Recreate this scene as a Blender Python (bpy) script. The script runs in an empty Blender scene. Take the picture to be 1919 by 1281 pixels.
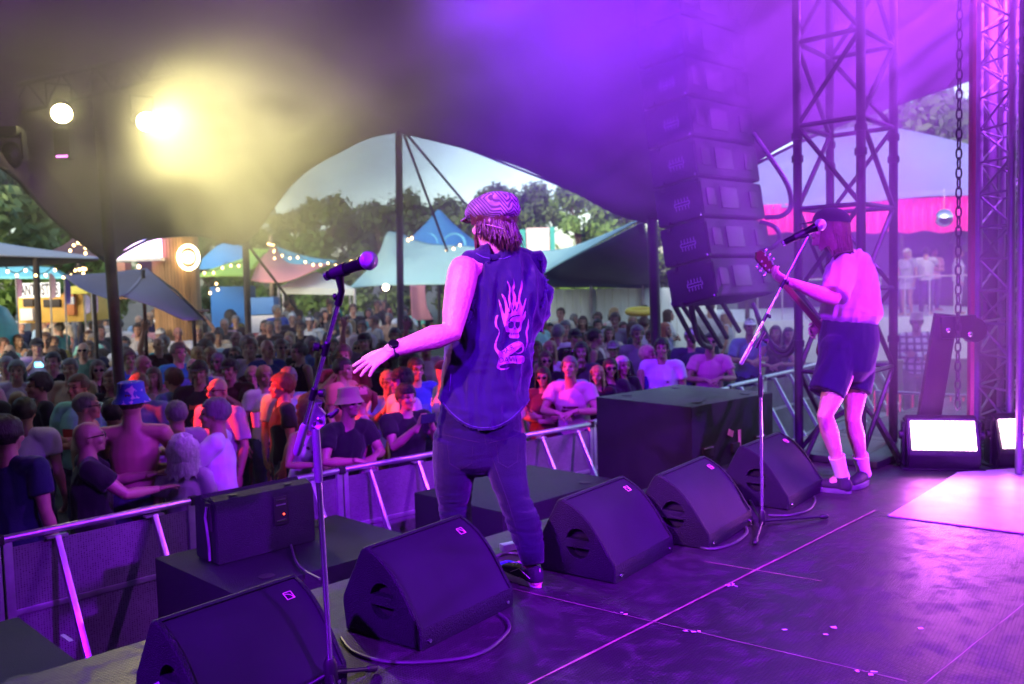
import bpy, bmesh, math, random
import numpy as np
from mathutils import Vector, Matrix, noise
from mathutils.bvhtree import BVHTree
random.seed(7)
SC = bpy.context.scene
COL = SC.collection
R_ = math.radians
# ------------------------------------------------------------------ camera
FPX, PITCH, ROLL, CAMZ = 1700.0, 0.068, 0.028, 2.62
ST = 1.2                                   # stage height above the ground
F_ = Vector((0, math.cos(PITCH), -math.sin(PITCH)))
_R0 = Vector((1, 0, 0)); _U0 = Vector((0, math.sin(PITCH), math.cos(PITCH)))
RT = math.cos(ROLL) * _R0 - math.sin(ROLL) * _U0
UP = math.sin(ROLL) * _R0 + math.cos(ROLL) * _U0
CP = Vector((0, 0, CAMZ))
cam = bpy.data.cameras.new('camera'); camo = bpy.data.objects.new('camera', cam); COL.objects.link(camo)
cam.sensor_width = 36; cam.lens = FPX / 1919 * 36; cam.clip_start = 0.05; cam.clip_end = 2000
M = Matrix.Identity(4)
for i, v in enumerate((RT, UP, -F_)):
    for j in range(3): M[j][i] = v[j]
M.translation = CP
camo.matrix_world = M
cam.dof.use_dof = True; cam.dof.focus_distance = 3.6; cam.dof.aperture_fstop = 2.8
SC.camera = camo
# ------------------------------------------------------------------ world, sun, exposure
w = bpy.data.worlds.new('World'); SC.world = w; w.use_nodes = True
nt = w.node_tree; bg = nt.nodes['Background']
sky = nt.nodes.new('ShaderNodeTexSky'); sky.sky_type = 'NISHITA'; sky.sun_disc = False
sky.sun_elevation = R_(15); sky.sun_rotation = R_(200); sky.dust_density = 2.5; sky.ozone_density = 2.0
nt.links.new(sky.outputs[0], bg.inputs[0]); bg.inputs[1].default_value = 0.15
sun = bpy.data.lights.new('sun', 'SUN'); sun.energy = 0.12; sun.angle = R_(12); sun.color = (1, .9, .8)
suno = bpy.data.objects.new('sun', sun); COL.objects.link(suno)
suno.rotation_euler = (R_(75), 0, R_(-20)); suno.location = (0, 0, 30)
SC.view_settings.view_transform = 'Standard'; SC.view_settings.look = 'None'
SC.view_settings.exposure = 1.85; SC.view_settings.gamma = 1
cy = SC.cycles
cy.use_denoising = True; cy.max_bounces = 6; cy.diffuse_bounces = 3; cy.glossy_bounces = 3
cy.transmission_bounces = 4; cy.transparent_max_bounces = 16; cy.volume_bounces = 0
cy.sample_clamp_indirect = 4; cy.caustics_reflective = False; cy.caustics_refractive = False
cy.volume_step_rate = 1.0; cy.volume_max_steps = 96

def ray(u, v): return F_ * FPX + RT * (u - 959.5) - UP * (v - 640.5)
def P(u, v, y):
    d = ray(u, v); return CP + d * (y / d.y)
def G(u, v, z):
    d = ray(u, v); return CP + d * ((z - CAMZ) / d.z)
def PX(X):
    d = Vector(X) - CP; k = FPX / d.dot(F_); return 959.5 + k * d.dot(RT), 640.5 - k * d.dot(UP)
def ground_z(x, y): return max(0.0, min(0.55, (y - 8) * 0.024))
EA = R_(45); EV = Vector((math.cos(EA), math.sin(EA), 0)); NV = Vector((-math.sin(EA), math.cos(EA), 0))

# ------------------------------------------------------------------ materials
MATS = {}
def mat(name, col=(.5, .5, .5), rough=.6, metal=0, bump=0, bscale=60, var=0, vscale=6, objcol=False, emit=None, es=0, spec=.5, stretch=None, sheen=0, coat=0, transl=0, bdetail=3):
    if name in MATS: return MATS[name]
    m = bpy.data.materials.new(name); m.use_nodes = True; t = m.node_tree; N = t.nodes; L = t.links
    b = N['Principled BSDF']; b.inputs['Roughness'].default_value = rough; b.inputs['Metallic'].default_value = metal
    b.inputs['Specular IOR Level'].default_value = spec
    if sheen: b.inputs['Sheen Weight'].default_value = sheen
    if coat: b.inputs['Coat Weight'].default_value = coat; b.inputs['Coat Roughness'].default_value = .15
    b.inputs['Base Color'].default_value = (*col, 1)
    src = None
    if objcol:
        oi = N.new('ShaderNodeObjectInfo'); src = oi.outputs['Color']
    tc = N.new('ShaderNodeTexCoord'); vec = tc.outputs['Object']
    if stretch:
        mp = N.new('ShaderNodeMapping'); mp.inputs['Scale'].default_value = stretch; L.new(vec, mp.inputs[0]); vec = mp.outputs[0]
    if var:
        nz = N.new('ShaderNodeTexNoise'); nz.inputs['Scale'].default_value = vscale; nz.inputs['Detail'].default_value = 6; L.new(vec, nz.inputs['Vector'])
        mr = N.new('ShaderNodeMapRange'); mr.inputs[1].default_value = .25; mr.inputs[2].default_value = .75
        mr.inputs[3].default_value = 1 - var; mr.inputs[4].default_value = 1 + var; L.new(nz.outputs[0], mr.inputs[0])
        mx = N.new('ShaderNodeVectorMath'); mx.operation = 'SCALE'; L.new(mr.outputs[0], mx.inputs['Scale'])
        if src: L.new(src, mx.inputs[0])
        else: mx.inputs[0].default_value = col
        L.new(mx.outputs[0], b.inputs['Base Color'])
    elif src: L.new(src, b.inputs['Base Color'])
    if bump:
        n2 = N.new('ShaderNodeTexNoise'); n2.inputs['Scale'].default_value = bscale; n2.inputs['Detail'].default_value = bdetail; L.new(vec, n2.inputs['Vector'])
        bp = N.new('ShaderNodeBump'); bp.inputs['Strength'].default_value = bump; bp.inputs['Distance'].default_value = .01
        L.new(n2.outputs[0], bp.inputs['Height']); L.new(bp.outputs[0], b.inputs['Normal'])
    if emit:
        b.inputs['Emission Color'].default_value = (*emit, 1); b.inputs['Emission Strength'].default_value = es
    if transl:
        tr = N.new('ShaderNodeBsdfTranslucent'); ms = N.new('ShaderNodeMixShader'); ms.inputs[0].default_value = transl
        tr.inputs[0].default_value = (*col, 1)
        L.new(b.outputs[0], ms.inputs[1]); L.new(tr.outputs[0], ms.inputs[2]); L.new(ms.outputs[0], N['Material Output'].inputs[0])
    MATS[name] = m
    return m
def wave_color(m, col2, scale=10, direction='X', fac=.5, coord='Object', dist=0):
    """stripes of a second colour over an existing material (boards, pleats)"""
    t = m.node_tree; N = t.nodes; L = t.links; b = N['Principled BSDF']
    tc = N.new('ShaderNodeTexCoord'); wv = N.new('ShaderNodeTexWave'); wv.bands_direction = direction
    wv.inputs['Scale'].default_value = scale; wv.inputs['Distortion'].default_value = dist; L.new(tc.outputs[coord], wv.inputs[0])
    cr = N.new('ShaderNodeMapRange'); cr.inputs[1].default_value = fac; cr.inputs[2].default_value = 1; L.new(wv.outputs[0], cr.inputs[0])
    mx = N.new('ShaderNodeMix'); mx.data_type = 'RGBA'; L.new(cr.outputs[0], mx.inputs[0])
    base = b.inputs['Base Color']
    if base.is_linked: L.new(base.links[0].from_socket, mx.inputs[6])
    else: mx.inputs[6].default_value = base.default_value[:]
    mx.inputs[7].default_value = (*col2, 1); L.new(mx.outputs[2], base)
    return m

SKIN = mat('skin', objcol=True, rough=.48, bump=.15, bscale=120, var=.08, vscale=9)
CLOTH = mat('cloth', objcol=True, spec=.15, rough=.85, bump=.25, bscale=90, var=.12, vscale=5, sheen=.15)
HAIR = mat('hair', objcol=True, rough=.55, bump=.9, bscale=30, stretch=(6, 6, 1), var=.35, vscale=10)
EYE = mat('eye_dark', (.015, .01, .01), .35)
LIP = mat('lips', (.32, .10, .09), .5)
BLACKCAB = mat('cabinet_black', (.011, .009, .015), .45, bump=.9, bscale=170, spec=.2, var=.25, vscale=4)
BLACKMET = mat('black_metal', (.02, .02, .022), .42, metal=.3, bump=.08, bscale=40, var=.2, vscale=15)
GRILLE = mat('grille_cloth', (.015, .012, .021), .55, spec=.2, bump=.5, bscale=600, var=.3, vscale=3)
CHROME = mat('chrome', (.88, .86, .9), .27, metal=1)
ALU = mat('aluminium', (.55, .55, .57), .38, metal=.85, bump=.12, bscale=30, var=.2, vscale=10)
RUBBER = mat('rubber', (.012, .012, .012), .55)
PAINTW = mat('white_paint', (.75, .75, .75), .5)
PINKP = mat('logo_print', (.75, .35, .45), .5)

# ------------------------------------------------------------------ objects
def tag(o, label=None, cat=None, group=None, kind=None):
    if label: o['label'] = label
    if cat: o['category'] = cat
    if group: o['group'] = group
    if kind: o['kind'] = kind
    return o
def empty(name, loc=(0, 0, 0), rz=0, label=None, cat=None, group=None):
    o = bpy.data.objects.new(name, None); COL.objects.link(o); o.location = loc; o.rotation_euler = (0, 0, rz); o.empty_display_size = .1
    return tag(o, label, cat, group)
def link(name, me, m=None, parent=None, loc=None, color=None, world=False):
    o = bpy.data.objects.new(name, me); COL.objects.link(o)
    if m is not None and not me.materials: me.materials.append(m)
    if parent is not None:
        o.parent = parent
        if world: o.matrix_parent_inverse = pmat(parent).inverted()
    if loc is not None: o.location = loc
    if color is not None: o.color = (*color, 1)
    return o
def pmat(p):
    m = Matrix.LocRotScale(p.location, p.rotation_euler, p.scale)
    if p.parent is not None: m = pmat(p.parent) @ p.matrix_parent_inverse @ m
    return m
def kids(o): return [c for c in bpy.data.objects if c.parent == o]
def dup(root, loc, rz, label=None, group=None, cat=None):
    r = root.copy(); COL.objects.link(r); r.location = loc; r.rotation_euler = (0, 0, rz); tag(r, label, cat, group)
    for ch in root.children:
        c = ch.copy(); COL.objects.link(c); c.parent = r
        for g in ch.children:
            d = g.copy(); COL.objects.link(d); d.parent = c
    return r

class Geo:
    """collects vertices and faces"""
    def __init__(s): s.v = []; s.f = []; s.mi = []; s.cur = 0
    def add(s, vs, fs):
        o = len(s.v); s.v += [tuple(v) for v in vs]; s.f += [tuple(i + o for i in f) for f in fs]; s.mi += [s.cur] * len(fs); return s
    def mat(s, i): s.cur = i; return s
    def box(s, c, size, rot=None, bev=0):
        bm = bmesh.new(); bmesh.ops.create_cube(bm, size=1)
        for v in bm.verts: v.co = Vector((v.co.x * size[0], v.co.y * size[1], v.co.z * size[2]))
        if bev: bmesh.ops.bevel(bm, geom=bm.edges[:], offset=bev, segments=2, affect='EDGES', profile=.7)
        for v in bm.verts:
            if rot is not None: v.co = rot @ v.co
            v.co += Vector(c)
        bm.verts.index_update(); s.add([v.co[:] for v in bm.verts], [[v.index for v in f.verts] for f in bm.faces]); bm.free(); return s
    def tube(s, pts, rad, side=None, n=10, caps=True, round_=False, rb=None):
        """pts polyline, rad list/scalar of half width along side axis, rb the other half width"""
        pts = [Vector(p) for p in pts]; k = len(pts)
        if not hasattr(rad, '__len__'): rad = [rad] * k
        rb = list(rb) if rb is not None and hasattr(rb, '__len__') else [rb] * k if rb is not None else list(rad)
        rad = list(rad)
        if round_:
            for e in (0, 1):
                p0, p1 = (pts[0], pts[1]) if e == 0 else (pts[-1], pts[-2])
                a, b = (rad[0], rb[0]) if e == 0 else (rad[-1], rb[-1])
                d = (p0 - p1).normalized(); mm = min(a, b); new = []
                for q in (.5, .85, .99): 
                    cth = math.sqrt(max(0, 1 - q * q)); new.append((p0 + d * mm * q, a * max(cth, .08), b * max(cth, .08)))
                if e == 0:
                    pts = [x[0] for x in new[::-1]] + pts; rad = [x[1] for x in new[::-1]] + rad; rb = [x[2] for x in new[::-1]] + rb
                else:
                    pts += [x[0] for x in new]; rad += [x[1] for x in new]; rb += [x[2] for x in new]
            k = len(pts)
        vs = []; prev = None
        for i in range(k):
            t = (pts[min(i + 1, k - 1)] - pts[max(i - 1, 0)])
            t = t.normalized() if t.length > 1e-9 else Vector((0, 0, 1))
            if side is not None: sx = Vector(side)
            elif prev is not None: sx = prev
            else: sx = Vector((1, 0, 0)) if abs(t.x) < .8 else Vector((0, 0, 1))
            sx = sx - t * sx.dot(t)
            if sx.length < 1e-4: sx = Vector((0, 1, 0)) - t * t.y
            sx.normalize(); prev = sx; sy = t.cross(sx)
            for j in range(n):
                a = 2 * math.pi * j / n
                vs.append(pts[i] + sx * rad[i] * math.cos(a) + sy * rb[i] * math.sin(a))
        fs = [(i * n + j, i * n + (j + 1) % n, (i + 1) * n + (j + 1) % n, (i + 1) * n + j) for i in range(k - 1) for j in range(n)]
        if caps: fs += [tuple(range(n))[::-1], tuple((k - 1) * n + j for j in range(n))]
        return s.add(vs, fs)
    def lathe(s, prof, c=(0, 0, 0), axis=(0, 0, 1), n=16):
        """prof list of (r, h)"""
        ax = Vector(axis).normalized(); c = Vector(c)
        return s.tube([c + ax * h for r, h in prof], [max(r, 1e-4) for r, h in prof], n=n)
    def ell(s, c, r, rot=None, nu=14, nv=9):
        vs = [];
        for i in range(nv + 1):
            th = math.pi * i / nv
            for j in range(nu):
                ph = 2 * math.pi * j / nu
                v = Vector((r[0] * math.sin(th) * math.cos(ph) if 0 < i < nv else 0, r[1] * math.sin(th) * math.sin(ph) if 0 < i < nv else 0, r[2] * math.cos(th)))
                if rot is not None: v = rot @ v
                vs.append(v + Vector(c))
        # poles as tiny rings are merged later
        fs = [(i * nu + j, (i + 1) * nu + j, (i + 1) * nu + (j + 1) % nu, i * nu + (j + 1) % nu) for i in range(nv) for j in range(nu)]
        return s.add(vs, fs)
    def prism(s, poly, o, ax, ay, az, depth):
        """poly 2D in ax, ay from o, extruded along az"""
        o, ax, ay, az = map(Vector, (o, ax, ay, az)); n = len(poly)
        vs = [o + ax * p[0] + ay * p[1] for p in poly] + [o + ax * p[0] + ay * p[1] + az * depth for p in poly]
        fs = [tuple(range(n))[::-1], tuple(range(n, 2 * n))] + [(i, (i + 1) % n, n + (i + 1) % n, n + i) for i in range(n)]
        return s.add(vs, fs)
    def quad(s, a, b, c, d): return s.add([a, b, c, d], [(0, 1, 2, 3)])
    def mesh(s, name='m', smooth=True, mats=None, merge=True, fixn=True):
        me = bpy.data.meshes.new(name); me.from_pydata([tuple(v) for v in s.v], [], s.f)
        if mats:
            for m in mats: me.materials.append(m)
            me.polygons.foreach_set('material_index', s.mi)
        if merge or fixn:
            bm = bmesh.new(); bm.from_mesh(me)
            if merge: bmesh.ops.remove_doubles(bm, verts=bm.verts, dist=1e-5)
            if fixn: bmesh.ops.recalc_face_normals(bm, faces=bm.faces)
            bm.to_mesh(me); bm.free()
        if smooth: shade(me)
        return me
    def obj(s, name, m, parent=None, smooth=True, world=False, **k):
        return link(name, s.mesh(name, smooth=smooth), m, parent, world=world, **k)
def shade(me, ang=40):
    me.polygons.foreach_set('use_smooth', [True] * len(me.polygons))
    bm = bmesh.new(); bm.from_mesh(me)
    c = R_(ang)
    for e in bm.edges:
        if len(e.link_faces) == 2 and e.calc_face_angle(0) > c: e.smooth = False
    bm.to_mesh(me); bm.free(); me.update()
def remesh(geo, voxel, smooth=4, factor=.5):
    me0 = geo.mesh('tmp', smooth=False); o = bpy.data.objects.new('tmp', me0); COL.objects.link(o)
    m = o.modifiers.new('r', 'REMESH'); m.mode = 'VOXEL'; m.voxel_size = voxel
    if smooth:
        q = o.modifiers.new('s', 'SMOOTH'); q.iterations = smooth; q.factor = factor
    dg = bpy.context.evaluated_depsgraph_get(); me = bpy.data.meshes.new_from_object(o.evaluated_get(dg))
    bpy.data.objects.remove(o); bpy.data.meshes.remove(me0)
    me.polygons.foreach_set('use_smooth', [True] * len(me.polygons))
    return me
def vcoords(me):
    a = np.empty(len(me.vertices) * 3); me.vertices.foreach_get('co', a); return a.reshape(-1, 3)
def vnormals(me):
    a = np.empty(len(me.vertices) * 3); me.vertex_normals.foreach_get('vector', a); return a.reshape(-1, 3)
def setv(me, co): me.vertices.foreach_set('co', co.ravel()); me.update()
def crumple(me, amp, scale, stretch=(1, 1, 1), seed=0, ridged=True, mask=None):
    co = vcoords(me); nn = vnormals(me); out = np.empty(len(co))
    for i, p in enumerate(co):
        q = Vector((p[0] * stretch[0] * scale + seed, p[1] * stretch[1] * scale, p[2] * stretch[2] * scale))
        n = noise.noise(q) + .5 * noise.noise(q * 2.3)
        out[i] = max(-.35, 1 - abs(n) * 2.2) if ridged else n
    if mask is not None: out *= mask(co)
    setv(me, co + nn * (out * amp)[:, None])
def join(mes, name='j', mats=None):
    """several meshes into one; slot index = index of mesh's own first material in mats"""
    g = Geo()
    for me in mes:
        g.add([v.co[:] for v in me.vertices], [p.vertices[:] for p in me.polygons])
    out = bpy.data.meshes.new(name); out.from_pydata(g.v, [], g.f)
    out.polygons.foreach_set('use_smooth', [True] * len(out.polygons)); out.update()
    return out
def text_mesh(s, size, extrude=0.0, off=0.0):
    cu = bpy.data.curves.new('t', 'FONT'); cu.body = s; cu.size = size; cu.extrude = extrude; cu.offset = off; cu.align_x = 'CENTER'; cu.align_y = 'CENTER'
    cu.resolution_u = 3
    o = bpy.data.objects.new('t', cu); COL.objects.link(o); dg = bpy.context.evaluated_depsgraph_get()
    me = bpy.data.meshes.new_from_object(o.evaluated_get(dg)); bpy.data.objects.remove(o); return me
def rotto(d, up=(0, 0, 1)):
    """matrix whose X runs along d"""
    x = Vector(d).normalized(); z = Vector(up); y = z.cross(x)
    if y.length < 1e-4: y = Vector((0, 1, 0))
    y.normalize(); z = x.cross(y); m = Matrix((x, y, z)).transposed(); return m
Y1, Y2, V1, V2, M1, M2, S1, S2, RD = 30, 500, 2500, 4000, 540, 180, 4600, 1900, 1500
SMOKE_LO, SMOKE_HI = .002, .48
# ================================================================== the setting
def board_mat():
    m = mat('stage_plywood', (.040, .036, .038), .62, var=.35, vscale=1.6, bump=0)
    t = m.node_tree; N = t.nodes; L = t.links; b = N['Principled BSDF']
    tc = N.new('ShaderNodeTexCoord'); mp = N.new('ShaderNodeMapping'); mp.inputs['Rotation'].default_value = (0, 0, R_(-10)); L.new(tc.outputs['Object'], mp.inputs[0])
    br = N.new('ShaderNodeTexBrick'); br.inputs['Scale'].default_value = 26; br.inputs['Mortar Size'].default_value = .10; br.inputs['Mortar Smooth'].default_value = .4
    br.inputs['Brick Width'].default_value = .5; br.inputs['Row Height'].default_value = .25; L.new(mp.outputs[0], br.inputs['Vector'])
    # scuffs: pale dusty smears
    n1 = N.new('ShaderNodeTexNoise'); n1.inputs['Scale'].default_value = 9; n1.inputs['Detail'].default_value = 9; n1.inputs['Roughness'].default_value = .62; n1.inputs['Distortion'].default_value = .5; L.new(tc.outputs['Object'], n1.inputs[0])
    r1 = N.new('ShaderNodeMapRange'); r1.inputs[1].default_value = .48; r1.inputs[2].default_value = .74; L.new(n1.outputs[0], r1.inputs[0])
    n2 = N.new('ShaderNodeTexNoise'); n2.inputs['Scale'].default_value = 60; n2.inputs['Detail'].default_value = 3; L.new(tc.outputs['Object'], n2.inputs[0])
    r2 = N.new('ShaderNodeMapRange'); r2.inputs[1].default_value = .68; r2.inputs[2].default_value = .74; L.new(n2.outputs[0], r2.inputs[0])
    ad = N.new('ShaderNodeMath'); ad.operation = 'MAXIMUM'; ad.use_clamp = True
    mu = N.new('ShaderNodeMath'); mu.operation = 'MULTIPLY'; mu.inputs[1].default_value = .8; L.new(r1.outputs[0], mu.inputs[0])
    L.new(mu.outputs[0], ad.inputs[0]); m3 = N.new('ShaderNodeMath'); m3.operation = 'MULTIPLY'; m3.inputs[1].default_value = .35; L.new(r2.outputs[0], m3.inputs[0]); L.new(m3.outputs[0], ad.inputs[1])
    mx = N.new('ShaderNodeMix'); mx.data_type = 'RGBA'; L.new(ad.outputs[0], mx.inputs[0])
    L.new(b.inputs['Base Color'].links[0].from_socket, mx.inputs[6]); mx.inputs[7].default_value = (.13, .12, .12, 1); L.new(mx.outputs[2], b.inputs['Base Color'])
    dk = N.new('ShaderNodeMix'); dk.data_type = 'RGBA'; dk.blend_type = 'MULTIPLY'; mf = N.new('ShaderNodeMath'); mf.operation = 'MULTIPLY'; mf.inputs[1].default_value = .75; L.new(br.outputs['Fac'], mf.inputs[0]); L.new(mf.outputs[0], dk.inputs[0])  # grooves also darkened in colour, painting in shade the bump leaves faint
    L.new(mx.outputs[2], dk.inputs[6]); dk.inputs[7].default_value = (.1, .1, .1, 1); L.new(dk.outputs[2], b.inputs['Base Color']); b.inputs['Specular IOR Level'].default_value = .35
    rr = N.new('ShaderNodeMapRange'); rr.inputs[3].default_value = .42; rr.inputs[4].default_value = .8; L.new(ad.outputs[0], rr.inputs[0]); L.new(rr.outputs[0], b.inputs['Roughness'])
    bp = N.new('ShaderNodeBump'); bp.inputs['Strength'].default_value = .9; bp.inputs['Distance'].default_value = .005; bp.invert = True
    L.new(br.outputs['Fac'], bp.inputs['Height']); L.new(bp.outputs[0], b.inputs['Normal'])
    return m
PLY = board_mat()
# ground: one sheet with a gentle rise away from the stage
g = Geo(); xs = [-600, -150, -60, -30, -15, -8, 0, 8, 15, 30, 60, 150, 600]; ys = [-300, -50, -10, 0, 5, 8, 12, 16, 20, 25, 31, 40, 80, 200, 700]
g.add([(x, y, ground_z(x, y)) for y in ys for x in xs], [(j * 13 + i, j * 13 + i + 1, (j + 1) * 13 + i + 1, (j + 1) * 13 + i) for j in range(14) for i in range(12)])
GRD = mat('ground_grass', (.055, .05, .035), .95, var=.5, vscale=.6, bump=.6, bscale=8)
tag(g.obj('ground', GRD), 'trampled dirt and grass festival ground under the crowd', kind='structure')
# stage floor: lip runs along the wedge monitors
LIP0 = Vector((-.38, 3.41, 0)) + NV * .95
def stg(a, n, z=ST): v = LIP0 + EV * a - NV * n; return Vector((v.x, v.y, z))
def slab(name, a0, a1, n0, n1, z0, z1, m):
    g = Geo(); lo = [stg(a0, n0, z0), stg(a1, n0, z0), stg(a1, n1, z0), stg(a0, n1, z0)]; hi = [Vector((p.x, p.y, z1)) for p in lo]
    g.add(lo + hi, [(0, 1, 2, 3), (4, 5, 6, 7), (0, 1, 5, 4), (1, 2, 6, 5), (2, 3, 7, 6), (3, 0, 4, 7)]); return g.obj(name, m, smooth=False)
fl = slab('stage_floor', -5, 9, 0, 9, 1.02, ST, PLY); tag(fl, 'worn dark plywood stage floor with dusty scuffs', kind='structure')
# stage skirt
tag(slab('stage_wall', -5, 9, .06, .12, .001, 1.018, mat('stage_skirt', (.012, .012, .012), .9)), 'black skirt below the stage lip', kind='structure')
# sheet joints as narrow pale strips lying on the floor
def strip(name, p, q, wd, m, dz=.004, label=None):
    p, q = Vector(p), Vector(q); d = (q - p).normalized(); s = Vector((-d.y, d.x, 0)) * wd / 2; zz = Vector((0, 0, dz))
    g = Geo(); n = 14; vs = []
    for i in range(n + 1):
        c = p.lerp(q, i / n) + s.normalized() * .003 * noise.noise(Vector((i * .7, p.x, 1)))
        k = 1 + .5 * noise.noise(Vector((i * 1.3, p.y, 5)))
        vs += [c + s * k + zz, c - s * k + zz]
    g.add(vs, [(2 * i, 2 * i + 1, 2 * i + 3, 2 * i + 2) for i in range(n)]); o = g.obj(name, m, fl, smooth=False); return o
JOINT = mat('joint_edge', (.30, .22, .13), .7, var=.5, vscale=14)
JOINT2 = mat('joint_edge_thin', (.20, .16, .12), .7, var=.7, vscale=9)
strip('floor_joint', G(940, 1309, ST), G(1640, 957, ST), .011, JOINT)
strip('floor_joint', G(930, 1097, ST), G(1700, 1278, ST), .006, JOINT2)
strip('floor_joint', G(1320, 1053, ST), G(1540, 1090, ST), .007, JOINT)
strip('floor_joint', G(1700, 1310, ST), G(1990, 1075, ST), .004, JOINT2)
# pale overexposed board near the floodlights
g = Geo(); a, b_, c_, d_ = G(1664, 967, ST), G(2150, 1030, ST), G(2150, 860, ST), G(1795, 886, ST)
lo = [a, b_, c_, d_]; hi = [p + Vector((0, 0, .006)) for p in lo]
g.add(lo + hi, [(0, 1, 2, 3), (4, 5, 6, 7), (0, 1, 5, 4), (1, 2, 6, 5), (2, 3, 7, 6), (3, 0, 4, 7)])
tag(g.obj('plywood_board', mat('pale_board', (.62, .58, .54), .45, var=.25, vscale=5, bump=.2, bscale=60), smooth=False), 'pale birch board lying on the dark stage beside the floodlights', 'board')
# tiny paper scraps
rnd = random.Random(3)
for i, (u, v) in enumerate([(1285, 1185), (1300, 1187), (1310, 1186), (1470, 1183), (1547, 1192), (1562, 1179), (1606, 1261), (1632, 1267), (1638, 1262), (1165, 1151), (1172, 1154), (1725, 1180)]):
    p = G(u, v, ST); g = Geo(); a = rnd.random() * 6; s_ = .007 + rnd.random() * .006
    q = [p + Vector((math.cos(a + k) * s_ * (1 + .5 * rnd.random()), math.sin(a + k) * s_, .006 + .004 * rnd.random())) for k in (0, 1.3, 3, 4.4)]
    g.quad(*q); o = g.obj('paper_scrap', PAINTW, smooth=False); tag(o, 'tiny white scrap of paper on the scuffed stage floor', 'scrap', 'paper scraps scattered on the stage')
g = Geo(); p = G(1370, 1098, ST)
for k in range(9):
    q = p + Vector((rnd.uniform(-.03, .03), rnd.uniform(-.02, .02), .007)); g.box(q, (.012 + .01 * rnd.random(), .004, .003), Matrix.Rotation(rnd.random() * 3, 3, 'Z'))
tag(g.obj('tape_residue', PAINTW), 'torn white tape residue on the floor joint', 'tape')

# ------------------------------------------------------------------ big canopy
def arc_canopy():
    e = [(-500, 180, 7), (-150, 255, 7.6), (10, 318, 8.5), (95, 405, 9.5), (180, 476, 10.4), (208, 489, 10.8), (240, 468, 11.6), (292, 446, 13), (375, 441, 15), (462, 452, 16.5),
         (540, 352, 17), (600, 302, 17), (675, 262, 17), (747, 246, 17), (855, 272, 16.4), (960, 312, 15.5), (1060, 352, 14.4), (1150, 393, 13), (1217, 418, 12), (1300, 372, 11.6), (1425, 303, 11), (1550, 243, 10.5), (1680, 195, 10), (1815, 149, 9.5), (2050, 60, 9), (2500, -80, 8)]
    # resample smoothly
    E3 = [P(*q) for q in e]; pts = []
    for i in range(len(E3) - 1):
        p0, p1, p2, p3 = E3[max(i - 1, 0)], E3[i], E3[i + 1], E3[min(i + 2, len(E3) - 1)]
        sharp = e[i][0] in (208, 747, 1217); sharp2 = e[i + 1][0] in (208, 747, 1217)
        if sharp: p0 = p1
        if sharp2: p3 = p2
        for k in range(4):
            t = k / 4; pts.append(.5 * ((2 * p1) + (p2 - p0) * t + (2 * p0 - 5 * p1 + 4 * p2 - p3) * t * t + (3 * p1 - p0 - 3 * p2 + p3) * t ** 3))
    pts.append(E3[-1]); n = len(pts); K = 16; vs = []
    for i, p in enumerate(pts):
        s = i / (n - 1); q = Vector((-11 + 22 * s, -4, 7.2))
        for k in range(K + 1):
            t = k / K; v = p.lerp(q, t); v.z += math.sin(math.pi * t ** .8) * 1.7 + .10 * noise.noise(Vector((s * 14, t * 5, 2)))
            vs.append(v)
    g = Geo(); g.add(vs, [(i * (K + 1) + k, i * (K + 1) + k + 1, (i + 1) * (K + 1) + k + 1, (i + 1) * (K + 1) + k) for i in range(n - 1) for k in range(K)])
    return g, pts
g, CEDGE = arc_canopy()
root = empty('stretch_canopy', (0, 0, 0), label='huge dark stretch tent canopy spanning stage and crowd', cat='tent')
o = g.obj('canopy_fabric', mat('canopy_fabric', (.11, .095, .09), .9, var=.15, vscale=.7, bump=.25, bscale=3, transl=.03), root)
sm = o.modifiers.new('s', 'SOLIDIFY'); sm.thickness = .015
cv = [v.co.copy() for v in o.data.vertices]
for i in range(10, 100, 9):
    if (i + 1) * 17 <= len(cv): Geo().tube([cv[i * 17 + k] - Vector((0, 0, .012)) for k in range(17)], .014, n=5).obj('seam', mat('seam_dark', (.05, .045, .045), .9), root)
g = Geo(); g.tube(CEDGE, .02, n=6); g.obj('hem_rope', RUBBER, root)
# poles of the canopy
PM = mat('pole_dark', (.035, .028, .026), .6, var=.2)
for (u0, v0, u1, v1, d, r, lab) in [(182, 150, 222, 690, 10.2, .062, 'slanted dark tent pole rising out of the crowd beside the grey awning'),
                                    (747, 246, 751, 640, 17, .066, 'tall straight tent pole under the canopy peak'),
                                    (460, 452, 466, 640, 16.6, .06, 'short dark tent pole between the wooden tower and the pink marquee'),
                                    (1222, 405, 1230, 660, 12, .07, 'thick tent pole under the speaker array')]:
    a, b = P(u0, v0, d), P(u1, v1, d * .995); dd = (b - a).normalized(); k = (a.z - ground_z(0, d)) / -dd.z; b = a + dd * k
    root = empty('tent_pole', b, label=lab, cat='tent pole', group='poles holding up the canopy')
    Geo().tube([b, a], r, n=14).obj('shaft', PM, root, world=True); Geo().lathe([(r * 2.4, 0), (r * 2.4, .02), (r * 1.1, .03)], b - Vector((0, 0, 0))).obj('foot_plate', PM, root, world=True)
# guy straps
for (q0, q1, lab) in [((757, 252, 17), (838, 470, 21), 'steep black guy strap running down from the canopy peak'), ((763, 252, 17), (905, 420, 21), 'flatter black guy strap slanting from the canopy peak toward the flat cap'),
                      ((462, 455, 16.6), (560, 585, 17.6), 'black guy strap slanting down beside the pink marquee')]:
    tag(Geo().tube([P(*q0), P(*q1)], .028, n=6).obj('guy_strap', RUBBER), lab, 'strap')

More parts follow.
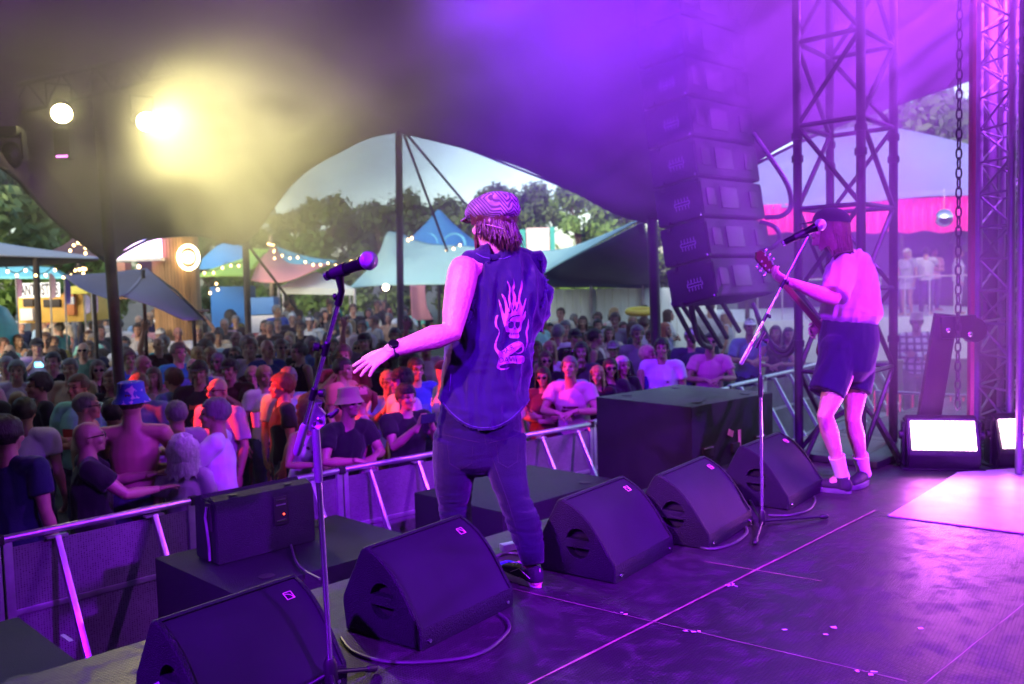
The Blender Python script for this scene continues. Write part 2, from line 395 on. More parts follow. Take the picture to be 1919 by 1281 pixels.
# ------------------------------------------------------------------ trees
LEAF = mat('leaf', (.10, .17, .06), .7, var=.5, vscale=.9, transl=.25)
LEAF2 = mat('leaf_bright', (.15, .28, .06), .7, var=.5, vscale=.9, transl=.25)
BARK = mat('bark', (.08, .06, .045), .9, bump=.5, bscale=9)
def tree_meshes(seed, h, w, trunk=.35, leaf=.21, n=7500):
    r = random.Random(seed); g = Geo(); t = Geo()
    cl = []
    for k in range(34):
        z = trunk + (1 - trunk) * r.random() ** .9; rr = math.sin(min(1, (z - trunk * .6) / (1.06 - trunk * .6)) * math.pi) ** .7 * w * r.uniform(.35, 1); a = r.random() * 6.28
        cl.append(Vector((math.cos(a) * rr, math.sin(a) * rr, z * h)))
    for k in range(n):
        c = r.choice(cl); rad = .13 * h * (.5 + .5 * r.random()); d = Vector((r.gauss(0, 1), r.gauss(0, 1), r.gauss(0, .8))).normalized() * rad * r.random() ** .4
        p = c + d; s = leaf * r.uniform(.6, 1.4); nrm = (d.normalized() + Vector((r.gauss(0, .6), r.gauss(0, .6), r.gauss(0, .6) + .3))).normalized()
        m = nrm.to_track_quat('Z', 'Y').to_matrix(); an = r.random() * 6
        pts = [m @ Vector((math.cos(an + q) * s * (1 if i % 2 == 0 else .55), math.sin(an + q) * s * (1 if i % 2 == 0 else .55), 0)) + p for i, q in enumerate((0, 1.2, 3.14, 4.4))]
        g.quad(*pts)
    t.tube([(0, 0, 0), (.05, 0, h * .25), (0, .1, h * .5), (0, 0, h * .8)], [.055 * h ** .8, .04 * h ** .8, .028 * h ** .8, .008 * h], n=8)
    for c in cl[::3]:
        s0 = Vector((0, 0, c.z * .55)); t.tube([s0, s0.lerp(c, .5) + Vector((0, 0, .05 * h)), c], [.014 * h, .009 * h, .003 * h], n=5)
    return g.mesh('crown', smooth=False, merge=False, fixn=False), t.mesh('trunk')
TM = [tree_meshes(1, 9, 3.4), tree_meshes(5, 8, 3.8, .22), tree_meshes(9, 10, 3.0, .3), tree_meshes(12, 7, 2.8, .15)]
def tree(k, x, y, s, rz, m, lab, grp='trees beyond the festival tents'):
    root = empty('tree', (x, y, ground_z(x, y)), rz, lab, 'tree', grp); root.scale = (s, s, s * 1.0)
    c = link('crown', TM[k][0], None, root); c.data.materials.clear() if not c.data.materials else None
    if not c.data.materials: c.data.materials.append(LEAF)
    c.material_slots[0].link = 'OBJECT'; c.material_slots[0].material = m
    link('trunk', TM[k][1], BARK, root)
def ux(u, y): return P(u, 600, y).x
for (k, u, y, s, rz, m, lab) in [(0, -40, 30, 1.05, 0, LEAF, 'dark green tree at the edge of the picture behind the grey tent'), (1, 70, 36, .95, 2, LEAF2, 'bright green tree behind the strings of bulbs on the grey tent'),
                             (3, 150, 40, 1.0, 4, LEAF2, 'low bright green tree under the canopy edge'), (2, -120, 34, 1.1, 3, LEAF, 'tall tree half outside the picture behind the teal hut'),
                             (1, 400, 48, .95, 1, LEAF, 'tree behind the round wooden tower'), (3, 480, 46, 1.05, 2.2, LEAF2, 'tree behind the green and blue marquee'), (1, 560, 50, 1.1, 3.6, LEAF, 'tree over the pink and blue marquee'),
                             (3, 620, 46, 1.3, .4, LEAF2, 'bushy tree under the low edge of the sky opening'), (0, 690, 52, 1.06, 1.8, LEAF, 'tree just beside the tall straight tent pole'),
                             (2, 770, 50, .98, 4.2, LEAF, 'tree behind the pair of guy straps'), (0, 850, 54, 1.12, 5, LEAF, 'tree behind the flat cap and the blue peaked tent'), (1, 940, 50, 1.25, 2.7, LEAF, 'tall tree rising just past the flat cap'),
                             (2, 1010, 52, 1.05, .9, LEAF, 'tree behind the pink and green banner'), (3, 1090, 46, 1.35, 3.1, LEAF2, 'wide tree above the teal marquee edge'), (0, 1180, 48, 1.0, 1.1, LEAF, 'tree at the tip of the teal marquee beside the speaker array'),
                             (1, 1300, 50, 1.0, 2.1, LEAF, 'tree hidden behind the hanging speaker array'),
                             (0, 1730, 34, .92, .6, LEAF, 'tree in the gap between black tower and chain'), (2, 1800, 32, .72, 3.9, LEAF, 'tree behind the hanging chain'), (2, 1640, 38, .95, 1.9, LEAF, 'tree behind the black truss tower'),
                             (3, 860, 44, 1.1, 5.5, LEAF, 'low bushy tree directly behind the blue peaked tent'), (3, 720, 43, 1.15, 4.5, LEAF, 'low bushy tree behind the teal marquee peak')]:
    tree(k, ux(u, y), y, s * (.67 if u < 1500 and u > 200 else 1.0), rz, m, lab)

# ------------------------------------------------------------------ far tents, stalls, fence
def sheet(name, pts, m, parent=None, sub=6, sag=0.0, thick=.02):
    """stretched cloth through a grid of 3D points (rows x cols), smoothly resampled"""
    rows, cols = len(pts), len(pts[0])
    def cat(a, t):
        n = len(a); i = min(int(t), n - 2); f = t - i; p0, p1, p2, p3 = a[max(i - 1, 0)], a[i], a[i + 1], a[min(i + 2, n - 1)]
        return .5 * ((2 * p1) + (p2 - p0) * f + (2 * p0 - 5 * p1 + 4 * p2 - p3) * f * f + (3 * p1 - p0 - 3 * p2 + p3) * f ** 3)
    nr, nc = (rows - 1) * sub + 1, (cols - 1) * sub + 1; g = Geo(); vs = []
    for i in range(nr):
        col = [cat([pts[r][c] for r in range(rows)], i / sub) for c in range(cols)]
        for j in range(nc):
            v = cat(col, j / sub); v = v - Vector((0, 0, sag * math.sin(math.pi * i / (nr - 1)) * math.sin(math.pi * j / (nc - 1)))); vs.append(v)
    g.add(vs, [(i * nc + j, i * nc + j + 1, (i + 1) * nc + j + 1, (i + 1) * nc + j) for i in range(nr - 1) for j in range(nc - 1)])
    o = g.obj(name, m, parent, world=parent is not None); s = o.modifiers.new('s', 'SOLIDIFY'); s.thickness = thick; return o
def fab(name, c, tr=.35): return mat(name, c, .8, var=.08, vscale=1.2, bump=.1, bscale=4, transl=tr)
TEAL = fab('tent_teal', (.55, .85, .82)); GREYT = fab('tent_grey', (.36, .40, .46), .2); BLUE = fab('tent_blue', (.07, .34, .80)); LIGHTB = fab('tent_light_blue', (.22, .72, .90))
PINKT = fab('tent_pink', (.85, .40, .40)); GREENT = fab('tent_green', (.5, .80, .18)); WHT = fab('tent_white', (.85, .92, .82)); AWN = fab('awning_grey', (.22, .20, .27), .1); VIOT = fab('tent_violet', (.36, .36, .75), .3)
def pole(name, b, t, r, m, parent): return Geo().tube([b, t], r, n=8).obj(name, m, parent, world=True)
def gp(u, y): p = P(u, 600, y); return Vector((p.x, y, ground_z(p.x, y)))

# teal marquee in the middle: peak sheet left of the singer and long sweep to the right
root = empty('teal_marquee', gp(820, 27), label='wide pale teal stretch marquee behind the singer with a sweeping pointed edge', cat='tent')
sheet('roof_cloth', [[P(655, 540, 27), P(700, 536, 26), P(760, 534, 25.5), P(860, 533, 25.5), P(1000, 536, 25.5)],
                [P(690, 505, 27.5), P(722, 485, 27), P(790, 490, 27), P(880, 492, 27), P(1000, 500, 27)],
                [P(722, 470, 28), P(730, 434, 29), P(800, 456, 29), P(880, 462, 29), P(1000, 478, 29)]], TEAL, root)
sheet('wing_cloth', [[P(985, 536, 24), P(1040, 500, 21), P(1110, 462, 18), P(1200, 412, 14.5)],
                [P(985, 470, 28), P(1050, 468, 24), P(1115, 447, 19), P(1202, 410, 14.6)]], TEAL, root)
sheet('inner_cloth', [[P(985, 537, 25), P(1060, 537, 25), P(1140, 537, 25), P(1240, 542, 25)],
                [P(985, 500, 25), P(1050, 490, 23), P(1115, 460, 20), P(1205, 415, 15.2)]], fab('tent_inner_shade', (.16, .19, .22), .05), root)  # dark grey paints in the shade under the marquee
for u, t in ((664, 540), (905, 536), (1000, 537)): pole('tent_leg', gp(u, 26), P(u, t, 26), .05, ALU, root)
# blue peaked tent with pale rings
root = empty('blue_tent', gp(825, 31), label='pointed blue circus tent with pale curved rings above the teal marquee', cat='tent')
g = Geo(); pk = P(822, 392, 31); ring = []
for k in range(20):
    a = 2 * math.pi * k / 20; ring.append(Vector((pk.x + 2.0 * math.cos(a), 31 + 2.0 * math.sin(a), P(822, 482, 31).z)))
prof = [(1, 1), (.66, .74), (.42, .5), (.2, .25), (.02, 0)]
for r, t in prof:
    for q in ring: g.v.append((pk.x + (q.x - pk.x) * r, 31 + (q.y - 31) * r, pk.z + (q.z - pk.z) * t))
g.f = [(i * 20 + j, i * 20 + (j + 1) % 20, (i + 1) * 20 + (j + 1) % 20, (i + 1) * 20 + j) for i in range(4) for j in range(20)]; g.mi = [0] * len(g.f)
g.obj('roof_cloth', BLUE, root, world=True)
for cu in (800, 852):
    pts = []
    for k in range(13):
        a = R_(200 - k * 19) if cu == 800 else R_(-20 + k * 19); u = cu + 20 * math.cos(a); v = 458 - 20 * math.sin(a)
        rr = 1.0; q = P(u, v, 31); dz = (pk.z - q.z) / (pk.z - ring[0].z); rad = 2.0 * np.interp(dz, [0, .25, .5, .74, 1], [.02, .2, .42, .66, 1.0]); dx = q.x - pk.x
        yy = 31 - math.sqrt(max(0, rad * rad - dx * dx)) - .03; pts.append(Vector((q.x * yy / 31, yy, CAMZ + (q.z - CAMZ) * yy / 31)))
    Geo().tube(pts, .05, rb=.02, n=6).obj('ring_motif', LIGHTB, root, world=True)
Geo().tube([gp(822, 31), pk], .06, n=8).obj('king_pole', PM, root, world=True)
# pink, blue and green stretch marquee
root = empty('striped_marquee', gp(540, 24), label='stretch marquee with pink, sky blue and lime panels under bulb strings', cat='tent')
sheet('pink_panel', [[P(470, 524, 22), P(500, 528, 22), P(545, 524, 22), P(600, 500, 23)], [P(480, 500, 23), P(500, 480, 23.5), P(560, 505, 24), P(610, 497, 24)], [P(490, 478, 24), P(517, 462, 24.5), P(537, 490, 24.5), P(620, 493, 25)]], PINKT, root)
sheet('blue_panel', [[P(536, 508, 24.2), P(570, 505, 24.4), P(625, 492, 25)], [P(518, 462, 24.8), P(570, 480, 25), P(632, 490, 25.4)]], LIGHTB, root)
sheet('green_panel', [[P(372, 519, 21), P(410, 518, 21), P(458, 518, 21.5)], [P(378, 512, 22), P(420, 497, 22), P(500, 470, 24)]], GREENT, root)
sheet('sky_panel', [[P(374, 505, 23), P(420, 500, 23), P(470, 483, 23.6)], [P(380, 485, 24), P(423, 455, 24.6), P(480, 474, 24.6)]], fab('tent_sky', (.10, .48, .88)), root)
Geo().tube([gp(508, 24.3), P(507, 440, 24.3)], .06, n=8).obj('mast', mat('mast_tan', (.35, .30, .2), .7), root, world=True)
sheet('front_panel', [[P(455, 470, 24), P(470, 466, 24), P(500, 468, 24)], [P(462, 505, 23), P(480, 500, 23), P(505, 466, 24)]], GREENT, root)
# white low tent
root = empty('white_tent', gp(600, 23), label='low white pyramid tent just behind the microphone', cat='tent')
pk = P(592, 508, 24.5); cs = [P(522, 538, 22.6), P(664, 541, 22.6), P(655, 536, 27), P(530, 534, 27)]
g = Geo(); g.add(cs + [pk], [(0, 1, 4), (1, 2, 4), (2, 3, 4), (3, 0, 4)]); g.obj('roof_cloth', WHT, root, world=True, smooth=False)
g = Geo()
for a, b in ((0, 1), (1, 2), (2, 3), (3, 0)): g.quad(cs[a], cs[b], cs[b] - Vector((0, 0, .16)), cs[a] - Vector((0, 0, .16)))
g.obj('valance', WHT, root, world=True, smooth=False)
for c in cs: pole('tent_leg', Vector((c.x, c.y, ground_z(c.x, c.y))), c, .03, ALU, root)
# blue booth under the green panel
root = empty('blue_booth', gp(415, 22), label='blue draped booth with red counter beyond the wooden tower', cat='stall')
Geo().box(gp(440, 23) + Vector((0, 0, 1.3)), (.85, 1.0, 2.0), bev=.03).obj('drape', fab('drape_blue', (.03, .17, .5), .1), root, world=True)
Geo().box(gp(412, 21.6) + Vector((0, 0, .55)), (1.4, .5, 1.0), bev=.03).obj('counter', mat('counter_red', (.5, .06, .10), .6), root, world=True)
Geo().box(gp(412, 21.6) + Vector((0, 0, 1.09)), (1.5, .6, .06), bev=.01).obj('counter_top', mat('counter_blue', (.05, .25, .55), .5), root, world=True)
root = empty('drinks_stall', gp(492, 22), label='striped red and blue drinks stall behind the short dark pole', cat='stall')
for k, c in enumerate([(.5, .55, .6), (.55, .07, .08), (.6, .6, .6), (.05, .2, .5)]):
    Geo().box(gp(492, 22.3) + Vector((0, 0, .5 + k * .44)), (.72, .5, .42), bev=.02).obj('shelf_band', mat('band%d' % k, c, .6), root, world=True)
# grey awning with drooping corner
root = empty('grey_awning', gp(240, 12.5), label='grey stretch awning sagging to a low point behind the slanted pole', cat='awning')
sheet('awning_cloth', [[P(118, 516, 13.4), P(195, 512, 13.6), P(275, 503, 13.8)], [P(150, 540, 12.9), P(190, 548, 13), P(262, 530, 13.2)], [P(200, 560, 12.4), P(225, 556, 12.4), P(240, 552, 12.6)]], AWN, root, thick=.01)
sheet('awning_wing', [[P(275, 503, 13.8), P(254, 530, 13.2), P(230, 556, 12.5)], [P(315, 538, 13.2), P(300, 556, 12.7), P(285, 574, 12.2)], [P(383, 599, 12.2), P(362, 600, 12), P(343, 600, 11.8)]], fab('awning_lit', (.34, .31, .42), .15), root, thick=.01)  # wing uses a paler awning grey with the light painted in
Geo().tube([P(272, 503, 13.9), P(330, 545, 13.1), P(384, 600, 12.15)], .018, n=6).obj('edge_rope', RUBBER, root, world=True)
for u, t in ((176, 545), (268, 505), (363, 600)): pole('awning_leg', gp(u, 13.4), P(u, t, 13.4), .03, PM, root)
# large grey-blue tent at left edge
root = empty('grey_tent', gp(60, 15), label='large grey blue stretch tent with bulbs under its edge beside the teal hut', cat='tent')
sheet('roof_cloth', [[P(-260, 470, 13), P(-60, 476, 13.6), P(60, 480, 14.2), P(185, 484, 15)], [P(-260, 430, 16), P(-60, 446, 16), P(50, 462, 16), P(186, 481, 15.6)]], GREYT, root)
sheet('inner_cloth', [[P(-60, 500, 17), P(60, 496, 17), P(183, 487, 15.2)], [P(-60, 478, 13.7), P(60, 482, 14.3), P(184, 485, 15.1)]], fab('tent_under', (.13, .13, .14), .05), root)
pole('tent_leg', gp(66, 14.4), P(67, 482, 14.3), .05, PM, root)
# brown peaked tent with bulbs
root = empty('brown_tent', gp(150, 20), label='small dark brown peaked tent covered in warm bulbs under the canopy corner', cat='tent')
sheet('roof_cloth', [[P(95, 470, 20), P(140, 478, 20), P(188, 480, 20)], [P(120, 458, 21), P(145, 447, 21.5), P(182, 468, 21)], [P(138, 447, 22), P(147, 441, 22), P(160, 446, 22)]], fab('tent_brown', (.10, .04, .05), .1), root)
pole('mast', gp(146, 21), P(146, 436, 21), .05, PM, root)
# small teal tents far left
root = empty('pale_tent', gp(60, 24), label='pale turquoise ridge tent behind the yellow food stall', cat='tent')
sheet('roof_cloth', [[P(-40, 522, 23), P(60, 522, 23), P(134, 522, 23)], [P(-30, 500, 25), P(60, 500, 25), P(100, 502, 25)]], fab('tent_turq', (.3, .8, .85)), root)
for u in (-30, 128): pole('tent_leg', gp(u, 23), P(u, 522, 23), .03, PM, root)
# teal hut
root = empty('teal_hut', gp(-5, 15.5), label='rounded teal hut with flowers by the food stall', cat='hut')
b = gp(-85, 15.5); Geo().lathe([(1.0, 0), (1.0, 1.3), (.95, 1.9), (.8, 2.2), (.4, 2.42), (.02, 2.5)], b, n=20).obj('wall', mat('hut_teal', (.03, .36, .36), .5, var=.2), root, world=True)
g = Geo(); rn = random.Random(4)
for k in range(60):
    a = rn.random() * 3.1 - 3.2; g.ell(b + Vector((math.cos(a) * .98, math.sin(a) * .98, .9 + rn.random() * .5)), (.05, .05, .05), nu=6, nv=4)
g.obj('flower_garland', mat('garland', (.12, .35, .15), .7, var=.6, vscale=12), root, world=True)
# yellow stall with lettering
root = empty('food_stall', gp(105, 18), label='yellow food stall with white lettered board above its serving hatch', cat='stall')
YEL = mat('stall_yellow', (.75, .45, .06), .55, var=.12); ORA = mat('stall_orange', (.62, .20, .05), .6)
def sbox(u0, u1, v0, v1, d, dep, m, nm, **k):
    a, b = P(u0, v0, d), P(u1, v1, d); c = (a + b) / 2; o = Geo().box((c.x, d + dep / 2, c.z), (abs(b.x - a.x), dep, abs(a.z - b.z)), bev=.015).obj(nm, m, root, world=True); return o
sbox(32, 158, 553, 602, 18, 1.6, YEL, 'wall'); sbox(30, 110, 531, 556, 17.9, .08, mat('sign_white_glow', (.85, .85, .85), .5, emit=(1, .95, .85), es=.35), 'sign_board'); sbox(42, 62, 560, 574, 17.93, .1, mat('hatch_dark', (.02, .015, .015), .6), 'hatch')  # slight emission added to the board to lift its white in low light
sbox(80, 112, 561, 575, 17.93, .1, mat('hatch_dark'), 'hatch'); sbox(118, 140, 548, 590, 17.9, .12, ORA, 'door'); sbox(128, 164, 536, 550, 17.8, .5, mat('stall_lemon', (.75, .72, .12), .6), 'awning')
sbox(36, 62, 578, 600, 17.85, .2, PAINTW, 'counter'); sbox(126, 138, 556, 570, 17.8, .06, PAINTW, 'menu_board')
me = text_mesh('FANTOSTIES', .31, 0, .008); c = (P(30, 532, 17.87) + P(110, 555, 17.87)) / 2
me.transform(Matrix.Translation(c) @ Matrix.Rotation(R_(90), 4, 'X') @ Matrix.Scale(.47, 4, (1, 0, 0))); link('sign_lettering', me, mat('letter_black', (.02, .02, .03), .6), root, world=True)
# feather flags
for (u, v0, v1, d, c, lab) in [(30, 520, 560, 16.5, (.55, .35, .6), 'lilac feather flag beside the teal hut'), (93, 512, 562, 16, (.62, .50, .72), 'pale violet feather flag in front of the lettered board'), (121, 522, 572, 16.3, (.12, .10, .5), 'blue and orange feather flag beside the orange door'),
                            (158, 552, 590, 16.5, (.5, .5, .8), 'pale blue feather flag behind the awning leg'), (172, 548, 590, 17, (.55, .45, .75), 'mauve feather flag next to the slanted pole')]:
    root = empty('feather_flag', gp(u + 4, d), label=lab, cat='flag', group='feather flags by the food stalls')
    a, b = P(u, v0, d), P(u + 10, v1, d); pole('flag_pole', gp(u - 1, d), a, .015, ALU, root)
    sheet('flag_cloth', [[a, a.lerp(b, .5) + Vector((-.02, 0, .1)), b + Vector((-.10, 0, 0))], [a + Vector((.03, 0, 0)), a.lerp(b, .5) + Vector((.05, .03, .12)), b + Vector((.02, 0, .05))]], fab('flag%d' % u, c), root, thick=.004)
# round wooden tower with lit sign
root = empty('wooden_tower', gp(335, 17), label='round tower clad in upright wooden slats with a glowing round emblem', cat='tower')
b = gp(335, 17.2); tz = P(335, 440, 17).z - b.z; R0 = .41
g = Geo()
for k in range(46):
    a = 2 * math.pi * k / 46; g.box(b + Vector((math.cos(a) * R0, math.sin(a) * R0, tz / 2)), (.022, .044, tz), Matrix.Rotation(a, 3, 'Z'))
g.obj('slat_cladding', mat('slat_wood', (.42, .24, .10), .6, var=.4, vscale=9, stretch=(1, 1, .05)), root, world=True)
Geo().lathe([(R0 - .02, 0), (R0 - .02, tz - .01)], b, n=24).obj('core', mat('core_dark', (.10, .05, .025), .8), root, world=True)
c = P(353, 482, 17.2 - R0 - .05); e = Geo(); e.tube([c + Vector((math.cos(R_(a)) * .185, 0, math.sin(R_(a)) * .215)) for a in range(0, 361, 20)], .03, n=8); e.obj('sign_ring', mat('sign_glow', (.9, .8, .6), .4, emit=(1, .78, .42), es=3.5), root, world=True)
e = Geo(); e.lathe([(.12, 0), (.12, .03), (.02, .035)], c, axis=(0, -1, 0), n=20); e.obj('sign_disc', mat('sign_glow2', (.9, .7, .5), .4, emit=(1, .72, .40), es=1.6), root, world=True)
# pink lit screen board
root = empty('lit_fascia', gp(252, 16.6), label='pink and lilac lit fascia board beside the wooden tower', cat='sign')
LIT = mat('fascia_light', (.7, .4, .7), .4, emit=(1, .35, .9), es=2.2)
t = LIT.node_tree; nz = t.nodes.new('ShaderNodeTexNoise'); nz.inputs['Scale'].default_value = 3.5; nz.inputs['Detail'].default_value = 3; cr = t.nodes.new('ShaderNodeValToRGB')
cr.color_ramp.elements[0].position = .35; cr.color_ramp.elements[0].color = (.25, .25, .8, 1); cr.color_ramp.elements[1].position = .6; cr.color_ramp.elements[1].color = (1, .45, .9, 1)
tc = t.nodes.new('ShaderNodeTexCoord'); t.links.new(tc.outputs['Object'], nz.inputs[0]); t.links.new(nz.outputs[0], cr.inputs[0]); t.links.new(cr.outputs[0], t.nodes['Principled BSDF'].inputs['Emission Color'])
sbox(205, 300, 438, 484, 16.6, .12, LIT, 'lit_panel'); sbox(203, 302, 484, 488, 16.55, .2, PAINTW, 'lower_trim')
sbox(212, 238, 492, 560, 17, .3, mat('post_wood', (.35, .2, .1), .7), 'timber_post'); sbox(258, 292, 488, 566, 17.2, .2, mat('wall_dark', (.05, .03, .04), .8), 'back_wall')
# white board fence
root = empty('board_fence', gp(1115, 24), label='tall pale fence of upright whitewashed boards behind the crowd', cat='fence')
FW = mat('fence_board', (.62, .72, .74), .8, var=.25, vscale=2.5, bump=.3, bscale=12, stretch=(1, 1, .25))
k = 0
for u in np.arange(975, 1345, 15.0):
    a = P(u, 541 - (u - 1100) * .014, 24.2); gz = ground_z(0, 24.2)
    Geo().box((a.x, 24.2 + .01 * (k % 2), (a.z + gz) / 2), (.205, .03, a.z - gz), bev=.006).obj('fence_board', FW, root, world=True, smooth=False); k += 1
for u in (1010, 1108, 1206): Geo().box((P(u, 560, 24.1).x, 24.12, 1.45), (.07, .07, 1.95)).obj('fence_post', ALU, root, world=True)
# banner beyond the cap
root = empty('banner_frame', gp(1005, 33), label='square banner in pale pink and sea green standing above the marquee', cat='banner')
def sb2(u0, u1, v0, v1, d, dep, m, nm):
    a, b = P(u0, v0, d), P(u1, v1, d); c = (a + b) / 2; return Geo().box((c.x, d, c.z), (abs(b.x - a.x), dep, abs(a.z - b.z))).obj(nm, m, root, world=True, smooth=False)
sb2(986, 1030, 427, 470, 33, .1, mat('banner_pale', (.80, .62, .66), .7), 'pale_panel'); sb2(1030.5, 1040, 425, 470, 33, .1, mat('banner_green', (.05, .42, .38), .7), 'green_panel'); sb2(972, 985.5, 430, 470, 33, .1, mat('banner_green'), 'green_panel')
for u in (975, 1037): pole('banner_leg', gp(u, 33.1), P(u, 468, 33.1), .04, ALU, root)
# pink drapes seen left of the singer
root = empty('pink_drapes', gp(790, 22), label='pink striped drape tied to a post beside the tall straight pole', cat='drape')
m = wave_color(fab('drape_pink', (.62, .35, .42), .2), (.5, .10, .16), 12, 'X', .5)
sheet('drape_cloth', [[P(768, 534, 22), P(783, 534, 22.1), P(797, 534, 22)], [P(770, 570, 22), P(786, 575, 22.1), P(800, 572, 22)], [P(772, 600, 22), P(790, 600, 22.1), P(812, 598, 22)]], m, root)
pole('drape_post', gp(784, 22.2), P(784, 533, 22.2), .04, PM, root)
# tent with the magenta curtain on the far side
root = empty('curtain_tent', gp(1630, 20), label='round violet tent with a bright pink pleated curtain under its rim', cat='tent')
sheet('roof_cloth', [[P(1380, 392, 24.5), P(1480, 388, 23.4), P(1620, 378, 23), P(1760, 366, 23), P(1960, 366, 23.6)], [P(1400, 320, 27), P(1490, 275, 26.5), P(1620, 246, 26), P(1760, 262, 26.5), P(1960, 310, 27)], [P(1430, 340, 32), P(1500, 280, 31), P(1620, 240, 30), P(1760, 262, 31), P(1950, 320, 32)]], VIOT, root)
CUR = mat('curtain_pink_glow', (.75, .08, .42), .6, transl=.4, emit=(1, .06, .50), es=.30)  # emission added to the cloth for a brighter, pinker tone
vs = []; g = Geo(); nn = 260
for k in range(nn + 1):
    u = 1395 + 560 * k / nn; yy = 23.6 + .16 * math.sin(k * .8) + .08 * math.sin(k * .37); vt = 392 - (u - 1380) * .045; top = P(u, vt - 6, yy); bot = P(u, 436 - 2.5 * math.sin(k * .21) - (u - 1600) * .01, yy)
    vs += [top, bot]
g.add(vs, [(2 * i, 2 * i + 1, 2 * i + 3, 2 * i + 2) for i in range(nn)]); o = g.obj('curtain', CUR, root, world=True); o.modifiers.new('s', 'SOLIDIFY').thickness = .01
for u in (1400, 1690, 1880): pole('tent_leg', gp(u, 23.8), P(u, 380, 23.8), .06, PM, root)
# dark back cloth of that tent
root = empty('backdrop_cloth', gp(1640, 31), label='dark backdrop cloth hanging inside the pink curtained tent', cat='backdrop')
a = P(1380, 300, 31); b = P(2000, 560, 31); Geo().box(((a.x + b.x) / 2, 31, 2.9), (b.x - a.x, .05, 5.0)).obj('cloth', mat('backcloth', (.03, .03, .05), .9), root, world=True, smooth=False)
# platform with railing and pale fascia
root = empty('terrace_platform', gp(1700, 15), label='raised pale terrace with a white front below the pink curtain', cat='platform')
a = P(1380, 600, 22.5); b = P(2000, 600, 22.5); zt = P(1700, 594, 22.5).z; zb = ground_z(0, 22)
Geo().box(((a.x + b.x) / 2, 26.6, (zt + zb) / 2), (b.x - a.x, 8, zt - zb), bev=.02).obj('deck', mat('terrace_pale', (.5, .55, .55), .7, var=.1), root, world=True)
g = Geo()
for u in np.arange(1420, 1960, 46): p = P(u, 590, 22.7); g.tube([(p.x, 22.7, zt), (p.x, 22.7, zt + 1.0)], .02, n=6)
g.tube([(a.x, 22.7, zt + 1.0), (b.x, 22.7, zt + 1.0)], .024, n=6); g.obj('railing', ALU, root, world=True)
# street railing nearer
root = empty('crowd_railing', gp(1730, 10), label='low tubular railing behind the man in the plaid shirt', cat='railing')
g = Geo(); a = P(1640, 733, 9.6); b = P(1830, 742, 9.6)
g.tube([a, b], .016, n=6)
for t in np.linspace(0, 1, 9): p = a.lerp(b, t); g.tube([p, (p.x, p.y, ground_z(p.x, p.y))], .012, n=6)
g.tube([a - Vector((0, 0, .7)), b - Vector((0, 0, .7))], .012, n=6); g.obj('railing_bars', ALU, root, world=True)
# pale pavement strip
g = Geo(); g.quad((2.5, 8.8, .06), (16, 8.8, .06), (16, 15.3, .19), (4.2, 15.3, .19)); tag(g.obj('pavement', mat('paving', (.36, .36, .36), .8, var=.15), smooth=False), kind='structure')
# mirror ball
root = empty('mirror_ball', P(1769, 408, 22.4), label='silver mirror ball hanging in front of the pink curtain', cat='mirror ball')
Geo().ell((0, 0, 0), (.22, .22, .22), nu=22, nv=14).obj('ball', mat('mirror_facets', (.8, .85, .85), .12, metal=1), root, smooth=False)
Geo().tube([(0, 0, .17), (0, 0, .75)], .006, n=5).obj('hanging_wire', ALU, root)
# beige path / lawn lamp posts and bulb strings
BULB = mat('bulb_glow', (1, .8, .5), .4, emit=(1, .58, .22), es=3.2)
def bulbs(pts, n, lab, r=.035, sag=.12):
    r *= .72
    root = empty('bulb_string', pts[0], label=lab, cat='string lights', group='strings of warm bulbs over the festival ground')
    L = []; tot = len(pts) - 1
    for i in range(tot):
        for k in range(8): t = k / 8; p = pts[i].lerp(pts[i + 1], t); L.append(p - Vector((0, 0, sag * 4 * t * (1 - t))))
    L.append(pts[-1]); Geo().tube(L, .008, n=4).obj('cable', RUBBER, root, world=True)
    for k in range(n):
        t = (k + .5) / n * (len(L) - 1); i = int(t); p = L[i].lerp(L[min(i + 1, len(L) - 1)], t - i) - Vector((0, 0, r + .02))
        Geo().ell(p, (r, r, r * 1.15), nu=10, nv=6).obj('bulb', BULB, root, world=True)
bulbs([P(506, 458, 22.4), P(560, 478, 22.4), P(612, 488, 22.6), P(665, 480, 23)], 11, 'bulb string dipping from the tan mast toward the microphone', .042)
bulbs([P(500, 452, 22.3), P(512, 455, 22.3), P(515, 486, 22.3)], 5, 'bunch of bulbs wound round the top of the tan mast', .042, .0)
bulbs([P(374, 504, 20.8), P(425, 490, 20.8), P(468, 478, 21)], 6, 'bulb string along the lime panel edge', .04)
bulbs([P(738, 442, 24), P(765, 445, 24), P(775, 440, 24)], 3, 'short row of bulbs beside the tall straight pole', .055, .0)
bulbs([P(830, 466, 24), P(850, 462, 24), P(868, 452, 24)], 3, 'bulbs on the slope of the blue peaked tent', .045, 0)
bulbs([P(5, 493, 13.2), P(50, 498, 13.3), P(100, 497, 13.6), P(140, 503, 14)], 8, 'bulb string hanging under the grey blue tent edge', .028)
bulbs([P(128, 470, 19.5), P(138, 455, 19.5), P(150, 448, 19.5), P(160, 460, 19.5), P(160, 475, 19.5)], 6, 'bulbs framing the brown peaked tent', .04, 0)
bulbs([P(136, 502, 18.5), P(150, 500, 18.5), P(160, 498, 18.5), P(154, 512, 18.5)], 5, 'cluster of bulbs below the brown tent', .04, 0)
bulbs([P(404, 522, 20.4), P(408, 538, 20.4), P(386, 548, 20.4)], 3, 'three bulbs hanging beside the blue booth', .04, 0)
bulbs([P(258, 493, 15.5), P(262, 494, 15.5)], 1, 'single amber bulb under the lit fascia', .045, 0)
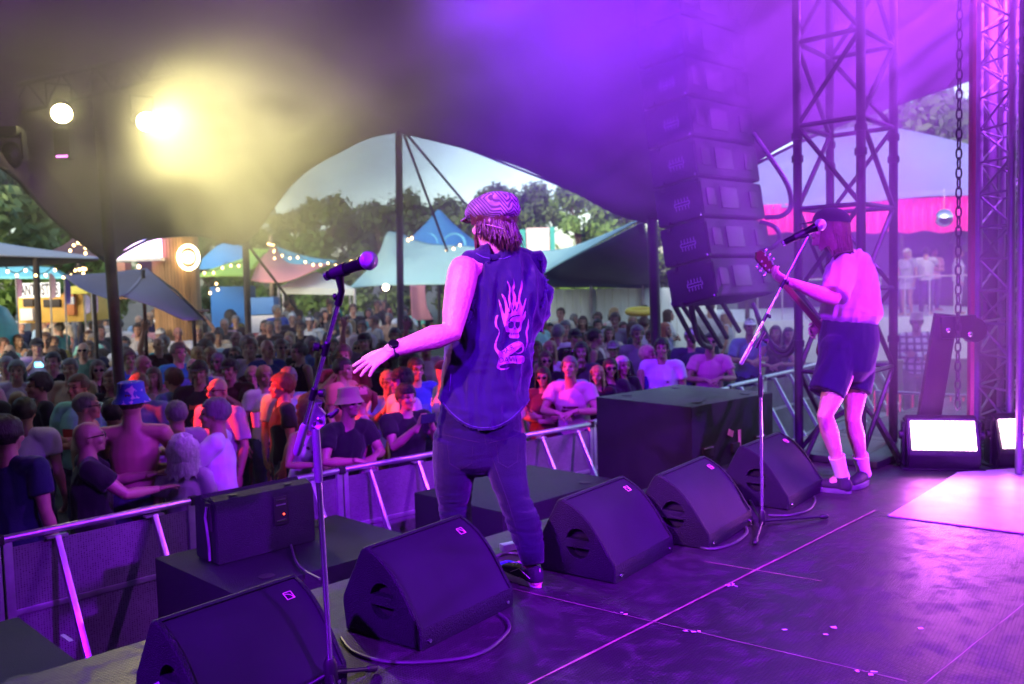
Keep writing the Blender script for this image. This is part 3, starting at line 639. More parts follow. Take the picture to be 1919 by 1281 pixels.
for u, v, d, r, lab in ((723, 538, 21, .075, 'round white lamp on a post in front of the teal marquee'),):
    root = empty('globe_lamp', gp(u, d), label=lab, cat='lamp'); pole('lamp_post', gp(u, d), P(u, v + 5, d), .02, PM, root)
    Geo().ell(P(u, v, d), (r, r, r), nu=14, nv=8).obj('globe', mat('globe_glow', (1, .9, .7), .4, emit=(1, .85, .6), es=8), root, world=True)

# unseen black drapes added to keep skylight off the stage and near crowd
def drape_wall(a, b, z0, z1, label):
    a, b = Vector((*a, 0)), Vector((*b, 0)); d = (b - a); L = d.length; d.normalize(); s = Vector((-d.y, d.x, 0)); n = int(L / .12); g = Geo(); vs = []
    for k in range(n + 1): p = a + d * L * k / n + s * .07 * math.sin(k * 1.25); vs += [(p.x, p.y, z0), (p.x, p.y, z1)]
    g.add(vs, [(2 * i, 2 * i + 1, 2 * i + 3, 2 * i + 2) for i in range(n)]); o = g.obj('blocking_drape', mat('blocking_drape_black', (.015, .015, .017), .95)); o.modifiers.new('s', 'SOLIDIFY').thickness = .01; return tag(o, label, 'drape')
drape_wall((-8, -5), (13, -5), 0, 7.6, 'unseen black pleated drape added behind the stage against skylight')
drape_wall((13, -5), (14, 7), 0, 7.6, 'unseen black pleated drape added past the silver towers against skylight')
drape_wall((-8, -5), (-7.5, 2.2), 0, 7.6, 'unseen black pleated drape added beyond the cropped wedge monitor against skylight')
drape_wall((-7.5, 2.2), (-8.6, 10), 0, 6.5, 'unseen black scrim added beside the crowd to block skylight')  # added to cut the skylight reaching the front rows
# ================================================================== stage gear
# ---- perforated metal for the crowd barrier
def perf_mat():
    m = mat('perforated_sheet', (.22, .22, .23), .5, metal=.6, var=.2, vscale=4)
    t = m.node_tree; N = t.nodes; L = t.links; b = N['Principled BSDF']; tc = N.new('ShaderNodeTexCoord'); v = N.new('ShaderNodeTexVoronoi'); v.inputs['Scale'].default_value = 70; v.inputs['Randomness'].default_value = .15
    L.new(tc.outputs['Object'], v.inputs[0]); r = N.new('ShaderNodeMapRange'); r.inputs[1].default_value = .25; r.inputs[2].default_value = .35; L.new(v.outputs[0], r.inputs[0])
    mx = N.new('ShaderNodeMix'); mx.data_type = 'RGBA'; L.new(r.outputs[0], mx.inputs[0]); mx.inputs[6].default_value = (.02, .02, .02, 1); L.new(b.inputs['Base Color'].links[0].from_socket, mx.inputs[7]); L.new(mx.outputs[2], b.inputs['Base Color'])
    return m
PERF = perf_mat(); RECESS_SHADE = mat('recess_shade_black', (.002, .002, .002), .9)
# ---- crowd barrier: segments along a polyline
BL = [Vector(p) for p in [(-5.3, 3.15, 0), (-3.21, 5.54, 0), (-1.43, 7.39, 0), (.8, 9.29, 0), (4.08, 13.07, 0), (6.2, 15.6, 0)]]
def barrier_segment():
    r = empty('crowd_barrier'); W = 1.08
    Geo().tube([(0, 0, 1.1), (W, 0, 1.1)], .026, n=12, round_=True).obj('top_rail', ALU, r)
    Geo().box((W / 2, .0, .55), (W - .10, .004, .98)).obj('perforated_panel', PERF, r, smooth=False)
    for x in (.03, W - .03): Geo().box((x, -.004, .545), (.045, .03, 1.06), bev=.004).obj('upright', ALU, r)
    Geo().box((W / 2, -.006, .62), (W - .1, .018, .035), bev=.003).obj('cross_bar', ALU, r)
    Geo().box((W / 2, -.006, .10), (W - .1, .018, .035), bev=.003).obj('cross_bar', ALU, r)
    for x in (.27, .81):
        a, b = Vector((x, -.03, 1.06)), Vector((x, -.62, .03)); d = (b - a); q = rotto(d, (1, 0, 0))
        Geo().box((a + b) / 2, (d.length, .045, .03), q, bev=.004).obj('brace', ALU, r)
        Geo().box(a + Vector((0, .005, .0)), (.11, .05, .012)).obj('brace_bracket', ALU, r)
    Geo().box((W / 2, -.35, .012), (W - .02, .72, .016), bev=.003).obj('base_plate', PERF, r)
    Geo().box((W - .01, 0, 1.1), (.05, .062, .062), bev=.006).obj('coupling', RUBBER, r)
    return r
seg = None; acc = 0; tot = 0; cnt = 0; NB = []
for i in range(len(BL) - 1):
    a, b = BL[i], BL[i + 1]; L_ = (b - a).length; n = max(1, round(L_ / 1.1)); ang = math.atan2((b - a).y, (b - a).x)
    for k in range(n): NB.append((a.lerp(b, k / n), ang, L_ / n / 1.08))
BLAB = ['barrier section below the navy shirt', 'barrier section with bright braces beside the front fill box', 'barrier section meeting the edge of the front fill box', 'barrier section behind the front fill box', 'barrier section under the woman in the white strap top', 'barrier section below the phone holder', 'barrier section behind the singer\'s knees',
        'barrier section where the man in the pale tee leans', 'barrier section disappearing behind the subwoofer stack', 'barrier section hidden behind the subwoofer stack', 'barrier section between subwoofer stack and the guitarist\'s stand', 'barrier section beside the mic stand boom', 'barrier section behind the black tower', 'barrier section past the black tower']
for i, (p, ang, s) in enumerate(NB):
    u = PX((p + Vector((0, 0, 1.1))))[0]
    lab = 'silver crowd ' + (BLAB[min(max(i - 1, 0), len(BLAB) - 1)]) if i < len(BLAB) + 1 and i > 0 else 'silver crowd barrier section %s the picture edge' % ('outside', 'just past')[i > 0] if u < 0 else 'silver crowd barrier ' + ['next to the man in plaid, far end', 'far behind the hinged arm', 'at the far end of the line behind the silver towers', 'last but one of the far line', 'last of the far line', 'beyond the stage side'][i % 6]
    z = max(0, ground_z(0, p.y))
    if seg is None: seg = barrier_segment(); o = seg; o.location = (p.x, p.y, z); o.rotation_euler = (0, 0, ang); tag(o, lab, 'barrier', 'crowd barrier sections in a line')
    else: o = dup(seg, (p.x, p.y, z), ang, lab, 'crowd barrier sections in a line', 'barrier')
    o.scale = (s, 1, 1)
# ---- floor monitor wedge
def wedge_profile():
    p = [(0.0, 0.0), (-.004, .045), (.0, .085)]
    for k in range(1, 11):
        t = k / 10; p.append((.005 + .265 * t, .085 + .285 * t + .052 * math.sin(math.pi * t)))
    p += [(.285, .378), (.305, .372), (.318, .358), (.43, .15), (.434, .12), (.42, .0)]
    return p
def cutmesh(base, cutter):
    o = bpy.data.objects.new('a', base); c = bpy.data.objects.new('b', cutter); COL.objects.link(o); COL.objects.link(c)
    m = o.modifiers.new('x', 'BOOLEAN'); m.object = c; m.operation = 'DIFFERENCE'; m.solver = 'EXACT'
    dg = bpy.context.evaluated_depsgraph_get(); me = bpy.data.meshes.new_from_object(o.evaluated_get(dg)); bpy.data.objects.remove(o); bpy.data.objects.remove(c); shade(me, 35); return me
def dshape(cx, cz, r, half):
    a = range(12, 169, 12) if half > 0 else range(192, 349, 12)
    return [(cx + r * math.cos(R_(k)), cz + r * math.sin(R_(k)) * 1.05 + .006 * half) for k in a]
def make_wedge():
    r = empty('stage_monitor'); W = .60
    prof = wedge_profile(); bm = bmesh.new(); vs = []
    g = Geo(); g.prism(prof, (0, 0, 0), (0, 1, 0), (0, 0, 1), (1, 0, 0), W); me = g.mesh('body', smooth=False)
    bm.from_mesh(me); es = [e for e in bm.edges if abs(e.verts[0].co.x - e.verts[1].co.x) < 1e-6]
    bmesh.ops.bevel(bm, geom=es, offset=.014, segments=3, affect='EDGES', profile=.6, clamp_overlap=True); bm.to_mesh(me); bm.free()
    cg = Geo()
    for h in (1, -1):
        cg.prism(dshape(.20, .165, .066, h), (-.01, 0, 0), (0, 1, 0), (0, 0, 1), (1, 0, 0), .065)
        cg.prism(dshape(.20, .165, .066, h), (W - .045, 0, 0), (0, 1, 0), (0, 0, 1), (1, 0, 0), .055)
    # recessed grille field
    inner = [(p[0] + .002, p[1]) for p in prof[2:13]]
    gp_ = [(p[0] - .03, p[1] + .04) for p in inner][::-1] + [(p[0] + .0065, p[1] - .0075) for p in inner]
    cg.prism(gp_, (.022, 0, 0), (0, 1, 0), (0, 0, 1), (1, 0, 0), W - .044)
    me = cutmesh(me, cg.mesh('c', smooth=False)); link('cabinet', me, BLACKCAB, r)
    for h in (1, -1):
        for x in (.048, W - .040): Geo().prism(dshape(.20, .165, .064, h), (x - .010 if x < .1 else x, 0, 0), (0, 1, 0), (0, 0, 1), (1, 0, 0), .004).obj('handle_shade_plate', RECESS_SHADE, r, smooth=False)  # near-black plates paint in the shade inside the hollow handles
    g = Geo(); n = len(inner); vs = []
    for x in (.0235, W - .0235): vs += [(x, p[0] + .0035, p[1] - .0042) for p in inner]
    g.add(vs, [(i, i + 1, n + i + 1, n + i) for i in range(n - 1)]); g.obj('grille', GRILLE, r)
    # badge: thin square with an arc
    a = Vector(inner[-3]); b = Vector(inner[-4]); c0 = Vector((W - .115, a.x + .003, a.y - .003)); dn = Vector((0, b.x - a.x, b.y - a.y)).normalized(); nr = Vector((0, -dn.z, dn.y)); nr = nr if nr.z > 0 else -nr
    g = Geo(); S = .034; X = Vector((1, 0, 0)); w_ = .0022
    def bar(p, q): g.tube([p + nr * .003, q + nr * .003], w_ * .8, n=4)
    A, B, Cc, D = c0, c0 + X * S, c0 + X * S + dn * S, c0 + dn * S
    for p, q in ((A, B), (B, Cc), (Cc, D), (D, A)): bar(p, q)
    pts = [D + (X * math.cos(R_(t)) - dn * math.sin(R_(t))) * S * .78 + X * .004 for t in range(0, 91, 15)]
    g.tube([p + nr * .003 for p in pts], w_ * .8, n=4); g.obj('badge', PINKP, r)
    Geo().box((W / 2, .006, .040), (W - .06, .012, .006)).obj('front_seam', RUBBER, r)
    for x in (.05, W - .05): Geo().lathe([(.008, 0), (.008, .006)], (x, -.004, .03), axis=(0, -1, 0), n=8).obj('screw', CHROME, r)
    return r
WL = 'stage monitors along the stage lip'
wl = [((-.975, 2.70), 51, 'black wedge monitor cropped by the bottom edge, pale cable in its handle'), ((-.385, 3.405), 53, 'black wedge monitor between the tall straight mic stand and the singer\'s canvas shoe'),
      ((.445, 4.115), 53.5, 'black wedge monitor with a clear double handle, just past the singer\'s shoe'), ((.985, 4.59), 54, 'middle wedge monitor in front of the subwoofer stack with a cable looping round it'), ((1.62, 5.33), 52, 'wedge monitor beside the guitarist\'s dark shoes')]
w0 = make_wedge()
for i, (p, a, lab) in enumerate(wl):
    if i == 0: o = w0; o.location = (*p, ST + .002); o.scale = (.95, .95, .93); o.rotation_euler = (0, 0, R_(a)); tag(o, lab, 'floor monitor', WL)
    else: dup(w0, (*p, ST + .002), R_(a), lab, WL, 'floor monitor').scale = (1, 1, .97)
# ---- subwoofers in the pit
def sub(name, origin, ang, L1, L2, ztop, z0, label, handles=True, tape=False, tiers=1):
    """origin near-corner; L1 along ang, L2 along ang+90"""
    root = empty(name, (origin[0], origin[1], z0), R_(ang), label, 'subwoofer')
    h = (ztop - z0) / tiers
    for t in range(tiers):
        Geo().box((L1 / 2, L2 / 2, h * (t + .5)), (L1, L2, h - .006), bev=.012).obj('cabinet', BLACKCAB, root)
        for x in (.18 * L1, .82 * L1):
            Geo().box((x, -.001, h * (t + .52)), (.15, .012, .09), bev=.004).obj('handle_pocket', RUBBER, root)
            Geo().tube([(x - .055, -.012, h * (t + .56)), (x + .055, -.012, h * (t + .56))], .006, n=6).obj('handle_bar', ALU, root)
    for x, y in ((.2, .12), (.8, .12), (.2, .85), (.8, .85)):
        Geo().lathe([(.045, 0), (.045, .003), (.03, .004)], (L1 * x, L2 * y, ztop - z0), n=14).obj('foot_cup', RUBBER, root)
    return root, h
r1, h = sub('subwoofer', (1.38, 7.0), 41, 1.12, 1.02, 1.60, .001, 'big double stacked subwoofer cabinet between the barrier and the wedge monitors', tiers=2)
Geo().box((.62, -.006, h * 1.55), (.035, .004, .20)).obj('tape_strip', PINKP, r1); Geo().box((.62, -.006, h * 1.18), (.025, .004, .10)).obj('tape_strip', PINKP, r1)
Geo().box((.50, -.006, h * 1.66), (.07, .004, .05), Matrix.Rotation(.4, 3, 'Y')).obj('label_plate', PINKP, r1); Geo().box((.56, -.009, h * 1.5), (.10, .02, .08), bev=.004).obj('connector_panel', RUBBER, r1)
sub('subwoofer', (-1.47, 4.58), 45, 1.27, .95, 1.05, .001, 'low black subwoofer carrying the front fill box, taped edge', tiers=2)
TAN = mat('edge_strip_tan', (.17, .13, .10), .6, var=.2)
sub('subwoofer', (-.10, 6.2), 46, 1.3, .95, 1.02, .001, 'black subwoofer seen between the singer\'s knees and the pale tee man', tiers=2)
p = G(178, 1245, .98); sub('subwoofer', (p.x - .90, p.y - .93), 45, 1.26, .95, .98, .001, 'black subwoofer in the bottom corner with silver tape on its edge', tiers=2)
# pale edge strips on the subs in the corner
for (q0, q1, lab) in [((283, 1046), (400, 1117), 'tan edge strip on the low subwoofer'), ((30, 1130), (178, 1232), 'tan edge strip on the corner subwoofer')]:
    pass
# ---- front fill cabinet
o_ = G(408, 1060, 1.05); root = empty('front_fill', (o_.x, o_.y, 1.052), R_(45), 'black front fill speaker with connector panel standing on the low subwoofer', 'speaker'); root.scale = (.90, .62, 1.0)
g = Geo(); g.prism([(0, 0), (.0, .32), (.03, .36), (.12, .38), (.14, .36), (.26, .36), (.28, .38), (.40, .36), (.42, .02), (.40, 0)], (0, 0, 0), (0, 1, 0), (0, 0, 1), (1, 0, 0), .72); me = g.mesh('b', smooth=False)
bm = bmesh.new(); bm.from_mesh(me); bmesh.ops.bevel(bm, geom=[e for e in bm.edges if abs(e.verts[0].co.x - e.verts[1].co.x) < 1e-6], offset=.008, segments=2, affect='EDGES'); bm.to_mesh(me); bm.free(); shade(me); link('cabinet', me, BLACKCAB, root)
Geo().box((.46, -.004, .235), (.10, .012, .17), bev=.003).obj('connector_panel', RUBBER, root)
for z, m_ in ((.30, CHROME), (.27, ALU), (.175, CHROME)): Geo().box((.46, -.014, z), (.07, .008, .006)).obj('connector_bar', m_, root)
Geo().lathe([(.006, 0), (.006, .006)], (.48, -.01, .21), axis=(0, -1, 0), n=8).obj('status_light', mat('led_red', (.8, .05, .03), .4, emit=(1, .05, .02), es=2), root)
Geo().box((-.006, .11, .27), (.012, .10, .16), bev=.004).obj('handle_pocket', RUBBER, root)
Geo().tube([(-.02, .10, .33), (-.03, .11, .27), (-.025, .10, .20), (-.02, .09, .10), (-.02, .09, .02)], .009, n=6).obj('hanging_plug', ALU, root)
for x in (.15, .55): Geo().lathe([(.03, 0), (.03, .003)], (x, .07, .375), n=12).obj('foot_cup', RUBBER, root)

# ---- hanging line array
root = empty('line_array', (0, 0, 0), label='tall hanging column of black speaker cabinets lost in purple smoke', cat='speaker array')
LOGO = mat('logo_grey', (.30, .28, .32), .5); GRY = mat('rear_panel_grey', (.018, .018, .02), .5, var=.3, vscale=8)
bot = P(1346, 556, 8.3); H_ = .375; cur = Vector(bot); tilt = R_(12)
back = (-NV); 
for k in range(10):
    tl = tilt * (1 - k / 11); up = (Vector((0, 0, 1)) * math.cos(tl) + (NV) * math.sin(tl) * .9).normalized(); fw = (NV * math.cos(tl) - Vector((0, 0, 1)) * math.sin(tl)).normalized()
    rot = Matrix((EV, fw, up)).transposed(); W, D = 1.12, .52
    # rear edge at cur; cabinet extends along E and forward
    g = Geo(); g.prism([(0, .012), (0, H_ - .012), (D, H_ - .004), (D, .004)], (0, 0, 0), (0, 1, 0), (0, 0, 1), (1, 0, 0), W); me = g.mesh('cab', smooth=False)
    bm = bmesh.new(); bm.from_mesh(me); bmesh.ops.bevel(bm, geom=bm.edges[:], offset=.012, segments=2, affect='EDGES'); bm.to_mesh(me); bm.free(); shade(me)
    me.transform(rot.to_4x4()); me.transform(Matrix.Translation(cur)); cab = link('cabinet', me, BLACKCAB, root)
    def put(g, nm, m_, sm=True): me = g.mesh(nm, smooth=sm); me.transform(rot.to_4x4()); me.transform(Matrix.Translation(cur)); return link(nm, me, m_, cab)
    # comb shaped emblem on the side
    g = Geo(); c0 = Vector((-.004, .22, .18)); ax = Vector((0, -1, 0)); 
    g.box(c0, (.004, .17, .006)); g.box(c0 + Vector((0, 0, -.028)), (.004, .17, .006)); g.box(c0 + Vector((0, .083, -.014)), (.004, .006, .03)); g.box(c0 + Vector((0, -.083, -.014)), (.004, .006, .03))
    for q in range(5): g.box(c0 + Vector((0, -.07 + q * .035, .024)), (.004, .005, .034)); g.box(c0 + Vector((0, -.07 + q * .035, -.052)), (.004, .005, .034))
    put(g, 'emblem', LOGO, False)
    g = Geo(); g.box((W * .42, -.004, .19), (.30, .012, .20), bev=.006); put(g, 'rear_panel', GRY)
    for q in (.82, .14): g = Geo(); g.box((W * q, -.003, .19), (.14, .012, .16), bev=.006); put(g, 'handle_pocket', RUBBER)
    for y, z in ((.02, .02), (.02, H_ - .03), (.40, .02), (.40, H_ - .03)): g = Geo(); g.box((-.012, y, z), (.02, .05, .03), bev=.003); put(g, 'rigging_plate', BLACKMET)
    g = Geo(); g.tube([(-.02, .02, .03), (-.02, .02, .01)], .007, n=6); put(g, 'rigging_pin', CHROME)
    cur = cur + up * (H_ + .003) + EV * (-.0)
Geo().box(cur + EV * .56 + NV * .25 + Vector((0, 0, .06)), (1.1, .7, .08), Matrix.Rotation(EA, 3, 'Z')).obj('flying_frame', BLACKMET, root)
for q in (.3, .8): Geo().tube([cur + EV * q + NV * .25, cur + EV * q + NV * .25 + Vector((0, 0, 3))], .012, n=6).obj('hoist_wire', ALU, root)
# cables of the array looping beside it
for pts, rr, lab in [([(1412, 250, 8.2), (1440, 290, 8.1), (1475, 345, 8.0), (1482, 385, 8.0), (1465, 404, 8.0), (1436, 407, 8.2)], .022, 'thick black cable loop hanging beside the upper cabinets'),
                ([(1425, 415, 8.1), (1452, 425, 8.0), (1462, 448, 8.0), (1450, 462, 8.0), (1425, 470, 8.2)], .02, 'short black cable loop beside the lower cabinets'),
                ([(1412, 570, 8.2), (1428, 610, 7.6), (1450, 648, 7.3), (1478, 655, 7.1), (1498, 600, 7.0), (1500, 480, 7.0)], .02, 'black cable swag behind the mic stand boom'),
                ([(1418, 590, 8.0), (1432, 628, 7.5), (1455, 662, 7.2), (1482, 660, 7.05), (1502, 610, 6.95)], .018, 'second black cable swag hanging lower behind the boom'),
                ([(1290, 535, 8.6), (1300, 600, 9), (1312, 640, 9.6), (1330, 650, 10)], .03, 'black strap under the speaker array')]:
    L = [P(*q) for q in pts]; S = []
    for i in range(len(L) - 1):
        p0, p1, p2, p3 = L[max(i - 1, 0)], L[i], L[i + 1], L[min(i + 2, len(L) - 1)]
        for k in range(6): t = k / 6; S.append(.5 * ((2 * p1) + (p2 - p0) * t + (2 * p0 - 5 * p1 + 4 * p2 - p3) * t * t + (3 * p1 - p0 - 3 * p2 + p3) * t ** 3))
    S.append(L[-1]); tag(Geo().tube(S, rr, n=8).obj('speaker_cable', RUBBER), lab, 'cable')
for i, (a, b) in enumerate([((1262, 568, 9), (1300, 640, 10)), ((1296, 560, 9), (1352, 650, 10)), ((1318, 556, 9), (1362, 632, 10)), ((1345, 552, 9), (1385, 620, 10)), ((1275, 566, 9.4), (1332, 652, 10.4))]):
    tag(Geo().tube([P(*a), P(*b)], .028, n=6).obj('guy_strap', RUBBER), ['steepest', 'second', 'middle', 'upper', 'lowest'][i] + ' of the dark guy straps fanning out under the speaker array', 'strap', 'guy straps under the speaker array')

# ---- truss towers
def truss(root, corners, z0, z1, rc, rb, step, m, zig=True):
    for i, c in enumerate(corners): Geo().tube([(c.x, c.y, z0), (c.x, c.y, z1)], rc, n=10).obj('chord', m, root, world=True)
    n = len(corners)
    for i in range(n):
        g = Geo(); a, b = corners[i], corners[(i + 1) % n]; z = z0 + .03; k = 0
        while z < z1 - .05:
            zn = min(z + step, z1 - .02); g.tube([(a.x, a.y, z), (b.x, b.y, z)], rb, n=6)
            p, q = (a, b) if k % 2 == 0 else (b, a)
            g.tube([(p.x, p.y, z), (q.x, q.y, zn)], rb, n=6); z = zn; k += 1
        g.obj('bracing', m, root, world=True)
root = empty('truss_tower', (2.4, 6.9, ST), label='black truss tower behind the guitarist holding the speaker hoists', cat='truss tower')
cs = [P(1497, 700, 6.95), P(1614, 700, 6.6), P(1674, 700, 7.15), P(1557, 700, 7.5)]
truss(root, cs, ST + .01, 7.2, .034, .019, .62, BLACKMET)
for c in cs:
    for z in (2.05, 3.45, 3.62, 5.0): Geo().lathe([(.045, 0), (.045, .05)], (c.x, c.y, z), n=10).obj('coupler', BLACKMET, root, world=True)
Geo().box(((cs[0] + cs[2]) / 2).to_tuple()[:2] + (ST + .03,), (1.0, .9, .05), Matrix.Rotation(EA, 3, 'Z'), bev=.01).obj('base_plate', BLACKMET, root, world=True)
a, b = P(1500, 870, 6.7), P(1690, 868, 6.5)
Geo().tube([P(1475, 935, 6.6), P(1535, 800, 6.7), P(1600, 760, 6.6)], .02, n=6).obj('outrigger', BLACKMET, root, world=True); Geo().tube([P(1640, 780, 6.9), P(1690, 868, 6.5)], .03, n=6).obj('outrigger', BLACKMET, root, world=True)
# aluminium towers at the side
ALUD = mat('truss_alu', (.30, .30, .32), .42, metal=.7, var=.2, vscale=5)
root = empty('truss_tower', P(1880, 870, 6.6), label='silver truss tower with fine cross bracing behind the floodlights', cat='truss tower')
cs = [P(1832, 700, 6.9), P(1893, 700, 6.5), P(1935, 700, 6.9), P(1875, 700, 7.3)]
truss(root, cs, ST + .01, 7.2, .027, .009, .24, ALUD)
root = empty('truss_tower', P(1930, 870, 6.0), label='silver truss tower leg cut off by the picture edge', cat='truss tower')
cs = [P(1912, 700, 6.1), P(1990, 700, 5.9), P(2010, 700, 6.3), P(1950, 700, 6.5)]
truss(root, cs, ST + .01, 7.2, .027, .009, .24, ALUD)
root = empty('side_drape', P(1850, 870, 7.4), label='dark violet side drape hanging behind the silver truss tower', cat='drape')
g = Geo(); vs = []
for k in range(41):
    u = 1822 + 8 * k; y = 7.7 + .05 * math.sin(k * 1.3); p = P(u, 600, y); vs += [(p.x, y, ST + .02), (p.x, y, 7.2)]
g.add(vs, [(2 * i, 2 * i + 1, 2 * i + 3, 2 * i + 2) for i in range(40)]); o = g.obj('cloth', mat('drape_dark', (.10, .09, .11), .9, bump=.2, bscale=20), root, world=True); o.modifiers.new('s', 'SOLIDIFY').thickness = .006
root = empty('steel_post', P(1818, 870, 6.45), label='upright steel post with a red edge beside the hanging chain', cat='post')
c = P(1819, 700, 6.45); Geo().box((c.x, c.y, 4.2), (.028, .05, 6.0), bev=.004).obj('shaft', mat('post_red', (.45, .10, .12), .45), root, world=True)
# ---- chain hoist, arm
def chain(x0, y0, z0, z1, name='hoist_chain'):
    g = Geo(); L = .068; z = z1; k = 0
    while z > z0:
        pts = []
        for a in range(0, 360, 36):
            ca, sa = math.cos(R_(a)), math.sin(R_(a)); h = L * .5 * sa * 1.25; w_ = .019 * (1 if abs(sa) < .95 else .6) * ca
            pts.append(Vector((w_, 0, h)) if k % 2 == 0 else Vector((0, w_, h)))
        pts.append(pts[0]); pts = [p + Vector((x0, y0, z)) for p in pts]; g.tube(pts, .0062, n=5, caps=False); z -= L * .98; k += 1
    return g
c = P(1797, 300, 6.3); tag(chain(c.x, c.y, P(1800, 772, 6.3).z, 7.0).obj('hoist_chain', mat('chain_steel', (.06, .055, .06), .4, metal=.7)), 'long steel hoist chain hanging past the mirror ball to the floodlight', 'chain')
root = empty('hinged_arm', G(1730, 870, ST), label='black hinged steel arm with bolted plate standing behind the floodlight', cat='stand')
a, b = P(1727, 860, 6.55), P(1773, 588, 6.45); d = b - a; q = rotto(d, (0, -1, 0)); Geo().box((a + b) / 2, (d.length, .16, .05), q, bev=.01).obj('arm', BLACKMET, root, world=True)
c = P(1795, 612, 6.42); Geo().box(c, (.25, .05, .16), Matrix.Rotation(R_(-2), 3, 'Y'), bev=.02).obj('hinge_plate', BLACKMET, root, world=True)
Geo().lathe([(.085, -.03), (.095, 0), (.085, .03)], P(1824, 618, 6.45), axis=(0, 1, 0), n=20).obj('hinge_drum', BLACKMET, root, world=True)
for u, v in ((1776, 618), (1817, 626)): Geo().lathe([(.018, 0), (.018, .012), (.008, .02)], P(u, v, 6.39), axis=(0, -1, 0), n=8).obj('bolt', CHROME, root, world=True)
# ---- LED floodlights
def led_mat():
    m = bpy.data.materials.new('led_face'); m.use_nodes = True; t = m.node_tree; N = t.nodes; L = t.links; b = N['Principled BSDF']
    tc = N.new('ShaderNodeTexCoord'); v = N.new('ShaderNodeTexVoronoi'); v.inputs['Scale'].default_value = 26; v.inputs['Randomness'].default_value = 0; L.new(tc.outputs['Object'], v.inputs[0])
    r = N.new('ShaderNodeMapRange'); r.inputs[1].default_value = .30; r.inputs[2].default_value = .62; r.inputs[3].default_value = 3.5; r.inputs[4].default_value = 1.3; L.new(v.outputs[0], r.inputs[0])
    b.inputs['Base Color'].default_value = (.3, .2, .3, 1); b.inputs['Emission Color'].default_value = (1, .60, .80, 1); L.new(r.outputs[0], b.inputs['Emission Strength']); return m
LED = led_mat()
def flood(loc, rz, label):
    root = empty('led_floodlight', loc, rz, label, 'floodlight', 'led floodlights on the stage floor'); root.scale = (.87, .87, .87)
    g = Geo(); g.prism([(-.10, .0), (-.15, .10), (-.15, .14), (-.04, .40), (.02, .43), (.12, .40), (.14, .05), (.12, 0)], (-.27, 0, 0), (0, 1, 0), (0, 0, 1), (1, 0, 0), .54); me = g.mesh('h', smooth=False)
    bm = bmesh.new(); bm.from_mesh(me); bmesh.ops.bevel(bm, geom=bm.edges[:], offset=.012, segments=2, affect='EDGES'); bm.to_mesh(me); bm.free(); shade(me); link('housing', me, BLACKMET, root)
    a, b = Vector((0, -.146, .165)), Vector((0, -.052, .388)); d = (b - a); up = d.normalized(); nrm = Vector((0, -up.z, up.y)); rot = Matrix((Vector((1, 0, 0)), up, -nrm if False else Vector((1, 0, 0)).cross(up))).transposed()
    Geo().box((a + b) / 2 + nrm * .008, (.48, d.length, .012), rot, bev=.004).obj('led_panel', LED, root)
    for s in (-1, 1):
        Geo().box((s * .285, 0, .20), (.022, .10, .36), bev=.004).obj('yoke_arm', BLACKMET, root); Geo().lathe([(.035, 0), (.035, .03), (.02, .035)], (s * .29, -.02, .27), axis=(s, 0, 0), n=12).obj('yoke_knob', RUBBER, root)
    Geo().box((0, .01, .006), (.62, .30, .010), bev=.003).obj('base_plate', BLACKMET, root)
    l = bpy.data.lights.new('flood_light', 'AREA'); l.shape = 'RECTANGLE'; l.size = .46; l.size_y = .2; l.energy = FLOOD_E; l.color = (.85, .12, 1); l.spread = R_(150)
    lo = bpy.data.objects.new('flood_light', l); COL.objects.link(lo); lo.parent = root
    lo.location = (a + b) / 2 + nrm * .03; lo.rotation_euler = (-nrm).to_track_quat('Z', 'Y').to_euler() if False else nrm.to_track_quat('-Z', 'Y').to_euler()
    return root
FLOOD_E = 6.5
c1 = G(1772, 880, ST); flood((c1.x, c1.y + .08, ST + .003), R_(-14), 'glowing pink white led floodlight behind the guitarist\'s heels')
c2 = G(1932, 876, ST); flood((c2.x, c2.y + .08, ST + .003), R_(-4), 'glowing led floodlight cut off by the picture edge')

# ---- microphone stands
def knob(root, c, d, r=.014, l=.03, nm='clamp_knob'):
    Geo().lathe([(r * .5, 0), (r * .5, l * .4), (r, l * .45), (r, l), (r * .6, l * 1.1)], c, axis=d, n=10).obj(nm, RUBBER, root, world=True)
def mic(root_label, tail, ball, s=1.0, cat='microphone'):
    root = empty('microphone', tail, label=root_label, cat=cat); d = (ball - tail); L = d.length; d.normalize(); R0 = .0255 * s
    prof = [(.009, 0), (.0125, .004), (.0135, .03), (.0145, L * .35), (.0165, L * .72), (.019, L - R0 * .95), (.021, L - R0 * .8)]
    Geo().lathe([(r * s, h) for r, h in prof], tail, axis=d, n=20).obj('handle', mat('mic_body', (.018, .018, .02), .28, metal=.6), root, world=True)
    Geo().lathe([(.0128 * s, .0), (.0132 * s, .012)], tail - d * .002, axis=d, n=16).obj('tail_ring', CHROME, root, world=True)
    m = mat('mic_mesh', (.62, .60, .62), .32, metal=.9, bump=0); t = m.node_tree
    if 'chk' not in m: 
        m['chk'] = 1; N = t.nodes; v = N.new('ShaderNodeTexVoronoi'); v.inputs['Scale'].default_value = 520; v.inputs['Randomness'].default_value = .1; tc = N.new('ShaderNodeTexCoord'); t.links.new(tc.outputs['Object'], v.inputs[0]); bp = N.new('ShaderNodeBump'); bp.inputs['Strength'].default_value = .9; bp.inputs['Distance'].default_value = .002; bp.invert = True
        t.links.new(v.outputs[0], bp.inputs['Height']); t.links.new(bp.outputs[0], N['Principled BSDF'].inputs['Normal'])
    Geo().ell(ball, (R0, R0, R0), nu=28, nv=18).obj('grille_ball', m, root, world=True)
    Geo().lathe([(R0 * 1.0, -.004), (R0 * 1.03, 0), (R0 * 1.0, .004)], ball - d * .002, axis=d, n=28).obj('grille_band', ALU, root, world=True)
    return root
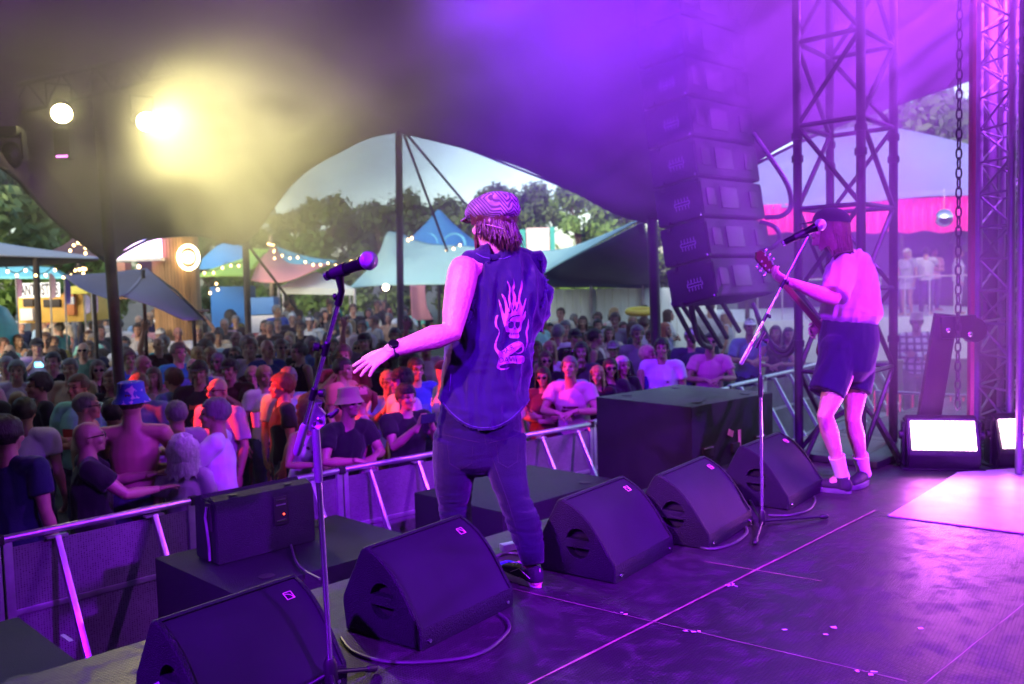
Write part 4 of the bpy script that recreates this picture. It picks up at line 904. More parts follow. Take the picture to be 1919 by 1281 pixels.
# left stand
d0 = 3.02; base = G(622, 1283, ST)
base = Vector((P(622, 1283, 3.02).x, 3.02, ST)); cl = P(590, 778, 3.02); top = P(640, 545, 2.80); low = P(556, 850, 3.09)
root = empty('mic_stand', base, label='chrome boom microphone stand in front of the crowd, cropped by the bottom edge', cat='microphone stand')
up = (cl - base).normalized(); mid = base + (cl - base) * ((905 - 1283) / (778 - 1283.0))
midp = base.lerp(cl, .79)
Geo().tube([base + up * .13, midp], .0105, n=14).obj('lower_tube', CHROME, root, world=True)
Geo().lathe([(.0135, 0), (.0145, .01), (.0145, .17), (.0135, .18)], midp - up * .02, axis=up, n=14).obj('height_grip', mat('grip_grey', (.25, .25, .27), .4, metal=.5), root, world=True)
Geo().tube([midp, cl - up * .02], .0085, n=12).obj('upper_tube', CHROME, root, world=True)
bd = (top - low).normalized(); cc = cl - bd * .0
Geo().tube([low + bd * .13, top - bd * .0], .0075, n=12).obj('boom_tube', CHROME, root, world=True)
Geo().tube([low, low + bd * .012, low + bd * .012, low + bd * .12, low + bd * .135], [.011, .0145, .0145, .0145, .010], n=14).obj('counterweight', mat('counterweight_grey', (.5, .5, .52), .45, metal=.4), root, world=True)
Geo().tube([cl + bd * -.06, cl + bd * .06], .0125, n=12).obj('boom_clutch', ALU, root, world=True)
g = Geo(); dv = Vector((1, 0, 0)); sd = bd.cross(Vector((0, 1, 0))).normalized()
pl = [cl + bd * .05, cl - bd * .04, cl - up * .045 + Vector((.012, 0, 0)), cl - up * .03 + Vector((.034, 0, 0)), cl + Vector((.038, 0, .004))]
o0 = Vector((0, -.018, 0)); g.add([p + o0 for p in pl] + [p - o0 * .3 for p in pl], [(0, 1, 2, 3, 4), (9, 8, 7, 6, 5)] + [(i, (i + 1) % 5, 5 + (i + 1) % 5, 5 + i) for i in range(5)]); g.obj('clutch_plate', ALU, root, world=True, smooth=False)
Geo().lathe([(.007, 0), (.007, .006), (.003, .008)], cl + Vector((.017, -.019, -.012)), axis=(0, -1, 0), n=10).obj('clutch_bolt', CHROME, root, world=True)
g = Geo(); g.tube([cl + Vector((.03, 0, -.005)), cl + Vector((.062, 0, .006))], .006, n=8); g.tube([cl + Vector((.055, -.0, -.004)), cl + Vector((.075, 0, .014))], .0085, n=8, round_=True); g.obj('clutch_lever', RUBBER, root, world=True)
k1 = low.lerp(top, .40); knob(root, k1 + Vector((.008, 0, 0)), (1, -.2, 0)); Geo().tube([k1 - bd * .025, k1 + bd * .02], .0115, n=12).obj('boom_collar', BLACKMET, root, world=True)
k2 = low.lerp(top, .68); knob(root, k2 + Vector((-.008, 0, 0)), (-1, -.2, .1)); Geo().tube([k2 - bd * .03, k2 + bd * .02], .0115, n=12).obj('boom_collar', BLACKMET, root, world=True)
Geo().lathe([(.02, 0), (.024, .01), (.024, .07), (.016, .09)], base + up * .06, axis=up, n=12).obj('leg_hub', BLACKMET, root, world=True)
for q in (G(700, 1262, ST), G(520, 1330, ST), G(640, 1380, ST)):
    e_ = q + Vector((0, 0, .02)); s_ = base + up * .10; Geo().tube([s_, e_], .0085, n=10).obj('leg', BLACKMET, root, world=True); d = (e_ - s_).normalized(); Geo().tube([e_ - d * .035, e_ + d * .005], .014, n=10, round_=True).obj('rubber_foot', RUBBER, root, world=True)
# mic clip and mic
ball = P(691, 488, 2.72); tail = P(612, 517, 2.80); dm = (ball - tail).normalized()
m1 = mic('handheld microphone clipped on the boom stand before the bulb strings', tail, ball, 1.12)
g = Geo(); cc = tail.lerp(ball, .30); g.tube([cc - dm * .025, cc + dm * .03], [.019, .021], n=14); g.tube([cc - Vector((0, 0, .012)), top + Vector((0, 0, -.0))], [.014, .010], n=10); g.obj('mic_clip', RUBBER, root, world=True)
Geo().tube([top - bd * .05, top + bd * .005], [.0125, .010], n=10).obj('boom_tip', BLACKMET, root, world=True)
knob(root, top - bd * .02 + Vector((-.006, 0, 0)), (-1, 0, 0), .010, .014)
# right stand
base = G(1432, 968, ST); base = Vector((P(1428, 968, 4.95).x, 4.95, ST)); cl = P(1424, 636, 4.95); top = P(1516, 440, 4.92); low = P(1392, 674, 4.96); up = (cl - base).normalized(); bd = (top - low).normalized()
root = empty('mic_stand', base, label='slim boom microphone stand between guitarist and wedge monitors', cat='microphone stand')
midp = base.lerp(cl, .72)
Geo().tube([base + up * .05, midp], .0085, n=12).obj('lower_tube', CHROME, root, world=True); Geo().tube([midp, cl], .0065, n=12).obj('upper_tube', CHROME, root, world=True)
Geo().lathe([(.011, 0), (.013, .01), (.013, .10), (.011, .12)], midp - up * .02, axis=up, n=12).obj('height_grip', BLACKMET, root, world=True)
Geo().tube([low, top], .0065, n=10).obj('boom_tube', CHROME, root, world=True); Geo().tube([low - bd * .02, low + bd * .10], .012, n=12, round_=True).obj('counterweight', ALU, root, world=True)
Geo().tube([cl - bd * .05, cl + bd * .05], .011, n=10).obj('boom_clutch', BLACKMET, root, world=True); knob(root, cl + Vector((.01, -.01, -.0)), (1, -.3, -.3), .013, .03)
for t in (.35, .62): k1 = low.lerp(top, t); Geo().tube([k1 - bd * .03, k1 + bd * .02], .0105, n=10).obj('boom_collar', BLACKMET, root, world=True); knob(root, k1 + Vector((.007, 0, 0)), (1, -.3, 0), .010, .02)
Geo().lathe([(.017, 0), (.020, .01), (.020, .06), (.013, .08)], base + up * .03, axis=up, n=12).obj('leg_hub', BLACKMET, root, world=True)
for q in (G(1547, 973, ST), G(1415, 1022, ST), G(1395, 925, ST)):
    e_ = q + Vector((0, 0, .018)); s_ = base + up * .05; Geo().tube([s_, e_], .0085, n=10).obj('leg', BLACKMET, root, world=True); d = (e_ - s_).normalized(); Geo().tube([e_ - d * .03, e_ + d * .005], .0145, n=10, round_=True).obj('rubber_foot', RUBBER, root, world=True)
ball = P(1537, 421, 4.93); tail = P(1466, 456, 4.95); mic('vocal microphone held in front of the guitarist\'s mouth', tail, ball, 1.28)
dm = (ball - tail).normalized(); g = Geo(); cc = tail.lerp(ball, .45); g.tube([cc - dm * .03, cc + dm * .03], .021, n=12); g.tube([cc - Vector((0, 0, .012)), top], [.012, .009], n=8); g.obj('mic_clip', RUBBER, root, world=True)

# ---- cables and box on the stage
def cable(pts, r, lab, m=RUBBER, group=None):
    L = [Vector(p) for p in pts]; S = []
    for i in range(len(L) - 1):
        p0, p1, p2, p3 = L[max(i - 1, 0)], L[i], L[i + 1], L[min(i + 2, len(L) - 1)]
        for k in range(7): t = k / 7; S.append(.5 * ((2 * p1) + (p2 - p0) * t + (2 * p0 - 5 * p1 + 4 * p2 - p3) * t * t + (3 * p1 - p0 - 3 * p2 + p3) * t ** 3))
    S.append(L[-1]); tag(Geo().tube(S, r, n=8).obj('stage_cable', m), lab, 'cable', group)
z = ST + .009
CABM = mat('cable_grey', (.05, .045, .05), .45)
cable([G(640, 1195, z), G(665, 1222, z), G(730, 1240, z), G(830, 1238, z), G(905, 1222, z), G(950, 1185, z), G(952, 1165, z), G(935, 1150, z)], .0075, 'black cable curling round the foot of the wedge monitor near the singer', CABM)
cable([G(1255, 990, z + .02), G(1285, 1012, z), G(1325, 1028, z), G(1370, 1020, z), G(1398, 1000, z), G(1398, 988, z)], .0085, 'black cable looping round the middle wedge monitor', CABM)
cable([G(1440, 965, z), G(1480, 965, z), G(1515, 955, z), G(1527, 940, z), G(1526, 930, z)], .007, 'thin cable at the base of the slim mic stand', CABM)
cable([G(905, 1060, z), G(925, 1045, z), G(950, 1036, z), G(975, 1038, z)], .008, 'thick cable arching between the wedges behind the canvas shoe', CABM)
cable([G(915, 1072, z), G(940, 1062, z), G(960, 1056, z), G(985, 1050, z)], .006, 'tan cable lying by the toe of the canvas shoe', mat('cable_tan', (.32, .24, .15), .5))
cable([G(925, 1062, z), G(950, 1052, z), G(975, 1056, z), G(1000, 1048, z)], .007, 'blue banded cable behind the canvas shoe', mat('cable_blue', (.03, .06, .35), .4))
cable([G(600, 1085, 1.06), G(560, 1060, 1.06), G(545, 1020, 1.06)], .007, 'thin cable leaving the front fill box connector', CABM)
c = G(962, 1030, ST); Geo_ = Geo().box((0, 0, .02), (.14, .05, .035), bev=.004); o = Geo_.obj('junction_box', ALU); o.location = (c.x, c.y, ST + .003); o.rotation_euler = (0, 0, R_(30)); tag(o, 'small silver junction box on the floor behind the singer\'s heel', 'junction box')
# cable in the handle of the first wedge
bb = Vector((-1.03, 2.74, ST)); ex = Vector((math.cos(R_(51)), math.sin(R_(51)), 0)); ny = Vector((-ex.y, ex.x, 0))
W = lambda x, y, zz: bb + ex * x + ny * y + Vector((0, 0, zz))
cable([W(-.02, .30, .015), W(-.05, .26, .09), W(-.03, .21, .13), W(.01, .19, .15)], .006, 'pale lilac cable poking from the handle of the cropped wedge monitor', mat('cable_lilac', (.3, .28, .36), .4))
cable([W(-.06, .22, .015), W(-.07, .18, .08), W(-.03, .17, .12), W(.01, .20, .13)], .006, 'second cable curling into the handle of the cropped wedge monitor', CABM)
# silver tape on the corner subwoofer
q = G(125, 1195, .985); o = Geo().box((0, 0, 0), (.12, .02, .003), Matrix.Rotation(R_(-45), 3, 'Z')).obj('tape_strip', mat('tape_dull', (.2, .2, .22), .5)); o.location = (q.x, q.y, .985); tag(o, 'crumpled silver tape on the corner subwoofer', 'tape')
# pit deck edge left
# ================================================================== people
def JV(J): return {k: (v if isinstance(v, Matrix) else Vector(v)) for k, v in J.items() if isinstance(v, (Matrix, Vector, tuple))}
def hand_geo(W, d, n, t, curl=(.25, .3, .35, .45), spread=.10, thumb=.6, s=1.0, g=None):
    """W wrist, d toward the fingers, n palm side normal, t thumb side"""
    g = g or Geo(); d = Vector(d).normalized(); n = Vector(n); n = (n - d * n.dot(d)).normalized(); t0 = Vector(t); t = (t0 - d * t0.dot(d) - n * t0.dot(n)).normalized()
    W = Vector(W)
    g.tube([W - d * .05 * s, W, W + d * .03 * s, W + d * .06 * s, W + d * .088 * s], [.030 * s, .029 * s, .036 * s, .041 * s, .040 * s], side=t, n=12, rb=[.023 * s, .019 * s, .018 * s, .0155 * s, .013 * s], round_=True)
    ln = (.074, .083, .077, .060)
    for i in range(4):
        off = (.0305 - .0203 * i); a = (1.5 - i) * spread; dd = (d * math.cos(a) + t * math.sin(a)).normalized()
        p = W + d * (.080 - .005 * abs(i - 1.2)) * s + t * off * s; pts = [p]; rr = [.0098 * s]; c = 0
        for q, fr in enumerate((.46, .30, .24)):
            c += curl[i] * (.55, 1.0, .8)[q]; dr = dd * math.cos(c) + n * math.sin(c); p = p + dr * ln[i] * fr * s; pts.append(p); rr.append((.0090, .0082, .0068)[q] * s)
        g.tube(pts, rr, n=8, round_=True)
    p = W + d * .022 * s + t * .024 * s + n * .004; td = (d * math.cos(thumb) + t * math.sin(thumb) + n * .25).normalized(); p1 = p + td * .046 * s; td2 = (td * .8 + d * .35 + n * .15).normalized(); p2 = p1 + td2 * .030 * s; p3 = p2 + td2 * .022 * s
    g.tube([p, p1, p2, p3], [.0155 * s, .0115 * s, .0100 * s, .0080 * s], n=8, round_=True)
    return g
def head_geo(g, Mh, fem=False, s=1.0):
    """Mh maps head space (face toward -Y, origin at the head centre) to the body's space"""
    R3 = Mh.to_3x3()
    def T(p): return Mh @ Vector(p)
    def el(c, r): g.ell(T(c), [x * s for x in r], R3.normalized() if False else R3, 16, 10)
    el((0, .012, .030), (.074, .094, .088)); el((0, -.028, -.005), (.060, .066, .092)); el((0, -.044, -.066), (.042 if not fem else .036, .046, .042)); el((0, .03, -.02), (.066, .070, .07))
    el((0, -.084, -.088), (.018, .016, .016))
    sd = R3 @ Vector((1, 0, 0))
    g.tube([T((0, -.088, .022)), T((0, -.104, -.002)), T((0, -.114, -.018)), T((0, -.100, -.026))], [.008, .0105, .0145, .011], side=sd, n=8, round_=True)
    g.tube([T((-.046, -.066, .036)), T((-.025, -.086, .040)), T((0, -.088, .034)), T((.025, -.086, .040)), T((.046, -.066, .036))], .011, n=7, round_=True)
    for x in (-1, 1):
        el((x * .075, .012, -.004), (.009, .018, .031)); el((x * .040, -.066, -.022), (.022, .022, .022))
    el((0, -.092, -.047), (.021, .012, .0055)); el((0, -.091, -.059), (.018, .012, .0060))
def face_mats(me, Mh, spec=True):
    for m in (EYE, LIP): me.materials.append(m)
    inv = Mh.inverted(); mi = np.zeros(len(me.polygons), int)
    for p in me.polygons:
        c = inv @ p.center
        if c.y > -.045 or abs(c.z) > .09: continue
        x = abs(c.x)
        if ((x - .031) / .0155) ** 2 + ((c.z - .013) / .0065) ** 2 < 1: mi[p.index] = 1
        elif ((x - .033) / .021) ** 2 + ((c.z - .040) / .0042) ** 2 < 1: mi[p.index] = 1
        elif (x / .024) ** 2 + ((c.z + .053) / .0075) ** 2 < 1: mi[p.index] = 2
    me.polygons.foreach_set('material_index', mi)
def body_mesh(J, voxel, fem=False, hands=None, hv=.0032, top=True):
    """J: joints. one continuous skin"""
    g = Geo(); V = JV(J); Mh = V['head']; sd = V['side']
    w_ = .88 if fem else 1.0; W = V.get('gw', None); k_ = J.get('bulk', 1.0)
    pel, ch, nk = V['pelvis'], V['chest'], V['neck']
    wa = pel.lerp(ch, .45)
    g.tube([pel - (ch - pel).normalized() * .06, pel, wa, ch, ch.lerp(nk, .55), nk], [.13 * k_, .155 * k_, .138 * w_ * k_, .168 * w_ * k_, .15 * w_ * k_, .065], side=sd, n=18, rb=[.10 * k_, .115 * k_, .10 * k_, .115 * k_, .09 * k_, .06], round_=True)
    hc = Mh @ Vector((0, .02, -.05)); g.tube([nk - (hc - nk).normalized() * .04, nk.lerp(hc, .5), hc], [.074 * w_, .061 * w_, .058 * w_], side=sd, n=12)
    for s in 'LR':
        S, E_, Wr = V['s' + s], V['e' + s], V['w' + s]; am = J.get('arm', 1.0) * (.85 if fem else 1)
        g.tube([nk.lerp(S, .25) - Vector((0, 0, .02)), nk.lerp(S, .6) - Vector((0, 0, .012)), S], [.05, .055 * min(am, 1), .056 * min(am, 1.05)], n=10)
        g.tube([S, S.lerp(E_, .3), S.lerp(E_, .7), E_, E_.lerp(Wr, .28), E_.lerp(Wr, .65), Wr], [.058 * am, .056 * am, .047 * am, .041 * am, .045 * am, .034 * am, .0265 * am], n=12, round_=True)
        H, K, A, T_ = V['h' + s], V['k' + s], V['a' + s], V['t' + s]; lg = J.get('leg', 1.0)
        g.tube([H, H.lerp(K, .35), H.lerp(K, .8), K, K.lerp(A, .3), K.lerp(A, .7), A], [.088 * lg, .083 * lg, .060 * lg, .053 * lg, .058 * lg, .040 * lg, .033 * lg], n=12, round_=True)
        hl = A + (A - T_) * .25; hl.z = A.z - .045; g.tube([hl, A.lerp(T_, .4) - Vector((0, 0, .02)), T_], [.032, .04, .036], side=(T_ - A).cross(Vector((0, 0, 1))), n=10, rb=[.035, .034, .022], round_=True)
    if fem:
        f = Vector(J.get('front', (0, -1, 0)))
        for s in (-1, 1): g.ell(ch + sd * .07 * s + f * .085 - Vector((0, 0, .02)), (.062, .058, .062))
    head_geo(g, Mh, fem, J.get('hs', 1.0)); me = remesh(g, voxel, 5)
    parts = [me]
    for s in 'LR':
        hd = J.get('hand' + s)
        if hd:
            hg = hand_geo(V['w' + s], **hd); parts.append(remesh(hg, hv, 3))
    return join(parts) if len(parts) > 1 else me
def top_mesh(J, voxel, fem=False, sleeve=.55, grow=.018, fold=.010, hem=.12, loose=1.0, seed=0):
    g = Geo(); V = JV(J); sd = V['side']; w_ = .9 if fem else 1.0; k_ = J.get('bulk', 1.0)
    pel, ch, nk = V['pelvis'], V['chest'], V['neck']; q = grow; ax = (ch - pel).normalized(); wa = pel.lerp(ch, .45)
    g.tube([pel - ax * hem * .5, pel + ax * .02, wa, ch, ch.lerp(nk, .5), nk - (nk - ch).normalized() * .035], [.165 * k_ + q, .165 * k_ + q, (.150 * w_ * k_ + q) * loose, .175 * w_ * k_ + q, .15 * w_ * k_ + q, .085], side=sd, n=22, rb=[.125 * k_ + q, .125 * k_ + q, (.112 * k_ + q) * loose, .120 * k_ + q, .092 * k_ + q, .075])
    if fem:
        f = Vector(J.get('front', (0, -1, 0)))
        for s in (-1, 1): g.ell(ch + sd * .07 * s + f * .088 - Vector((0, 0, .02)), (.07, .066, .068))
    for s in 'LR':
        S, E_, Wr = V['s' + s], V['e' + s], V['w' + s]; am = J.get('arm', 1.0) * (.85 if fem else 1)
        if sleeve > 0:
            g.tube([nk.lerp(S, .3) - Vector((0, 0, .01)), nk.lerp(S, .7) - Vector((0, 0, .006)), S], [.054, .062 + q * .4, .066 * am + q * .5], n=12, round_=True)
            if sleeve <= 1: pts = [S, S.lerp(E_, sleeve * .5), S.lerp(E_, sleeve)]; rr = [.066 * am + q * .4, .065 * am + q * .6, .062 * am + q * .6]
            else: pts = [S, S.lerp(E_, .5), E_, E_.lerp(Wr, .5), E_.lerp(Wr, .95)]; rr = [.066 * am + q * .4, .060 * am + q * .4, .052 * am + q * .4, .048 * am, .040]
            g.tube(pts, rr, n=12, round_=sleeve > 1)
            g.ell(S, (.068 * am + q * .4,) * 3, nu=10, nv=7)
        else: g.tube([nk.lerp(S, .45) - Vector((0, 0, .012)), nk.lerp(S, .75) - Vector((0, 0, .02))], [.058, .055], n=10)
    me = remesh(g, voxel, 4)
    crumple(me, fold, 6.0, (1, 1, .45), seed, True); return me
def trousers_mesh(J, voxel, length=1.0, grow=.02, fold=.008, seed=0):
    g = Geo(); V = JV(J); sd = V['side']; pel = V['pelvis']; ax = (V['chest'] - pel).normalized(); lg = J.get('leg', 1.0); k_ = J.get('bulk', 1.0)
    g.tube([pel - ax * .10, pel, pel + ax * .07], [.16 * k_, .172 * k_, .160 * k_], side=sd, n=18, rb=[.12 * k_, .13 * k_, .118 * k_])
    for s in 'LR':
        H, K, A = V['h' + s], V['k' + s], V['a' + s]
        if length >= 1: pts = [H + ax * .02, H.lerp(K, .35), H.lerp(K, .8), K, K.lerp(A, .3), K.lerp(A, .7), A]; rr = [.098 * lg, .092 * lg, .068 * lg + grow * .3, .060 * lg + grow * .3, .062 * lg + grow * .3, .050 * lg + grow * .3, .045 * lg + grow * .3]
        else: pts = [H + ax * .02, H.lerp(K, length * .5), H.lerp(K, length)]; rr = [.105 * lg, .105 * lg + grow * .5, .10 * lg + grow]
        g.tube(pts, rr, n=14)
    me = remesh(g, voxel, 3); crumple(me, fold, 9, (1, 1, 1.3), seed, True); return me
def hair_mesh(style, Mh=None, seed=0, res=1):
    """hair in head space; face toward -Y"""
    g = Geo(); nu, nv = 30 * res, 20 * res
    if style in ('short', 'crew', 'long', 'bob', 'pony', 'bun', 'fringe', 'messy'):
        k = {'short': 1.11, 'crew': 1.06, 'messy': 1.15}.get(style, 1.08); g.ell((0, .018, .036), (.081 * k, .100 * k, .092 * k), nu=nu, nv=nv)
    elif style == 'curly': g.ell((0, .03, .02), (.13, .13, .15), nu=nu, nv=nv)
    me = g.mesh('hair', smooth=False); bm = bmesh.new(); bm.from_mesh(me)
    def cut(c):
        if style == 'curly': return (c.y < -.035 and c.z < .06 and abs(c.x) < .065) 
        front = -.062 + .9 * max(0, c.z - .075) * -1
        low = {'short': -.035, 'crew': -.03, 'messy': -.05}.get(style, -.06)
        if style == 'fringe': return c.z < .048 and c.y < .0 or c.z < -.05
        if c.z < .066 and c.y < -.045 + max(0, -.02 - c.z) * .5: return True
        if style in ('short', 'crew', 'messy') and c.z < .0 and c.y < .012: return True
        return c.z < low
    bmesh.ops.delete(bm, geom=[f for f in bm.faces if cut(f.calc_center_median())], context='FACES')
    if style == 'fringe': pass
    bm.to_mesh(me); bm.free()
    g2 = Geo(); g2.add([v.co[:] for v in me.vertices], [p.vertices[:] for p in me.polygons])
    if style in ('long', 'bob', 'curly'):
        L = {'long': -.26, 'bob': -.12, 'curly': -.20}[style]; wv = .115 if style == 'curly' else .088
        n = 26; rows = 9; vs = []
        for i in range(rows):
            t = i / (rows - 1); z = .06 + (L - .06) * t
            for j in range(n + 1):
                a = R_(-38) + (R_(256)) * j / n; rx = wv * (1 + .25 * t - .1 * t * t); ry = (.105 + .015 * t) * (1.1 if style == 'curly' else 1) * (1 - .25 * t * (style == 'long'))
                vs.append(Vector((rx * math.cos(a), .02 + ry * math.sin(a), z - .02 * math.sin(j * 1.7) * t)))
        g2.add(vs, [(i * (n + 1) + j, i * (n + 1) + j + 1, (i + 1) * (n + 1) + j + 1, (i + 1) * (n + 1) + j) for i in range(rows - 1) for j in range(n)])
    if style == 'pony': g2.tube([(0, .11, .06), (0, .15, .03), (0, .16, -.05), (0, .13, -.13)], [.022, .034, .030, .008], n=10, round_=True)
    if style == 'bun': g2.ell((0, .10, .10), (.042, .042, .042))
    if style == 'fringeband': pass
    me = g2.mesh('hair'); me.polygons.foreach_set('use_smooth', [True] * len(me.polygons))
    amp = {'curly': .022, 'messy': .014, 'long': .007, 'bob': .007, 'crew': .005, 'short': .010}.get(style, .008)
    crumple(me, amp, 26 if style != 'curly' else 20, (1, 1, .35 if style != 'curly' else 1), seed, True)
    return me
def hat_mesh(kind):
    g = Geo()
    if kind in ('cap', 'backcap'):
        n = 20; rows = 7; vs = []
        for i in range(rows):
            th = R_(90) * i / (rows - 1)
            for j in range(n):
                a = 2 * math.pi * j / n; vs.append(Vector((.090 * math.cos(th) * math.cos(a), .012 + .109 * math.cos(th) * math.sin(a), .052 + .083 * math.sin(th) ** .9)))
        g.add(vs, [(i * n + j, i * n + (j + 1) % n, (i + 1) * n + (j + 1) % n, (i + 1) * n + j) for i in range(rows - 1) for j in range(n)])
        s = -1 if kind == 'cap' else 1; br = []; n = 12
        for k in (0, 1):
            for j in range(n + 1):
                a = R_(20) + R_(140) * j / n; r = 1 if k == 0 else 1.72
                br.append(Vector((.088 * math.cos(a) * (1 if k == 0 else .96), .012 + s * (.106 * math.sin(a) * r), .056 - (.022 * math.sin(a) if k else 0))))
        g.add(br, [(j, j + 1, n + 2 + j, n + 1 + j) for j in range(n)])
    else:
        R0, R1, H, fl = {'bucket': (.098, .135, .085, -.045), 'straw': (.095, .17, .085, -.012), 'trilby': (.094, .135, .10, .0)}[kind]
        prof = [(R1, .055 + fl), (R0 * 1.05, .058), (R0, .075), (R0 * .93, .058 + H), (R0 * .75, .066 + H), (.001, .068 + H)]
        n = 24; vs = [Vector((r * math.cos(2 * math.pi * j / n) * .93, .010 + r * 1.12 * math.sin(2 * math.pi * j / n), z)) for r, z in prof for j in range(n)]
        g.add(vs, [(i * n + j, i * n + (j + 1) % n, (i + 1) * n + (j + 1) % n, (i + 1) * n + j) for i in range(5) for j in range(n)])
    me = g.mesh('hat'); return me
def glasses_mesh(dark=True):
    g = Geo()
    for s in (-1, 1):
        if dark: g.ell((s * .033, -.098, .012), (.026, .006, .020), nu=12, nv=6)
        else:
            g.tube([(s * .033 + .025 * math.cos(R_(a)), -.102, .012 + .018 * math.sin(R_(a))) for a in range(0, 361, 30)], .0022, n=4)
        g.tube([(s * .056, -.094, .018), (s * .080, -.03, .016), (s * .082, .02, .008)], .003, n=4)
    g.tube([(-.012, -.104, .016), (.012, -.104, .016)], .003, n=4); return g.mesh('glasses')
def Hm(loc, yaw=0, pitch=0, roll=0):
    return Matrix.Translation(Vector(loc)) @ Matrix.Rotation(yaw, 4, 'Z') @ Matrix.Rotation(roll, 4, 'Y') @ Matrix.Rotation(pitch, 4, 'X')

# ---- crowd templates (face toward -Y, feet at the origin, 1.75 m)
def pose(name, fem):
    sh = .175 if fem else .195
    J = dict(pelvis=(0, 0, .95), chest=(0, 0, 1.26), neck=(0, .012, 1.462), side=(1, 0, 0), sL=(sh, .01, 1.41), sR=(-sh, .01, 1.41), hL=(.09, 0, .90), hR=(-.09, 0, .90), kL=(.10, -.02, .48), kR=(-.10, -.02, .48), aL=(.11, .02, .09), aR=(-.11, .02, .09), tL=(.14, -.16, .035), tR=(-.14, -.16, .035))
    J['head'] = Hm((0, -.01, 1.617)); f = 1
    def arms(eL, wL, eR, wR, hL, hR): J.update(eL=eL, wL=wL, eR=eR, wR=wR, handL=hL, handR=hR)
    dn = dict(d=(0, -.1, -1), n=(0, 0, 0), t=(0, -1, 0))
    if name == 'down': arms((.25, .03, 1.13), (.26, -.06, .88), (-.25, .03, 1.13), (-.26, -.06, .88), dict(d=(0, -.15, -1), n=(-1, 0, 0), t=(0, -1, 0)), dict(d=(0, -.15, -1), n=(1, 0, 0), t=(0, -1, 0)))
    elif name == 'fold': arms((.25, -.04, 1.14), (-.04, -.20, 1.17), (-.25, -.04, 1.14), (.04, -.23, 1.12), dict(d=(-1, 0, .1), n=(0, 1, 0), t=(0, 0, 1)), dict(d=(1, 0, .1), n=(0, 1, 0), t=(0, 0, 1)))
    elif name == 'lean':
        J.update(chest=(0, -.09, 1.23), neck=(0, -.13, 1.42), sL=(sh, -.13, 1.37), sR=(-sh, -.13, 1.37)); J['head'] = Hm((0, -.19, 1.60), 0, R_(-6))
        arms((.29, -.22, 1.14), (.07, -.42, 1.16), (-.29, -.22, 1.14), (-.07, -.42, 1.14), dict(d=(-1, -.25, -.3), n=(0, .3, -1), t=(0, -1, .2)), dict(d=(1, -.25, -.3), n=(0, .3, -1), t=(0, -1, .2)))
    elif name == 'raise': arms((.25, .03, 1.13), (.26, -.06, .88), (-.28, -.07, 1.58), (-.24, -.17, 1.84), dict(d=(0, -.15, -1), n=(-1, 0, 0), t=(0, -1, 0)), dict(d=(.1, -.1, 1), n=(0, -1, 0), t=(1, 0, 0), curl=(.1, .1, .15, .2), spread=.2)); 
    elif name == 'phone': arms((.23, -.16, 1.20), (.07, -.34, 1.40), (-.23, -.16, 1.20), (-.07, -.34, 1.40), dict(d=(-.4, -.2, 1), n=(-.9, 0, -.3), t=(0, 1, .2), curl=(.7, .7, .7, .7)), dict(d=(.4, -.2, 1), n=(.9, 0, -.3), t=(0, 1, .2), curl=(.7, .7, .7, .7)))
    elif name == 'up': arms((.30, -.05, 1.67), (.13, -.12, 1.92), (-.30, -.05, 1.67), (-.13, -.12, 1.92), dict(d=(-.5, 0, 1), n=(-.8, 0, -.4), t=(0, -1, 0)), dict(d=(.5, 0, 1), n=(.8, 0, -.4), t=(0, -1, 0)))
    elif name == 'reach': arms((.24, -.20, 1.24), (.14, -.46, 1.27), (-.24, -.20, 1.22), (-.10, -.44, 1.20), dict(d=(0, -1, .15), n=(0, 0, -1), t=(-1, 0, 0), curl=(.2, .2, .2, .3), spread=.18), dict(d=(.1, -1, .1), n=(0, 0, -1), t=(1, 0, 0), curl=(.2, .2, .2, .3), spread=.18))
    elif name == 'drink': arms((.25, .0, 1.13), (.20, -.20, .98), (-.27, -.14, 1.24), (-.07, -.20, 1.47), dict(d=(-.5, -1, 0), n=(-1, 0, 0), t=(0, 0, 1)), dict(d=(.6, .1, .9), n=(.6, 0, -.6), t=(0, 1, .2), curl=(.8, .8, .8, .8)))
    J['arm'] = 1.0; J['front'] = (0, -1, 0); return J
TC = {}
def T_body(pn, fem):
    k = ('b', pn, fem)
    if k not in TC:
        J = pose(pn, fem); me = body_mesh(J, .0095, fem, hv=.0042); me.materials.append(SKIN); face_mats(me, J['head']); TC[k] = me
    return TC[k]
def T_top(pn, fem, sl):
    k = ('t', pn, fem, sl)
    if k not in TC: me = top_mesh(pose(pn, fem), .012, fem, sl, seed=len(TC)); me.materials.append(CLOTH); TC[k] = me
    return TC[k]
def T_leg(fem, ln):
    k = ('l', fem, ln)
    if k not in TC: me = trousers_mesh(pose('down', fem), .014, ln); me.materials.append(CLOTH); TC[k] = me
    return TC[k]
def T_x(kind, f, m):
    if kind not in TC: me = f(); me.materials.append(m); TC[kind] = me
    return TC[kind]
SUNG = mat('dark_lens', (.01, .01, .012), .2)
USED = set()
